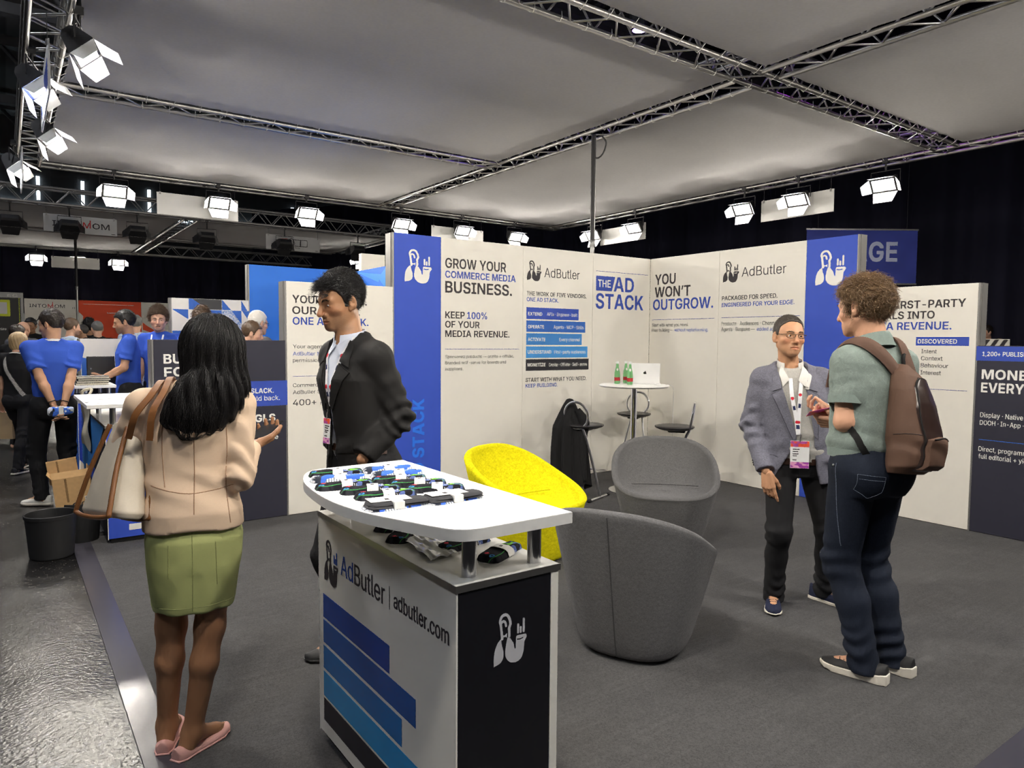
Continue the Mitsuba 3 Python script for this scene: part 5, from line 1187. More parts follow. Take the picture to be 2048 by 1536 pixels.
        if lace:
            ms = []
            for i in range(4):
                y = 0.045+0.018*i; P = np.array([[-0.024, y, 0.2], [-0.012, y+0.004, 0.2], [0, y+0.006, 0.2], [0.012, y+0.004, 0.2], [0.024, y, 0.2]])*k @ B.T+g
                Q = march(up, P, np.array([0, 0, -1.0])); ms.append(tube(Q.astype(float)+[0, 0, 0.0015], 0.0024, 5))
            P = np.array([[0.0, 0.05, 0.2], [0.022, 0.065, 0.2], [0.030, 0.05, 0.2], [0.004, 0.04, 0.2], [-0.02, 0.062, 0.2], [-0.03, 0.045, 0.2], [0, 0.045, 0.2]])*k @ B.T+g
            ms.append(tube(_sp(march(up, P, np.array([0, 0, -1.0])).astype(float)+[0, 0, 0.004], 5), 0.002, 5))
            add(key+'__laces', xf(cat_(*ms), s.A), lace, smooth=True)
        return up
    def trousers_sdf(s, r=(0.098, 0.076, 0.066, 0.060), waist=1.03, top=(0.150, 0.112), fold=0.006, hem=0.05, seat=0.02):
        k = s.k; J = s.J
        def f(p):
            d = stack(p, [(0.80*k, .150*k, .105*k, 0, -.005), (0.90*k, (top[0]+.018)*k, (top[1]+.010)*k, 0, -.01*k-seat*0.4), (0.97*k, (top[0]+.010)*k, top[1]*k, 0, -.005), (waist*k, top[0]*k, (top[1]-0.008)*k, 0, 0.004)], 2.4)
            d = smin(d, np.minimum(ell(p, (0.07*k, -0.045*k-seat, 0.89*k), (0.085*k, 0.075*k, 0.10*k)), ell(p, (-0.07*k, -0.045*k-seat, 0.89*k), (0.085*k, 0.075*k, 0.10*k))), 0.04)
            for i, n in enumerate('RL'):
                h, kn, an = J['hip'+n], J['kne'+n], J['ank'+n]
                g = chain(p, [h, kn, kn+(an-kn)*0.4+np.array([0, -0.012, 0])*k, an+np.array([0, 0, hem-0.085])*k], [q*k for q in r], 0.03)
                if fold:
                    g = g-pleats(p, kn, h, fold*0.8, 5, 0.0, 0.22, 1.3+i)-pleats(p, h, kn, fold*0.6, 3, 0.05, 0.25, 0.4+i)-pleats(p, kn, an, fold*1.3, 6, 0.92, 0.26, 2.1+i*1.7)
                d = smin(d, np.maximum(g, J['ank'+n][2]-0.085*k+hem*k-p[:, 2]), 0.02)
            return np.maximum(d, p[:, 2]-waist*k)
        return f
    def mesh(s, f, zlo, zhi, h=0.0085, pad=0.26):
        pts = np.array(list(s.J.values())); lo, hi = pts.min(0)-pad*s.k, pts.max(0)+pad*s.k; lo[2], hi[2] = zlo, zhi
        return relax(nets(f, lo, hi, h), 1)
    def sleeve(s, p, n, r, upto=1.0, fold=0.006, seed=0.0, k_=0.03):
        """sleeve from shoulder towards the wrist; r = shoulder, elbow, cuff; upto: share of the whole arm"""
        J = s.J; k = s.k; S, E, W = J['sho'+n], J['elb'+n], J['wri'+n]
        if upto <= 0.5:
            C = S+(E-S)*upto*2; d = cap(p, S, C, r[0]*k, r[1]*k)
            a = ((C-S)/np.linalg.norm(C-S)).astype(f4); d = np.maximum(d, (p-C.astype(f4)) @ a)
            return d-(pleats(p, S, C, fold, 2.5, 0.8, 0.5, seed) if fold else 0)
        C = E+(W-E)*(upto-0.5)*2
        d = chain(p, [S, E, C], [r[0]*k, r[1]*k, r[2]*k], k_); a = ((C-E)/np.linalg.norm(C-E)).astype(f4)
        d = np.where(((p-E.astype(f4)) @ a > 0), np.maximum(d, (p-C.astype(f4)) @ a), d)
        if fold: d = d-pleats(p, S, E, fold, 4, 0.95, 0.32, seed)-pleats(p, E, C, fold, 4.5, 0.12, 0.33, seed+1)-pleats(p, S, E, fold*0.5, 3, 0.25, 0.3, seed+2)
        return d
# ---------------------------------------------------------------- the four people on the stand
def grow_on(f, roots, n, step, down, jit, seed, rad, sides=3, lift=0.002, end=None, wav=0.0):
    """combed strands that run over the surface f from the roots downwards"""
    R = np.random.RandomState(seed); P = np.zeros((len(roots), n, 3)); c = roots.astype(f4).copy(); off = R.uniform(0.0, 1.0, len(roots))[:, None]*lift
    wob = R.normal(0, jit, (len(roots), 3)); ph = R.uniform(0, 6.28, len(roots))
    prev = None
    for k in range(n):
        g = grad(f, c); c = c-g*np.clip(f(c), -0.02, 0.02)[:, None]; 
        P[:, k] = c+g*off
        d = np.asarray(down(c), f4)+wob*(0.6+0.4*np.sin(ph+k*0.9))[:, None]
        d = d-g*(d*g).sum(1)[:, None]; d /= np.linalg.norm(d, axis=1, keepdims=True)+1e-6
        if prev is not None: d = d*0.6+prev*0.4; d /= np.linalg.norm(d, axis=1, keepdims=True)+1e-6
        prev = d; st = step*(0.85+0.3*R.rand(len(roots), 1) if k == 0 else 1.0)
        c = c+d*st
        if end is not None:
            stop = c[:, 2] < end(c); c = np.where(stop[:, None], P[:, k].astype(f4)+d*step*0.12, c)
    return tubes(P, rad, sides)

# ---- the woman in the pale pink jacket
w = Person('person', 'woman seen from behind in pale pink jacket and light green skirt, long black hair', 1.60, -5.788, -3.263, 78)
k = w.k; J = w.J
J['head'] = np.array([0.080, 0.035, 1.465]); J['neck'] = np.array([0.045, -0.01, 1.345])
J['shoR'] = np.array([0.165, -0.02, 1.272]); J['shoL'] = np.array([-0.150, 0.00, 1.275])
J['hipR'] = np.array([0.085, 0, 0.84]); J['hipL'] = np.array([-0.070, 0.01, 0.84])
w.foot('R', -0.012, -0.012, 46); w.foot('L', -0.100, 0.075, 10)
J['kneR'] = np.array([0.052, -0.005, 0.455]); J['kneL'] = np.array([-0.078, 0.055, 0.455])
J['elbR'] = np.array([0.158, -0.085, 1.018]); J['wriR'] = np.array([0.215, 0.120, 1.095]); J['elbL'] = np.array([-0.228, 0.090, 1.075]); J['wriL'] = np.array([-0.090, 0.270, 1.055])
w.look(turn=22, nod=16, roll=0)
rh = J['wriR']; hd = np.array([0.55, 0.80, 0.22]); HR = hand_prims(rh, hd, np.array([-0.25, -0.2, 0.95]), -1, (0.45, 0.5, 0.55, 0.6), 0.45)
HL = hand_prims(J['wriL'], np.array([0.75, 0.5, 0.1]), np.array([0.1, -0.5, 0.8]), 1, (0.5, 0.5, 0.55, 0.6))
w.skin('m_skin', [HR, HL], tint=(0.30, 0.150, 0.078), sleeves=(0.040, 0.034, 0.024), h_body=0.009)
JP = [(0.835, .168, .128, .008, -.012), (0.90, .166, .127, .006, -.016), (0.985, .150, .112, .002, -.008), (1.06, .154, .110, .004, 0.0), (1.16, .166, .112, .010, -.004), (1.25, .150, .095, .012, -.008), (1.30, .115, .075, .018, -.010), (1.335, .065, .055, .035, -.012)]
def wj(p):
    d = stack(p, JP, 2.35)
    d = d-0.0045*np.sin(p[:, 2]*55+p[:, 0]*28+3*nz(p, 9))*np.exp(-((p[:, 2]-0.99)/0.06)**2)-0.006*nz(p, 11, 3)
    d = smin(d, cap(p, J['shoR'], J['neck']+[0.02, 0, -0.01], 0.046, 0.048), 0.03); d = smin(d, cap(p, J['shoL'], J['neck']+[-0.02, 0, -0.01], 0.046, 0.048), 0.03)
    for n, sd in (('R', 0.4), ('L', 2.2)): d = smin(d, w.sleeve(p, n, (0.063, 0.052, 0.041), 0.965, 0.0075, sd), 0.022)
    d = d-0.004*np.exp(-((p[:, 0]+0.01)/0.008)**2)*(p[:, 1] < 0)*0
    return np.maximum(d, 0.838+0.010*np.cos((p[:, 0]-0.0)*14)-0.006-p[:, 2])
w.put('jacket', w.mesh(wj, 0.80, 1.42, 0.0075, 0.16), 'm_jacket_pink')
def seam_on(f, pts, d, r=0.0018, n=30):
    P = march(f, _sp(pts, n//(len(pts)-1)), np.array(d, float)); return tube(P.astype(float), r, 5)
sm = [[(0.012, -0.3, 1.21), (0.012, -0.3, 1.06), (0.010, -0.3, 0.99), (0.008, -0.3, 0.905)], [(-0.125, -0.3, 1.005), (-0.06, -0.3, 0.985), (0.01, -0.3, 0.975), (0.10, -0.3, 0.985), (0.14, -0.3, 1.0)],
      [(-0.085, -0.3, 1.24), (-0.088, -0.3, 1.12), (-0.082, -0.3, 1.0)], [(0.115, -0.3, 1.24), (0.118, -0.3, 1.12), (0.112, -0.3, 1.0), (0.125, -0.3, 0.86)]]
for q in sm: w.put('jacket__seam', seam_on(wj, q, (0, 1, 0)), 'm_seam_pink')
def wsk(p):
    d = stack(p, [(0.535, .134, .110, .0, .02), (0.56, .138, .114, .0, .018), (0.70, .158, .128, .006, .006), (0.80, .163, .125, .008, -.006), (0.90, .146, .110, .006, -.006), (0.98, .125, .095, .002, 0)], 2.35)
    return d-0.003*np.sin(p[:, 0]*70+2*np.sin(p[:, 2]*18))*np.clip((0.72-p[:, 2])/0.2, 0, 1)-0.005*nz(p, 9, 7)
w.put('skirt', w.mesh(wsk, 0.53, 0.99, 0.0075, 0.1), 'm_skirt_green')
for q in ([(0.0, -0.3, 0.86), (0.0, -0.3, 0.70), (-0.004, -0.3, 0.55)], [(-0.075, -0.3, 0.80), (-0.078, -0.3, 0.68)], [(0.075, -0.3, 0.80), (0.078, -0.3, 0.64)]): w.put('skirt__seam', seam_on(wsk, q, (0, 1, 0), 0.0015), 'm_seam_green')
w.put('skirt__hem', tube(np.vstack([march(wsk, np.array([[0.5*math.cos(a), 0.02+0.5*math.sin(a), 0.563] for a in np.linspace(0, 2*PI, 60)]), np.array([[-math.cos(a), -math.sin(a), 0] for a in np.linspace(0, 2*PI, 60)]))]), 0.0012, 4), 'm_seam_green')
for n in 'RL': w.shoe(n, 'm_shoe_pink', 'm_shoe_pink', low=True, sole=0.010, h=0.005, name='flat_shoe')
hc = J['head']
def wh(p):
    q = w.head_local(p); d = cranium(q, 0.026)*k
    d = smin(d, ell(p, hc+[0.0, -0.035, -0.01], (0.105, 0.105, 0.12)), 0.03)
    d = smin(d, ell(p, hc+[0.006, -0.062, -0.13], (0.112, 0.078, 0.13)), 0.04)
    d = smin(d, ell(p, (0.050, -0.100, 1.29), (0.108, 0.048, 0.105)), 0.04)
    d = smin(d, ell(p, (0.010, -0.120, 1.235), (0.080, 0.034, 0.060)), 0.03)
    d = smin(d, cap(p, (0.015, -0.120, 1.24), (-0.008, -0.135, 1.178), 0.040, 0.010), 0.03)
    d = smin(d, cap(p, (-0.03, -0.105, 1.30), (-0.078, -0.122, 1.235), 0.026, 0.006), 0.03)
    d = smin(d, cap(p, (0.125, -0.05, 1.36), (0.160, -0.055, 1.27), 0.045, 0.015), 0.03)
    a = np.arctan2(p[:, 0]-hc[0], -(p[:, 1]-hc[1]))
    d = d-0.0035*np.sin(a*26+3*np.sin(p[:, 2]*14))-0.004*nz(p*V3(3.0, 3.0, 0.6), 22, 5)
    return np.maximum(d, ((q[:, 1]-0.060)-0.0*q[:, 2])*k)
mh = w.mesh(wh, 1.14, 1.66, 0.006, 0.02)
R = np.random.RandomState(2); V = np.array(mh.vertices); tp = V[(V[:, 1] < hc[1]+0.07)]; wt = np.where(tp[:, 2] > 1.50, 3.0, 1.0); roots = tp[R.choice(len(tp), 3600, p=wt/wt.sum())]
cr = hc+np.array([0.0, 0.01, 0.11])
def down(c):
    o = c-cr.astype(f4); top = np.clip((c[:, 2:3]-(hc[2]+0.04))/0.06, 0, 1)
    return np.array([-0.10, -0.04, -1.0])*(1-top)+np.column_stack([o[:, 0], o[:, 1]-0.02, -0.25*np.ones(len(c))])*8*top
ST = grow_on(wh, roots, 15, 0.025, down, 0.19, 3, 0.0011, 3, 0.006, end=lambda c: 1.160+0.75*np.abs(c[:, 0]+0.008)+0.02*np.sin(c[:, 0]*170))
w.put('hair', cat_(mh, ST), 'm_hair_black')
# her shoulder bag
bag = thing('tote_bag', 'cream shoulder bag with tan piping and straps on the woman in pink', 'bag')
bA = w.A @ trans(-0.255, 0.015, 0.885) @ rotz(math.radians(114)) @ rotx(0.24) @ roty(0.12)
def bagf(p):
    z = p[:, 2]; wd = np.interp(z, [0.0, 0.02, 0.30, 0.33], [0.148, 0.158, 0.088, 0.082]).astype(f4); th = np.interp(z, [0, 0.02, 0.15, 0.33], [0.060, 0.072, 0.062, 0.034]).astype(f4)
    x, y = np.abs(p[:, 0])/wd, np.abs(p[:, 1])/th; r = (x**3.2+y**2.6)**(1/2.8)
    d = (r-1)*np.minimum(wd, th)-0.006*nz(p, 12, 3)
    d = np.maximum(d, np.maximum(-z, z-0.33)); 
    ins = np.maximum((((np.abs(p[:, 0])/(wd-0.006))**3.2+(np.abs(p[:, 1])/(th-0.006))**2.6)**(1/2.8)-1)*np.minimum(wd, th), 0.20-z)
    return np.maximum(d, -ins)
add(bag+'__body', xf(relax(nets(bagf, (-0.18, -0.09, -0.005), (0.18, 0.09, 0.335), 0.0045), 1), bA), 'm_bag_cream', smooth=True)
def outl(y):
    P = [(-0.084, y*0.5, 0.325), (-0.118, y*0.85, 0.17), (-0.150, y, 0.03), (-0.138, y, 0.004), (0.0, y, -0.003), (0.138, y, 0.004), (0.150, y, 0.03), (0.118, y*0.85, 0.17), (0.084, y*0.5, 0.325)]
    return _sp(P, 8)
for y in (-0.066, 0.066): add(bag+'__piping', xf(tube(outl(y), 0.0085, 7), bA), 'm_bag_tan', smooth=True)
for path in (((-.190, -.070, 1.17), (-.165, -.105, 1.25), (-.120, -.095, 1.31), (-.092, -.03, 1.354), (-.088, .03, 1.345), (-.125, .09, 1.28), (-.22, .10, 1.17)), ((-.125, -.105, 1.165), (-.112, -.128, 1.26), (-.078, -.095, 1.325), (-.062, -.03, 1.366), (-.058, .03, 1.355), (-.10, .10, 1.28), (-.17, .12, 1.165))):
    P = _sp([(w.A @ np.array([*q, 1]))[:3] for q in path], 8); vv = w.A[:3, :3] @ np.array([0.3, 1, 0.2])
    tt = np.gradient(P, axis=0); tt /= np.linalg.norm(tt, axis=1, keepdims=True); sd = np.cross(tt, (w.A[:3, :3] @ np.array([0, 1.0, 0.0]))*np.linspace(-1, 1, len(P))[:, None]+np.array([0, 0, 1.0])*(1-np.abs(np.linspace(-1, 1, len(P))))[:, None]); sd /= np.linalg.norm(sd, axis=1, keepdims=True)+1e-9
    add(bag+'__strap', sheet(np.stack([P-sd*0.0105, P+sd*0.0105], 1), 0.006), 'm_bag_tan', smooth=40)
ph = thing('phone', 'black phone held in the right hand of the woman in pink', 'phone')
pc = rh+hd/np.linalg.norm(hd)*0.100+np.array([0.004, 0.0, 0.030]); zz = np.array([-0.22, -0.30, 0.92]); zz /= np.linalg.norm(zz); yy = hd-zz*(hd @ zz); yy /= np.linalg.norm(yy)
PB = np.eye(4); PB[:3, 0], PB[:3, 1], PB[:3, 2], PB[:3, 3] = np.cross(yy, zz), yy, zz, pc
add(ph+'__case', xf(bbox(-0.036, 0.036, -0.074, 0.074, -0.004, 0.004, 0.003), w.A @ PB), 'm_phone')
add(ph+'__screen', xf(box(-0.033, 0.033, -0.070, 0.070, 0.0041, 0.0046), w.A @ PB), 'm_phone')
# ---- shirt collars, lapels and lanyards
def lanyard(p_, f, left, right, low, badge_c, fwd, bw=0.105, bh=0.145, prints=True, w=0.020):
    """neck strap: two bands from the neck to a clip, with a badge; points in the person's frame, marched along -fwd from outside"""
    d = -np.asarray(fwd, float)
    for sd, P in (('', left), ('', right)):
        P = np.array(P, float)+np.asarray(fwd)*0.25
        key = p_.put('lanyard', ribbon(f, P, w, d, 0.0018, 0.006, 36), 'm_lanyard', smooth=30)
        Q = _sp(P, 12); t = np.gradient(Q, axis=0)
        for q, r, m in ((0.36, 0.0085, 'm_lanyard_red'), (0.48, 0.0, 'm_lanyard_navy'), (0.72, 0.0, 'm_lanyard_red'), (0.82, 0.0, 'm_lanyard_navy')):
            if not prints: break
            i = int(q*(len(Q)-1)); c = Q[i]; tt = t[i]/np.linalg.norm(t[i]); ss = np.cross(tt, d); ss /= np.linalg.norm(ss)
            if r or q == 0.72:
                a = np.linspace(0, 2*PI, 17); rr = np.array([0.0001, 0.0085]); G = c+np.cos(a)[:, None, None]*rr[None, :, None]*tt+np.sin(a)[:, None, None]*rr[None, :, None]*ss
            else: G = quadgrid(c-tt*0.011-ss*0.0065, c+tt*0.011-ss*0.0065, c+tt*0.011+ss*0.0065, c-tt*0.011+ss*0.0065, 4, 4)
            p_.put('lanyard__print', patch(f, G, d, 0.0006, 0.0082), m, smooth=False)
    if badge_c is not None:
        c = np.array(badge_c, float); up = np.array([0, 0, 1.0]); n = np.asarray(fwd, float); n = n/np.linalg.norm(n); sd = np.cross(up, n); sd /= np.linalg.norm(sd); up = np.cross(n, sd)
        B = np.eye(4); B[:3, 0], B[:3, 1], B[:3, 2], B[:3, 3] = sd, up, n, c
        p_.put('lanyard__clip', xf(cat_(tube([(0, bh/2-0.005, 0.002), (0, bh/2+0.02, 0.003), (0.004, bh/2+0.03, 0.002), (0, bh/2+0.04, 0.0)], 0.0028, 6)), B), 'm_steel', smooth=True)
        b = p_.put('badge', xf(bbox(-bw/2, bw/2, -bh/2, bh/2, -0.001, 0.001, 0.0006), B), 'm_badge', smooth=False)
        p_.put('badge__print', xf(box(-bw/2+.001, bw/2-.001, bh*0.28, bh/2-.001, 0.001, 0.0015), B), 'm_badge_red', smooth=False)
        p_.put('badge__print', xf(box(-bw/2+.001, bw/2-.001, -bh/2+.001, -bh*0.27, 0.001, 0.0015), B), 'm_badge_violet', smooth=False)
        for q, wd in ((0.19, 0.035), (0.11, 0.028), (0.02, 0.030), (-0.05, 0.022), (-0.2, 0.02)):
            p_.put('badge__print', xf(box(-bw/2+.012, -bw/2+.012+wd, bh*q-0.0025, bh*q+0.0025, 0.001, 0.0014), B), 'm_ink', smooth=False)
def glasses(p_, mat='m_glasses', z=0.0):
    k = p_.k; ms = []
    for sx in (1, -1):
        P = np.array([(0.008, .108, .004), (0.012, .107, -.011), (0.030, .104, -.0165), (0.050, .094, -.012), (0.056, .091, .004), (0.050, .094, .0095), (0.025, .105, .0095), (0.008, .108, .004)])*[sx, 1, 1]+[0, 0, z]
        ms.append(tube(_sp(P, 5), 0.0014, 6)); ms.append(tube(np.array([(0.055, .092, .006), (0.062, .088, .007), (0.072, .070, .006), (0.081, .020, .012), (0.0835, -.012, .016), (0.083, -.03, 0.004)])*[sx, 1, 1]+[0, 0, z], 0.0019, 6))
    ms.append(tube(_sp(np.array([(-0.008, .108, .004), (0, .111, .007), (0.008, .108, .004)])+[0, 0, z], 5), 0.0014, 6))
    m = cat_(*ms); m.vertices = p_.to_body(m.vertices); p_.put('glasses', m, mat)

def collar(p_, f, c, rx, ry, z0, z1, mat, gap=0.5, tilt=0.25, flare=0.010, th=0.003):
    """standing collar band round the neck, open at the front by gap radians, lower in front"""
    a = np.linspace(gap, 2*PI-gap, 48); rows = []
    for q in (0.0, 0.5, 1.0):
        fr = np.cos(a)
        rows.append(np.column_stack([c[0]+(rx-flare*(q-0.5))*np.sin(a), c[1]+(ry-flare*(q-0.5))*np.cos(a), (z0+(z1-z0)*q)-tilt*(ry*fr+ry)*0.5*1.0]))
    return p_.put('collar', sheet(np.stack(rows, 1), th), mat, smooth=50)
# ---- the man in the black suit, in profile behind the counter
s = Person('person', 'man in a black suit and white shirt in profile behind the sock counter', 1.80, -4.993, -2.97, 190)
k = s.k; J = s.J
J['head'] = np.array([0.100, 0.060, 1.680]); J['neck'] = np.array([0.060, 0.030, 1.515])
J['shoL'] = np.array([-0.115, 0.010, 1.432]); J['shoR'] = np.array([0.190, 0.030, 1.435])
J['hipR'] = np.array([0.10, 0.0, 0.945]); J['hipL'] = np.array([-0.08, 0.0, 0.945])
s.foot('R', 0.130, 0.02, 25); s.foot('L', -0.120, -0.03, -10)
J['elbL'] = np.array([-0.148, -0.085, 1.165]); J['wriL'] = np.array([-0.115, 0.085, 0.985]); J['elbR'] = np.array([0.170, -0.07, 1.165]); J['wriR'] = np.array([0.150, 0.075, 0.985])
s.look(turn=0, nod=13)
s.stub = (0.28, 0.24, 0.20)
s.skin('m_skin', [], tint=(0.36, 0.185, 0.098), face=dict(nose=1.25), neck=(0.053, 0.064))
s.eyes('m_iris_brown', 'm_hair_black', (0.0, -0.45))
s.hair('m_hair_black', 'short', 0.007, 6000, 0.022, 0.0025, (0, -0.6, 0.05), 0.0010, 5, 0.007, 40, 0.0, 0.35, 0.010, hug=0.5, cf=1.0)
q_ = np.random.RandomState(4); q_ = np.column_stack([np.where(q_.rand(700) < 0.5, -1, 1)*0.084, q_.uniform(-0.05, 0.028, 700), q_.uniform(-0.03, 0.05, 700)]); q_ = q_[q_[:, 2] > hair_low(q_[:, 1])]; q_ = march(lambda p: cranium(p, 0.004), q_*[1.3, 1, 1], -q_*[1, 0, 0]/0.084).astype(float)
T_ = strands(q_, q_*[5, 0, 0]+[0, -0.6, -0.5], 0.016, 4, 0.0010, seed=3, jitter=0.3); T_.vertices = s.to_body(T_.vertices); s.put('hair__temple', T_, 'm_hair_grey')
R_ = np.random.RandomState(9); rr = np.column_stack([R_.uniform(-0.055, 0.055, 420), R_.uniform(0.02, 0.088, 420), np.zeros(420)]); rr[:, 2] = 0.030+0.094*np.sqrt(np.clip(1-(rr[:, 0]/0.089)**2-((rr[:, 1]+0.013)/0.11)**2, 0.02, 1))
T_ = strands(rr, np.column_stack([rr[:, 0]*4, 0.9+rr[:, 1]*0, 0.25+0*rr[:, 0]]), 0.040, 6, 0.0012, 0.004, 1.0, 0.10, 8, jitter=0.3); T_.vertices = s.to_body(T_.vertices); s.put('hair__quiff', T_, 'm_hair_black')
SC = np.array([0.05, 0.02])
def ss(p):
    d = stack(p, [(0.94, .150, .105, .02, .0), (1.10, .148, .105, .03, .01), (1.30, .165, .120, .05, .02), (1.43, .140, .095, .055, .02), (1.50, .075, .066, .060, .025), (1.545, .066, .064, .066, .030)], 2.3)
    return np.maximum(d-0.003*nz(p, 14, 2), (p[:, 2]-1.530)+0.55*(p[:, 1]-0.03))
s.put('shirt', s.mesh(ss, 0.94, 1.62, 0.0075, 0.1), 'm_shirt_white')
def sj(p):
    d = stack(p, [(0.865, .185, .135, .025, .002), (0.95, .180, .132, .025, .0), (1.08, .168, .124, .03, .008), (1.20, .176, .130, .04, .015), (1.33, .190, .136, .05, .02), (1.42, .170, .112, .054, .018), (1.475, .120, .085, .056, .015), (1.525, .074, .070, .062, .022)], 2.35)
    d = d-0.006*nz(p, 8, 5)-0.004*np.sin(p[:, 2]*45+p[:, 0]*25)*np.exp(-((p[:, 2]-1.02)/0.07)**2)
    d = smin(d, np.minimum(cap(p, J['shoL'], (0.02, 0.012, 1.505), 0.062, 0.050), cap(p, J['shoR'], (0.10, 0.012, 1.505), 0.062, 0.050)), 0.05)
    for n, sd in (('L', 0.9), ('R', 2.4)): d = smin(d, s.sleeve(p, n, (0.070, 0.064, 0.052), 0.97, 0.0085, sd), 0.025)
    x = p[:, 0]-np.interp(p[:, 2], [0.86, 1.25, 1.5], [0.055, 0.060, 0.060]).astype(f4)
    half = np.interp(p[:, 2], [0.86, 1.0, 1.16, 1.24, 1.40, 1.50, 1.55], [0.055, 0.030, 0.012, 0.018, 0.066, 0.080, 0.088]).astype(f4)
    cut = np.maximum(np.abs(x)-half, 0.0-p[:, 1]); d = np.maximum(d, -cut)
    d = np.maximum(d, -np.maximum(stack(p, [(0.86, .160, .110, .025, .0), (1.20, .152, .108, .04, .015), (1.33, .166, .116, .05, .02), (1.42, .142, .091, .054, .018), (1.50, .075, .067, .06, .022), (1.56, .064, .062, .064, .026)], 2.35), 0-(p[:, 2]*0+1)))
    return np.maximum(d, 0.865-p[:, 2])
s.put('jacket', s.mesh(sj, 0.85, 1.60, 0.0075, 0.18), 'm_suit_black')
fw = np.array([0, 1.0, 0])
for sx in (-1, 1):      # lapels
    c = 0.060; g = lambda dx, z: np.array([c+sx*dx, 0.4, z])
    s.put('jacket__lapel', patch(sj, quadgrid(g(0.018, 1.225), g(0.034, 1.19), g(0.135, 1.365), g(0.068, 1.405), 8, 22), -fw, 0.0035, 0.0025), 'm_suit_black', smooth=40)
    s.put('jacket__lapel_edge_shade', seam_on(lambda p: sj(p)-0.005, [g(0.034, 1.19), g(0.085, 1.278), g(0.135, 1.365)], (0, -1, 0), 0.0015), 'm_suit_edge_shade')  # dark line stands in for the shade at the lapel edge
    s.put('jacket__lapel_edge_shade', seam_on(lambda p: sj(p)-0.005, [g(0.135, 1.365), g(0.10, 1.385), g(0.068, 1.405)], (0, -1, 0), 0.0015), 'm_suit_edge_shade')
    s.put('jacket__lapel', patch(sj, quadgrid(g(0.069, 1.412), g(0.125, 1.385), g(0.110, 1.475), g(0.082, 1.505), 8, 10), -fw, 0.0035, 0.0030), 'm_suit_black', smooth=40)
    s.put('shirt__collar', patch(ss, quadgrid(g(0.006, 1.478), g(0.048, 1.435), g(0.072, 1.50), g(0.040, 1.535), 8, 8), -fw, 0.003, 0.005), 'm_shirt_white', smooth=40)
    s.put('jacket__pocket_flap', patch(sj, quadgrid((c+sx*0.06, .4, 1.055), (c+sx*0.145, .4, 1.065), (c+sx*0.145, .4, 1.015), (c+sx*0.06, .4, 1.005), 10, 5), -fw, 0.002, 0.0015), 'm_suit_black', smooth=40)
collar(s, ss, (0.064, 0.030), 0.072, 0.074, 1.490, 1.560, 'm_shirt_white', 0.35, 0.45)
lanyard(s, ss, [(0.004, 0, 1.515), (0.000, 0, 1.43), (0.040, 0, 1.30), (0.058, 0, 1.205)], [(0.124, 0, 1.515), (0.118, 0, 1.43), (0.080, 0, 1.30), (0.062, 0, 1.205)], None, (0.062, 0.155, 1.10), (0, 1.0, 0.05), 0.055, 0.115)
s.put('trousers', s.mesh(s.trousers_sdf(waist=1.05), 0.02, 1.07, 0.010, 0.14), 'm_pants_black')
s.put('belt', patch(s.trousers_sdf(waist=1.05), np.array([[[0.5*math.sin(a), 0.5*math.cos(a), z] for z in (1.005, 1.038)] for a in np.linspace(-1.6, 1.6, 40)]), np.array([[-math.sin(a), -math.cos(a), 0] for a in np.repeat(np.linspace(-1.6, 1.6, 40), 2)]), 0.003, 0.003), 'm_belt', smooth=40)
for n in 'RL': s.shoe(n, 'm_shoe_dark', 'm_sole_black', 'm_black', sole=0.022)

# ---- the man with glasses in the blue-grey blazer
g_ = Person('person', 'man with glasses in a blue-grey blazer and checked shirt, one hand at his pocket', 1.665, -2.691, -3.70, 222)
k = g_.k; J = g_.J
J['head'] = np.array([0.062, -0.015, 1.545]); J['neck'] = np.array([0.050, -0.040, 1.385])
J['shoR'] = np.array([0.195, -0.02, 1.305]); J['shoL'] = np.array([-0.120, -0.06, 1.305])
J['hipR'] = np.array([0.085, 0.0, 0.86]); J['hipL'] = np.array([-0.085, -0.02, 0.86])
g_.foot('R', 0.110, 0.010, 6); g_.foot('L', -0.195, -0.138, -52)
J['elbR'] = np.array([0.248, -0.025, 1.045]); J['wriR'] = np.array([0.185, 0.130, 0.800]); J['elbL'] = np.array([-0.170, -0.080, 1.045]); J['wriL'] = np.array([-0.130, 0.060, 0.830])
g_.look(turn=-15, nod=-3, roll=-3)
g_.stub = (0.12, 0.11, 0.10)
HR = hand_prims(J['wriR']+np.array([-0.004, 0.004, -0.004]), np.array([-0.16, 0.12, -1.0]), np.array([-0.45, -1.0, 0.0]), -1, (0.16, 0.50, 0.55, 0.50), 0.6, 0.03, 0.95, 0.35)
g_.skin('m_skin', [HR], tint=(0.50, 0.265, 0.150), face=dict(nose=1.15), neck=(0.052, 0.060))
g_.eyes('m_iris_brown', 'm_hair_midbrown', (-0.25, 0.0)); glasses(g_)
g_.hair('m_hair_short_grey', 'recede', 0.002, 5000, 0.007, 0.0, (0, 0.5, 0.5), 0.0010, 3, 0.002, 60, 0.0, 0.35, 0.004, hug=0.2)
def gs(p):
    d = stack(p, [(0.84, .150, .112, .0, .0), (0.90, .150, .118, .0, .005), (1.05, .150, .118, .012, .0), (1.20, .160, .116, .03, -.02), (1.32, .135, .092, .045, -.035), (1.375, .070, .062, .05, -.035), (1.42, .064, .062, .052, -.03)], 2.3)
    d = d-0.005*np.sin(p[:, 2]*70+5*nz(p, 6, 3))*np.exp(-((p[:, 2]-0.95)/0.10)**2)-0.004*nz(p, 12, 2)
    return np.maximum(np.maximum(d, (p[:, 2]-1.405)+0.55*(p[:, 1]+0.05)), 0.848-p[:, 2])
g_.put('shirt', g_.mesh(gs, 0.83, 1.46, 0.0075, 0.1), 'm_shirt_check')
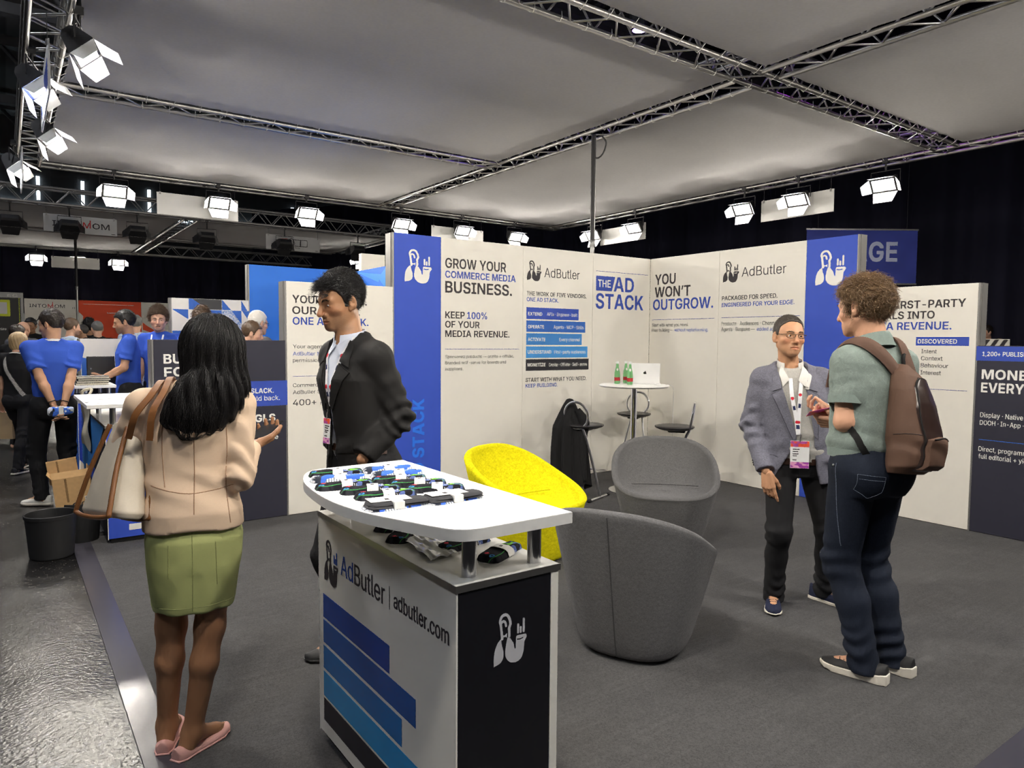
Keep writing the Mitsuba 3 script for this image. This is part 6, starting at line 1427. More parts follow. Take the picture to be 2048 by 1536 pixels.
def gj(p):
    d = stack(p, [(0.735, .195, .140, .015, -.005), (0.85, .186, .136, .010, -.005), (0.97, .172, .130, .012, -.005), (1.08, .178, .128, .02, -.012), (1.20, .190, .126, .032, -.022), (1.29, .168, .106, .042, -.03), (1.345, .115, .082, .047, -.035), (1.39, .073, .068, .05, -.035)], 2.35)
    d = d-0.007*nz(p, 8, 6)-0.004*np.sin(p[:, 2]*50+p[:, 0]*30)*np.exp(-((p[:, 2]-0.92)/0.08)**2)
    d = smin(d, np.minimum(cap(p, J['shoR'], (0.10, -0.035, 1.36), 0.060, 0.046), cap(p, J['shoL'], (-0.0, -0.045, 1.36), 0.060, 0.046)), 0.045)
    for n, sd in (('L', 0.5), ('R', 1.7)): d = smin(d, g_.sleeve(p, n, (0.072, 0.063, 0.052), 0.985, 0.0085, sd), 0.022)
    z = p[:, 2]; lo = np.interp(z, [0.735, 0.80, 0.92, 1.02, 1.12, 1.25, 1.34, 1.40], [-0.105, -0.085, -0.070, -0.062, -0.045, -0.022, -0.035, -0.04]).astype(f4)
    hi = np.interp(z, [0.735, 0.80, 0.90, 0.985, 1.02, 1.12, 1.25, 1.34, 1.40], [0.150, 0.118, 0.062, 0.022, 0.030, 0.062, 0.100, 0.122, 0.128]).astype(f4)
    x = p[:, 0]; cut = np.maximum(np.maximum(lo-x, x-hi), -0.02-p[:, 1]); d = np.maximum(d, -cut)
    ins = stack(p, [(0.70, .176, .121, .015, -.005), (0.85, .167, .117, .010, -.005), (0.97, .154, .114, .012, -.005), (1.20, .166, .110, .032, -.022), (1.29, .142, .089, .042, -.03), (1.345, .095, .072, .047, -.035), (1.40, .066, .061, .05, -.035)], 2.35)
    d = np.maximum(d, -ins)
    return np.maximum(d, 0.738+0.02*np.sin(p[:, 0]*9)-p[:, 2])
g_.put('jacket', g_.mesh(gj, 0.70, 1.46, 0.0075, 0.19), 'm_blazer')
for sx in (-1, 1):
    c = 0.040
    gg = lambda x, z: np.array([x, 0.4, z])
    if sx > 0: q1 = (gg(0.028, 1.00), gg(0.046, 0.975), gg(0.158, 1.225), gg(0.104, 1.255)); q2 = (gg(0.106, 1.258), gg(0.155, 1.240), gg(0.150, 1.320), gg(0.124, 1.345)); q3 = (gg(0.066, 1.305), gg(0.098, 1.265), gg(0.118, 1.330), gg(0.100, 1.375))
    else: q1 = (gg(-0.066, 1.00), gg(-0.084, 0.98), gg(-0.085, 1.225), gg(-0.024, 1.255)); q2 = (gg(-0.026, 1.258), gg(-0.080, 1.240), gg(-0.070, 1.320), gg(-0.036, 1.345)); q3 = (gg(0.020, 1.300), gg(-0.030, 1.250), gg(-0.050, 1.322), gg(-0.006, 1.375))
    g_.put('jacket__lapel', patch(gj, quadgrid(*q1, 8, 22), -fw, 0.0035, 0.0025), 'm_blazer', smooth=40)
    g_.put('jacket__lapel_edge_shade', seam_on(lambda p: gj(p)-0.005, [q1[1], (q1[1]+q1[2])/2, q1[2]], (0, -1, 0), 0.0016), 'm_blazer_seam_shade')  # thin dark tube drawn as lapel edge shade, so the outline shows
    g_.put('jacket__lapel_edge_shade', seam_on(lambda p: gj(p)-0.005, [q1[2], (q1[3]+q1[2])/2, q1[3]], (0, -1, 0), 0.0016), 'm_blazer_seam_shade')
    g_.put('jacket__lapel', patch(gj, quadgrid(*q2, 8, 10), -fw, 0.0035, 0.003), 'm_blazer', smooth=40)
    g_.put('shirt__collar', patch(lambda p: np.minimum(gs(p), gj(p)), quadgrid(*q3, 8, 8), -fw, 0.003, 0.008), 'm_shirt_collar', smooth=40)
collar(g_, gs, (0.050, -0.035), 0.072, 0.070, 1.368, 1.432, 'm_shirt_collar', 0.55, 0.55)
ln_ = [(0.095, .4, .850), (0.145, .4, .862), (0.20, .4, .880)]
g_.put('jacket__pocket_seam', seam_on(gj, [(0.118, 0.4, 0.876), (0.140, 0.4, 0.884), (0.165, 0.4, 0.89)], (0, -1, 0), 0.002), 'm_blazer_seam_shade')
g_.put('pocket_square', patch(gj, quadgrid((-0.098, .4, 1.148), (-0.150, .4, 1.172), (-0.150, .4, 1.180), (-0.098, .4, 1.154), 6, 3), -fw, 0.003, 0.002), 'm_card', smooth=40)
g_.put('jacket__pocket_seam', seam_on(gj, [(-0.095, 0.4, 1.146), (-0.152, 0.4, 1.170)], (0, -1, 0), 0.002), 'm_blazer_seam_shade')
for z in (0.872, 0.860, 0.848): g_.put('jacket__cuff_button', mv(trimesh.creation.icosphere(1, 0.0055), *(march(gj, np.array([[0.45, 0.10+0.0*z, z-0.02]]), np.array([-1.0, 0, 0]))[0])), 'm_black_plastic')
lanyard(g_, lambda p: np.minimum(gs(p), gj(p)+0.02), [(0.060, 0, 1.310), (0.052, 0, 1.20), (0.030, 0, 1.08), (0.022, 0, 1.005)], [(0.000, 0, 1.320), (0.012, 0, 1.22), (0.020, 0, 1.08), (0.020, 0, 1.005)], None, (0.012, 0.138, 0.900), (0, 1.0, 0.03), 0.098, 0.150)
gt = g_.trousers_sdf((0.096, 0.070, 0.060, 0.057), 0.925, (0.152, 0.118), 0.008, 0.035, 0.012)
g_.put('trousers', g_.mesh(gt, 0.02, 0.93, 0.0085, 0.14), 'm_pants_black')
ba = np.linspace(-1.7, 1.7, 44)
g_.put('belt', patch(gt, np.array([[[0.5*math.sin(a), 0.5*math.cos(a), z] for z in (0.838, 0.872)] for a in ba]), np.array([[-math.sin(a), -math.cos(a), 0] for a in np.repeat(ba, 2)]), 0.003, 0.003), 'm_belt', smooth=40)
g_.put('belt__buckle', patch(gt, quadgrid((-0.005, .4, .836), (0.040, .4, .836), (0.040, .4, .874), (-0.005, .4, .874), 5, 5), -fw, 0.003, 0.007), 'm_buckle', smooth=40)
for a in (-0.075, 0.085): g_.put('trousers__pocket_seam', seam_on(gt, [(a*1.1, 0.4, 0.835), (a*1.35, 0.4, 0.805), (a*1.75, 0.4, 0.780)], (0, -1, 0), 0.0015), 'm_black')
g_.put('trousers__fly_seam', seam_on(gt, [(0.012, 0.4, 0.835), (0.010, 0.4, 0.79), (0.0, 0.4, 0.735)], (0, -1, 0), 0.0015), 'm_black')
for n in 'RL': g_.shoe(n, 'm_shoe_navy', 'm_sole_white', 'm_lace_navy', sole=0.022, h=0.005)

# ---- the man with the brown backpack
b = Person('person', 'curly-haired man in a sage polo shirt and dark jeans, seen from behind', 1.835, -3.149, -4.345, 75)
k = b.k; J = b.J
J['head'] = np.array([-0.022, 0.048, 1.672]); J['neck'] = np.array([0.000, 0.005, 1.530])
J['shoL'] = np.array([-0.128, 0.015, 1.425]); J['shoR'] = np.array([0.165, 0.000, 1.420])
J['hipL'] = np.array([-0.085, 0.0, 0.96]); J['hipR'] = np.array([0.090, 0.0, 0.96])
b.foot('L', -0.040, -0.060, -24); b.foot('R', 0.142, -0.045, -16)
J['elbL'] = np.array([-0.158, -0.010, 1.165]); J['wriL'] = np.array([-0.010, 0.165, 1.130]); J['elbR'] = np.array([0.20, 0.01, 1.15]); J['wriR'] = np.array([0.03, 0.22, 1.17])
b.look(turn=-14, nod=8)
HL = hand_prims(J['wriL'], np.array([-0.55, 0.80, 0.10]), np.array([0.55, 0.35, 0.65]), 1, (0.95, 1.05, 1.1, 1.15), 0.6)
HR = hand_prims(J['wriR'], np.array([-0.8, 0.5, 0.1]), np.array([0.0, -0.3, 0.9]), -1, (0.6, 0.7, 0.75, 0.8), 0.4)
b.skin('m_skin', [HL, HR], tint=(0.56, 0.310, 0.200), sleeves=(0.050, 0.044, 0.030), h_body=0.008, face={}, neck=(0.056, 0.064))
b.eyes('m_iris_blue', 'm_hair_brown')
b.hair('m_hair_brown', 'short', 0.006, 100, 0.02, 0, (0, 0, 0), 0.001, 11, 0.012, 38, 0.0, 0.3, 0.004)
R_ = np.random.RandomState(12); d_ = R_.normal(0, 1, (5200, 3)); d_ /= np.linalg.norm(d_, axis=1, keepdims=True); r_ = np.array([0, -0.016, 0.035])+d_*np.array([0.084, 0.104, 0.092]); r_ = r_[r_[:, 2] > hair_low(r_[:, 1])+0.004][:3600]
for part, mt in ((slice(0, 2500), 'm_hair_brown'), (slice(2500, 3600), 'm_hair_lightbrown')):
    T_ = strands(r_[part], (r_[part]-np.array([0, -0.016, 0.03]))*7+[0, 0.0, 0.05], 0.038, 12, 0.0015, 0.0080, 1.5, 0.10, 13, jitter=0.55); T_.vertices = b.to_body(T_.vertices); b.put('hair__curls', T_, mt)
def bs_(p):
    d = stack(p, [(1.005, .172, .125, -.005, .012), (1.05, .180, .135, -.004, .012), (1.20, .172, .128, .0, .012), (1.33, .178, .128, .005, .010), (1.42, .165, .108, .004, .006), (1.475, .120, .082, .002, .004), (1.525, .068, .064, 0, .006)], 2.35)
    d = smin(d, np.minimum(cap(p, J['shoL'], (-0.035, 0.0, 1.498), 0.062, 0.048), cap(p, J['shoR'], (0.04, 0.0, 1.498), 0.062, 0.048)), 0.05)
    for n, sd in (('L', 0.5), ('R', 1.7)): d = smin(d, b.sleeve(p, n, (0.066, 0.070, 0.0), 0.335, 0.004, sd), 0.03)
    d = d-0.0045*np.sin(p[:, 2]*62+4*nz(p, 5, 3)+p[:, 0]*14)*np.exp(-((p[:, 2]-1.08)/0.07)**2)-0.007*nz(p, 9, 4)-0.0022*(meshkit.fbm(p*V3(30, 30, 14), 2, 9) > 0.58)
    return np.maximum(d, 1.008-p[:, 2])
b.put('polo_shirt', b.mesh(bs_, 0.98, 1.56, 0.0072, 0.18), 'm_knit_sage')
aa = np.linspace(0, 2*PI, 70); ring2 = lambda z0, z1: np.array([[[0.5*math.cos(a), 0.5*math.sin(a), z] for z in np.linspace(z0, z1, 5)] for a in aa])
b.put('polo_shirt__hem', patch(lambda p: stack(p, [(0.98, .165, .120, -.005, .012), (1.06, .172, .127, -.004, .012)], 2.35), ring2(1.004, 1.044), np.array([[-math.cos(a), -math.sin(a), 0] for a in np.repeat(aa, 5)]), 0.005, 0.004), 'm_knit_rib', smooth=50)
S_, E_ = J['shoL'], J['elbL']; ad = (E_-S_)/np.linalg.norm(E_-S_); c0 = S_+(E_-S_)*0.635; _, u_, v_ = frame(ad)
b.put('polo_shirt__cuff', sheet(np.array([[c0+ad*t+(math.cos(a)*u_+math.sin(a)*v_)*0.0725*k for t in (-0.018, 0.0, 0.018)] for a in aa]), 0.006), 'm_knit_rib', smooth=50)
a_ = np.linspace(0.45, 2*PI-0.45, 60); rows = []
for rx, ry, dz in ((0.064, 0.064, 1.560), (0.070, 0.070, 1.566), (0.080, 0.079, 1.550), (0.092, 0.090, 1.518), (0.098, 0.095, 1.505)):
    rows.append(np.column_stack([rx*np.sin(a_), 0.008+ry*np.cos(a_), dz-0.028*(np.cos(a_)+1)*0.8]))
b.put('polo_shirt__collar', sheet(np.stack(rows, 1), 0.004), 'm_knit_rib', smooth=50)
bt = b.trousers_sdf((0.101, 0.074, 0.066, 0.060), 1.035, (0.156, 0.116), 0.008, 0.03, 0.022)
b.put('jeans', b.mesh(bt, 0.01, 1.04, 0.008, 0.14), 'm_jeans')
bk = np.array([-0.35, 0.94, 0]); 
pk = [(-0.150, -0.3, 0.945), (-0.050, -0.3, 0.935), (-0.048, -0.3, 0.865), (-0.095, -0.3, 0.835), (-0.142, -0.3, 0.872), (-0.150, -0.3, 0.945)]
for q in (pk, [(-0.145, -0.3, 0.925), (-0.052, -0.3, 0.917)]):
    P = march(bt, np.vstack([np.linspace(np.array(q[i]), np.array(q[i+1]), 8) for i in range(len(q)-1)])+np.array([-0.02, 0, 0]), (0, 1.0, 0)); b.put('jeans__stitching', tube(P.astype(float), 0.0012, 4), 'm_stitch')
b.put('jeans__side_seam', seam_on(bt, [(-0.6, 0.0, 0.98), (-0.6, 0.005, 0.80), (-0.6, 0.0, 0.60)], (1, 0, 0), 0.0016), 'm_stitch')
b.put('jeans__rivet', mv(trimesh.creation.icosphere(2, 0.006), *(march(bt, np.array([[-0.6, 0.035, 0.968]]), np.array([1.0, -0.05, 0]))[0])), 'm_steel')
for n in 'RL': 
    b.shoe(n, 'm_shoe_dark', 'm_sole_white', 'm_black', sole=0.034, heel=0.014, h=0.005, top=0.082)
cd_ = thing('pink_card', 'red and pink card in the hand of the man with the backpack', 'card')
scene[cd_] = mikit.ply(xf(bbox(-0.045, 0.045, -0.065, 0.065, -0.001, 0.001, 0.0006), b.A @ trans(-0.068, 0.222, 1.185) @ rotz(1.0) @ roty(0.35) @ rotx(-0.25)), 'm_card_pink')
# backpack, in its own frame: z up, -y away from the back
bp = thing('backpack', 'brown fabric backpack with a dark leather front pocket on the back of the curly-haired man', 'backpack')
BA = b.A @ trans(0.012, -0.125, 0.945) @ rotz(math.radians(24)) @ roty(0.13) @ rotx(-0.05)
def bpf(p):
    z = p[:, 2]; w_ = np.interp(z, [0, .03, .20, .36, .44, .475], [.110, .135, .140, .122, .092, .045]).astype(f4); t_ = np.interp(z, [0, .04, .14, .30, .42, .475], [.060, .088, .098, .078, .052, .025]).astype(f4)
    x, y = np.abs(p[:, 0])/w_, np.abs(p[:, 1]+t_*0.75)/t_; r = (x**2.8+y**2.5)**(1/2.65)
    d = (r-1)*np.minimum(w_, t_)-0.006*nz(p, 10, 5)-0.003*np.sin(p[:, 2]*60+p[:, 0]*25+4*nz(p, 7, 2))*np.exp(-((z-0.13)/0.06)**2)
    return np.maximum(d, np.maximum(-z, z-0.475))
def bpp(p):
    z = p[:, 2]; d = bpf(p)-0.007; q = np.abs(p[:, 0])-np.interp(z, [0.0, 0.04, 0.28, 0.37, 0.41], [.105, .118, .115, .092, .045]).astype(f4)
    return np.maximum(np.maximum(d, q), np.maximum(p[:, 1]+0.075, np.maximum(0.015-z, z-0.415)))
add(bp+'__body', xf(relax(nets(bpf, (-.17, -.24, -.005), (.17, .06, .49), 0.006), 1), BA), 'm_pack_brown', smooth=True)
add(bp+'__front_panel', xf(relax(nets(bpp, (-.15, -.24, 0), (.15, -.05, .43), 0.0055), 1), BA), 'm_pack_leather', smooth=True)
def low(p):
    z = p[:, 2]; d = bpf(p)-0.022; return np.maximum(np.maximum(d, np.abs(p[:, 0])-0.112), np.maximum(p[:, 1]+0.085, np.maximum(0.02-z, z-0.155-0.01*np.cos(p[:, 0]*18))))
add(bp+'__pocket', xf(relax(nets(low, (-.15, -.26, 0), (.15, -.05, .2), 0.0055), 1), BA), 'm_pack_brown', smooth=True)
zp = [(-0.114, -0.3, 0.06), (-0.116, -0.3, 0.22), (-0.100, -0.3, 0.34), (-0.055, -0.3, 0.405), (0.055, -0.3, 0.405), (0.100, -0.3, 0.34), (0.116, -0.3, 0.22), (0.114, -0.3, 0.06)]
add(bp+'__zip', xf(seam_on(lambda p: bpf(p)-0.005, zp, (0, 1, 0), 0.0035, 70), BA), 'm_pack_black', smooth=True)
add(bp+'__zip', xf(seam_on(lambda p: np.minimum(low(p), bpf(p)), [(-0.105, -0.35, 0.150), (0.0, -0.35, 0.160), (0.105, -0.35, 0.150)], (0, 1, 0), 0.0035), BA), 'm_pack_black', smooth=True)
sidef = lambda p: bpf(p)
add(bp+'__side_seam', xf(seam_on(bpf, [(-0.4, -0.16, 0.165), (-0.4, -0.09, 0.17), (-0.4, -0.03, 0.165)], (1, 0, 0), 0.002), BA), 'm_pack_leather', smooth=True)
add(bp+'__grab_loop', xf(tube(_sp([(-0.030, -0.035, 0.460), (-0.026, -0.03, 0.505), (0, -0.028, 0.520), (0.026, -0.03, 0.505), (0.030, -0.035, 0.460)], 6), 0.008, 6), BA), 'm_pack_black', smooth=True)
for sx in (-1, 1):
    xs = 0.082*sx
    P = np.array([(xs*0.42+0.068, -0.150, 1.350), (xs*0.72+0.030, -0.125, 1.435), (xs+0.004*sx, -0.050, 1.500), (xs+0.018*sx, 0.035, 1.490), (xs+0.024*sx, 0.105, 1.400), (xs+0.034*sx, 0.120, 1.28)])
    Q = _sp(P, 9); Q0 = Q.astype(f4); g = grad(bs_, Q0); dd = bs_(Q0); Q = Q+g*np.clip(0.006-dd, -0.03, 0.06)[:, None]; kk = np.ones(9)/9; pad = lambda a: np.stack([np.convolve(np.pad(a[:, i], 4, mode='edge'), kk, 'valid') for i in range(3)], 1); Q = pad(pad(Q)); g = pad(pad(g)); g /= np.linalg.norm(g, axis=1, keepdims=True); Q = Q+g*0.005; t = np.gradient(Q, axis=0); t /= np.linalg.norm(t, axis=1, keepdims=True); s_ = np.cross(t, g); s_ /= np.linalg.norm(s_, axis=1, keepdims=True)
    G = np.stack([Q+s_*o+g*(0.010-0.012*(o/0.028)**2) for o in np.linspace(-0.026, 0.026, 7)], 1)
    m = sheet(G, 0.010); 
    add(bp+'__strap', xf(m, b.A), 'm_pack_strap', smooth=50)
    P = np.array([(xs+0.034*sx, 0.120, 1.29), (0.160*sx, 0.06, 1.24), (0.165*sx, -0.025, 1.165), (0.145*sx, -0.085, 1.07), (0.115*sx, -0.125, 0.985)])
    Q = _sp(P, 9); Q0 = Q.astype(f4); g = grad(bs_, Q0); Q = Q+g*np.clip(0.006-bs_(Q0), -0.03, 0.06)[:, None]; t = np.gradient(Q, axis=0); t /= np.linalg.norm(t, axis=1, keepdims=True); s_ = np.cross(t, g); s_ /= np.linalg.norm(s_, axis=1, keepdims=True)
    add(bp+'__webbing', xf(sheet(np.stack([Q-s_*0.014, Q+s_*0.014], 1), 0.003), b.A), 'm_pack_black', smooth=50)
# ---------------------------------------------------------------- things on the hall floor at the left
def bin_(x, y, r, h, label):
    t = thing('waste_bin', label, 'bin', None)
    add(t+'__body', mv(lathe([(0, 0.004), (r*0.80, 0.004), (r*0.83, 0.012), (r*0.965, h-0.028), (r*1.0, h-0.026), (r*1.01, h-0.004), (r*0.985, h), (r*0.955, h-0.003), (r*0.93, h-0.03), (r*0.79, 0.02), (0, 0.02)], 56), x, y, -0.006), 'm_black_plastic', smooth=35)
    return t
bin_(-6.095, -0.20, 0.160, 0.305, 'black plastic waste bin with nothing sticking out, nearest to the camera at the left')
bin_(-5.895, 0.13, 0.140, 0.30, 'black waste bin behind the empty one, stuffed with cardboard boxes')
def carton(A, w, d, h, label, marks=False, flap=True):
    t = thing('cardboard_box', label, 'box', 'cardboard boxes in the bin')
    th = 0.004; ms = [box(-w/2, w/2, -d/2, -d/2+th, 0, h), box(-w/2, w/2, d/2-th, d/2, 0, h), box(-w/2, -w/2+th, -d/2+th, d/2-th, 0, h), box(w/2-th, w/2, -d/2+th, d/2-th, 0, h)]
    add(t+'__body', xf(cat_(*ms, box(-w/2, w/2, -d/2, d/2, 0, th)), A), 'm_cardboard')
    if flap:
        add(t+'__flap', xf(xf(box(-w/2, w/2, 0, th, 0, 0.05), trans(0, -d/2, h) @ rotx(-0.5)), A), 'm_cardboard')
        add(t+'__flap', xf(xf(box(0, th, -d/2, d/2, 0, 0.05), trans(-w/2, 0, h) @ roty(-0.6)), A), 'm_cardboard')
    add(t+'__gap', xf(box(-w*0.18, -w*0.12, -d/2-0.0008, -d/2, h*0.30, h*0.98), A), 'm_cardboard_dark')
    if marks:
        wl = (np.array([0, -d/2-0.0002, 0.0]), np.array([1.0, 0, 0]), np.array([0, 0, 1.0]))
        for key, m, mt in (('lettering', on_wall(mv(letters('OS03', 0.055, 500), -0.02, 0.012, 0), wl[0]+[0, -0.0005, 0], wl[1]), 'm_ink'), ('sticker', on_wall(box(0.07, 0.115, 0.075, 0.105, 0, 0.0006), wl[0], wl[1]), 'm_card')):
            add(t+'__'+key, xf(m, A), mt)
        for q in (0.074, 0.083, 0.099, 0.106): add(t+'__sticker_print', xf(on_wall(box(q, q+0.005, 0.08, 0.10, 0.0006, 0.001), wl[0], wl[1]), A), 'm_ink')
    return t
carton(trans(-5.925, 0.10, 0.24) @ rotz(-0.12) @ roty(-0.10) @ rotx(0.06), 0.235, 0.13, 0.26, 'lower brown cardboard box in the bin, stamped with black characters', True)
carton(trans(-5.985, 0.16, 0.44) @ rotz(-0.05) @ roty(-0.14), 0.19, 0.05, 0.17, 'upper brown cardboard box leaning out of the bin', False, False)
for k, (x, a, m, lab) in enumerate(((-5.872, 0.10, 'm_card', 'white sheet of card standing in the cardboard box'), (-5.835, 0.22, 'm_cardboard', 'torn brown cardboard piece standing in the box'), (-5.80, 0.16, 'm_bar_1', 'blue printed paper at the right of the cardboard box'))):
    t = thing('card_scrap', lab, 'card', 'scraps in the bin'); scene[t] = mikit.ply(xf(trimesh.creation.extrude_polygon(Polygon([(-0.05, 0), (0.05, 0), (0.045, 0.2-0.02*k), (-0.02, 0.24-0.025*k), (-0.05, 0.17)]), 0.003, engine='earcut'), trans(x, 0.14, 0.36) @ rotz(1.1+a) @ rotx(PI/2-0.05)), m)

# ---------------------------------------------------------------- the neighbouring stand
WN = (np.array([0, 3.75, 0.0]), np.array([1, 0, 0.0]), np.array([0, 0, 1.0]))
pn = wall_run('wall_neighbour', WN, [(-5.60, -4.605, 1.5, 'm_white_panel'), (-4.605, -3.652, 2.02, 'm_white_panel'), (-3.652, -2.14, 2.5, 'm_blue_far')], 0.12, 'back wall of the neighbouring stand: speckled, patterned and plain blue panels', [(-5.60, 0, 1.5, -1), (-4.605, 1.5, 2.02, -1), (-3.652, 2.02, 2.5, -1)])
fac = pn[1]+'__facet'
for P, m in (([(-4.404, 2.018), (-4.178, 1.882), (-4.404, 1.882)], 'm_bar_2'), ([(-4.36, 2.018), (-4.005, 2.018), (-4.005, 1.886), (-4.186, 1.886)], 'm_grey_dark'), ([(-4.404, 2.018), (-4.36, 2.018), (-4.186, 1.886), (-4.178, 1.882)], 'm_bar_2'), ([(-4.001, 2.018), (-3.888, 1.886), (-4.001, 1.886)], 'm_bar_2'), ([(-3.76, 2.018), (-3.682, 1.882), (-3.76, 1.882)], 'm_bar_2'),
             ([(-4.60, 1.880), (-4.413, 1.880), (-4.413, 1.756)], 'm_bar_2'), ([(-4.60, 1.608), (-4.0, 1.608), (-4.0, 1.52), (-4.60, 1.58)], 'm_bar_2'), ([(-4.60, 1.576), (-4.478, 1.51), (-4.60, 1.51)], 'm_grey_dark'), ([(-4.003, 1.883), (-3.888, 1.883), (-3.757, 1.704), (-3.757, 1.553), (-4.003, 1.763)], 'm_speckle'), ([(-4.18, 1.880), (-4.006, 1.88), (-4.006, 1.74)], 'm_bar_2'), ([(-3.885, 1.880), (-3.76, 1.880), (-3.76, 1.71)], 'm_bar_2'), ([(-3.75, 1.880), (-3.66, 1.880), (-3.66, 1.74)], 'm_bar_2')):
    poly_on(fac, Polygon(P), WN, m)
for P, m in (([(-5.59, 1.28), (-5.59, 1.06), (-4.61, 1.06), (-5.1, 1.17)], 'm_bar_2'), ([(-5.59, 1.05), (-4.61, 1.05), (-4.61, 0.55), (-5.59, 0.55)], 'm_speckle'), ([(-5.59, 0.53), (-4.61, 0.53), (-4.61, 0.05), (-5.59, 0.05)], 'm_bar_2')): poly_on(pn[0]+'__facet', Polygon(P), WN, m)
WR = (np.array([-2.14, 0, 0.0]), np.array([0, -1.0, 0]), np.array([0, 0, 1.0]))
pr_ = wall_run('wall_neighbour_side', WR, [(-3.75, -2.70, 2.5, 'm_blue_far'), (-2.70, -1.70, 2.5, 'm_blue_far'), (-1.70, -0.72, 2.5, 'm_blue_far')], 0.10, 'blue faceted side wall of the neighbouring stand')
for P in ([(-3.745, 2.49), (-3.2, 2.02), (-3.745, 2.1)], [(-3.0, 2.36), (-2.75, 2.49), (-2.75, 2.18)], [(-3.745, 2.49), (-2.9, 2.40), (-3.0, 2.30)]): poly_on(pr_[0]+'__facet', Polygon(P), WR, 'm_blue_far_dark' if P[0][0] < -3.5 and P[1][0] < -3 else 'm_bar_4')
add('wall_white_far', box(-1.75, -1.35, 4.45, 4.55, 0, 2.86), 'm_white_panel', kind='structure', label='white wall end rising behind the blue stand')
# counters
t = counter(-5.745, -5.415, -0.12, 1.85, 0.87, 'blue and black info counter of the neighbouring stand with papers on top', 'm_bar_black', 'm_blue_panel')
add(t+'__tabletop', bbox(-5.86, -5.40, -0.14, 1.0, 1.0, 1.03, 0.003), 'm_tabletop')
for x, y in ((-5.69, -0.06), (-5.46, -0.06), (-5.69, 0.9), (-5.46, 0.9)): add(t+'__pillar', mv(lathe([(0, 0), (0.02, 0), (0.02, 0.13), (0, 0.13)], 16), x, y, 0.87), 'm_steel', smooth=40)
WC = (np.array([-5.7452, 0, 0.0]), np.array([0, -1.0, 0]), np.array([0, 0, 1.0]))
for P, m in (([(-1.84, 0.85), (0.02, 0.85), (-1.1, 0.30), (-1.84, 0.05)], 'm_bar_3'), ([(-1.84, 0.85), (-1.2, 0.85), (-1.84, 0.5)], 'm_bar_1')): poly_on(t+'__front_panel__facet', Polygon(P), WC, m)
rect_on(t+'__side_panel__label', -5.608, -5.518, 0.085, 0.130, (np.array([0, -0.1203, 0.0]), np.array([1.0, 0, 0]), np.array([0, 0, 1.0])), 'm_card')
t = counter(-5.745, -5.415, 2.28, 3.30, 0.87, 'counter with a raised white top and stacks of black books on both levels', 'm_bar_2', 'm_blue_panel')
add(t+'__tabletop', bbox(-5.80, -5.40, 2.27, 3.31, 1.0, 1.03, 0.003), 'm_tabletop')
for x, y in ((-5.69, 2.35), (-5.46, 2.35), (-5.69, 3.2), (-5.46, 3.2)): add(t+'__pillar', mv(lathe([(0, 0), (0.02, 0), (0.02, 0.13), (0, 0.13)], 16), x, y, 0.87), 'm_steel', smooth=40)
for k in range(7):
    lv = 1.0305 if k < 4 else 0.8705; q = k if k < 4 else k-4
    b_ = thing('book', ('black hardcover book in the stack on the raised counter top' if k < 4 else 'black book on the lower shelf of the far counter'), 'book', 'black books on the counter top' if k < 4 else 'black books on the lower shelf')
    x, y = -5.60+RS.uniform(-.012, .012), 2.42+RS.uniform(-.015, .015); z = lv+q*0.0225
    add(b_+'__cover', cat_(box(x-.145, x+.145, y-.105, y+.105, z, z+.003), box(x-.145, x+.145, y-.105, y+.105, z+.019, z+.022), box(x-.145, x-.142, y-.105, y+.105, z, z+.022)), 'm_book')
    add(b_+'__pages', box(x-.140, x+.141, y-.101, y+.101, z+.003, z+.019), 'm_pages')
t = thing('black_case', 'black box standing upright behind the stacked books', 'box'); add(t+'__body', bbox(-5.57, -5.24, 3.30, 3.38, 1.0, 1.30, 0.006), 'm_black_plastic'); add(t+'__knob', mv(trimesh.creation.icosphere(2, 0.010), -5.535, 3.296, 1.16), 'm_steel', smooth=True)
add(t+'__stand', box(-5.57, -5.24, 3.30, 3.38, 0.0, 1.0), 'm_bar_black')
for k in range(5):
    s_ = thing('paper_sheets', 'loose stack of white paper sheets on the neighbouring counter', 'paper', 'paper sheets on the counter')
    scene[s_] = mikit.ply(xf(bbox(-0.15, 0.15, -0.21, 0.21, 0, 0.004, 0.001), trans(-5.66+0.03*RS.rand(), 0.10+0.06*RS.rand()+0.05*k, 1.0305+0.0045*k) @ rotz(RS.uniform(-0.4, 0.4))), 'm_paper')
u, v = np.meshgrid(np.linspace(0, 1, 16), np.linspace(0, 1, 22), indexing='ij')
G = np.stack([-5.752-0.010*np.sin(v*9+u*3)-0.012*v, 1.60-0.62*u-0.12*v, 0.97-0.42*v+0.01*np.sin(u*7)], -1)
t = thing('canvas_bag', 'cream canvas bag hanging over the front of the neighbouring counter', 'bag'); add(t+'__cloth', sheet(G, 0.006), 'm_canvas', smooth=True)
add(t+'__handle', tube(_sp([(-5.755, 1.40, 0.96), (-5.77, 1.38, 1.03), (-5.70, 1.33, 1.05), (-5.755, 1.25, 0.96)], 8), 0.012, 6), 'm_canvas', smooth=True)
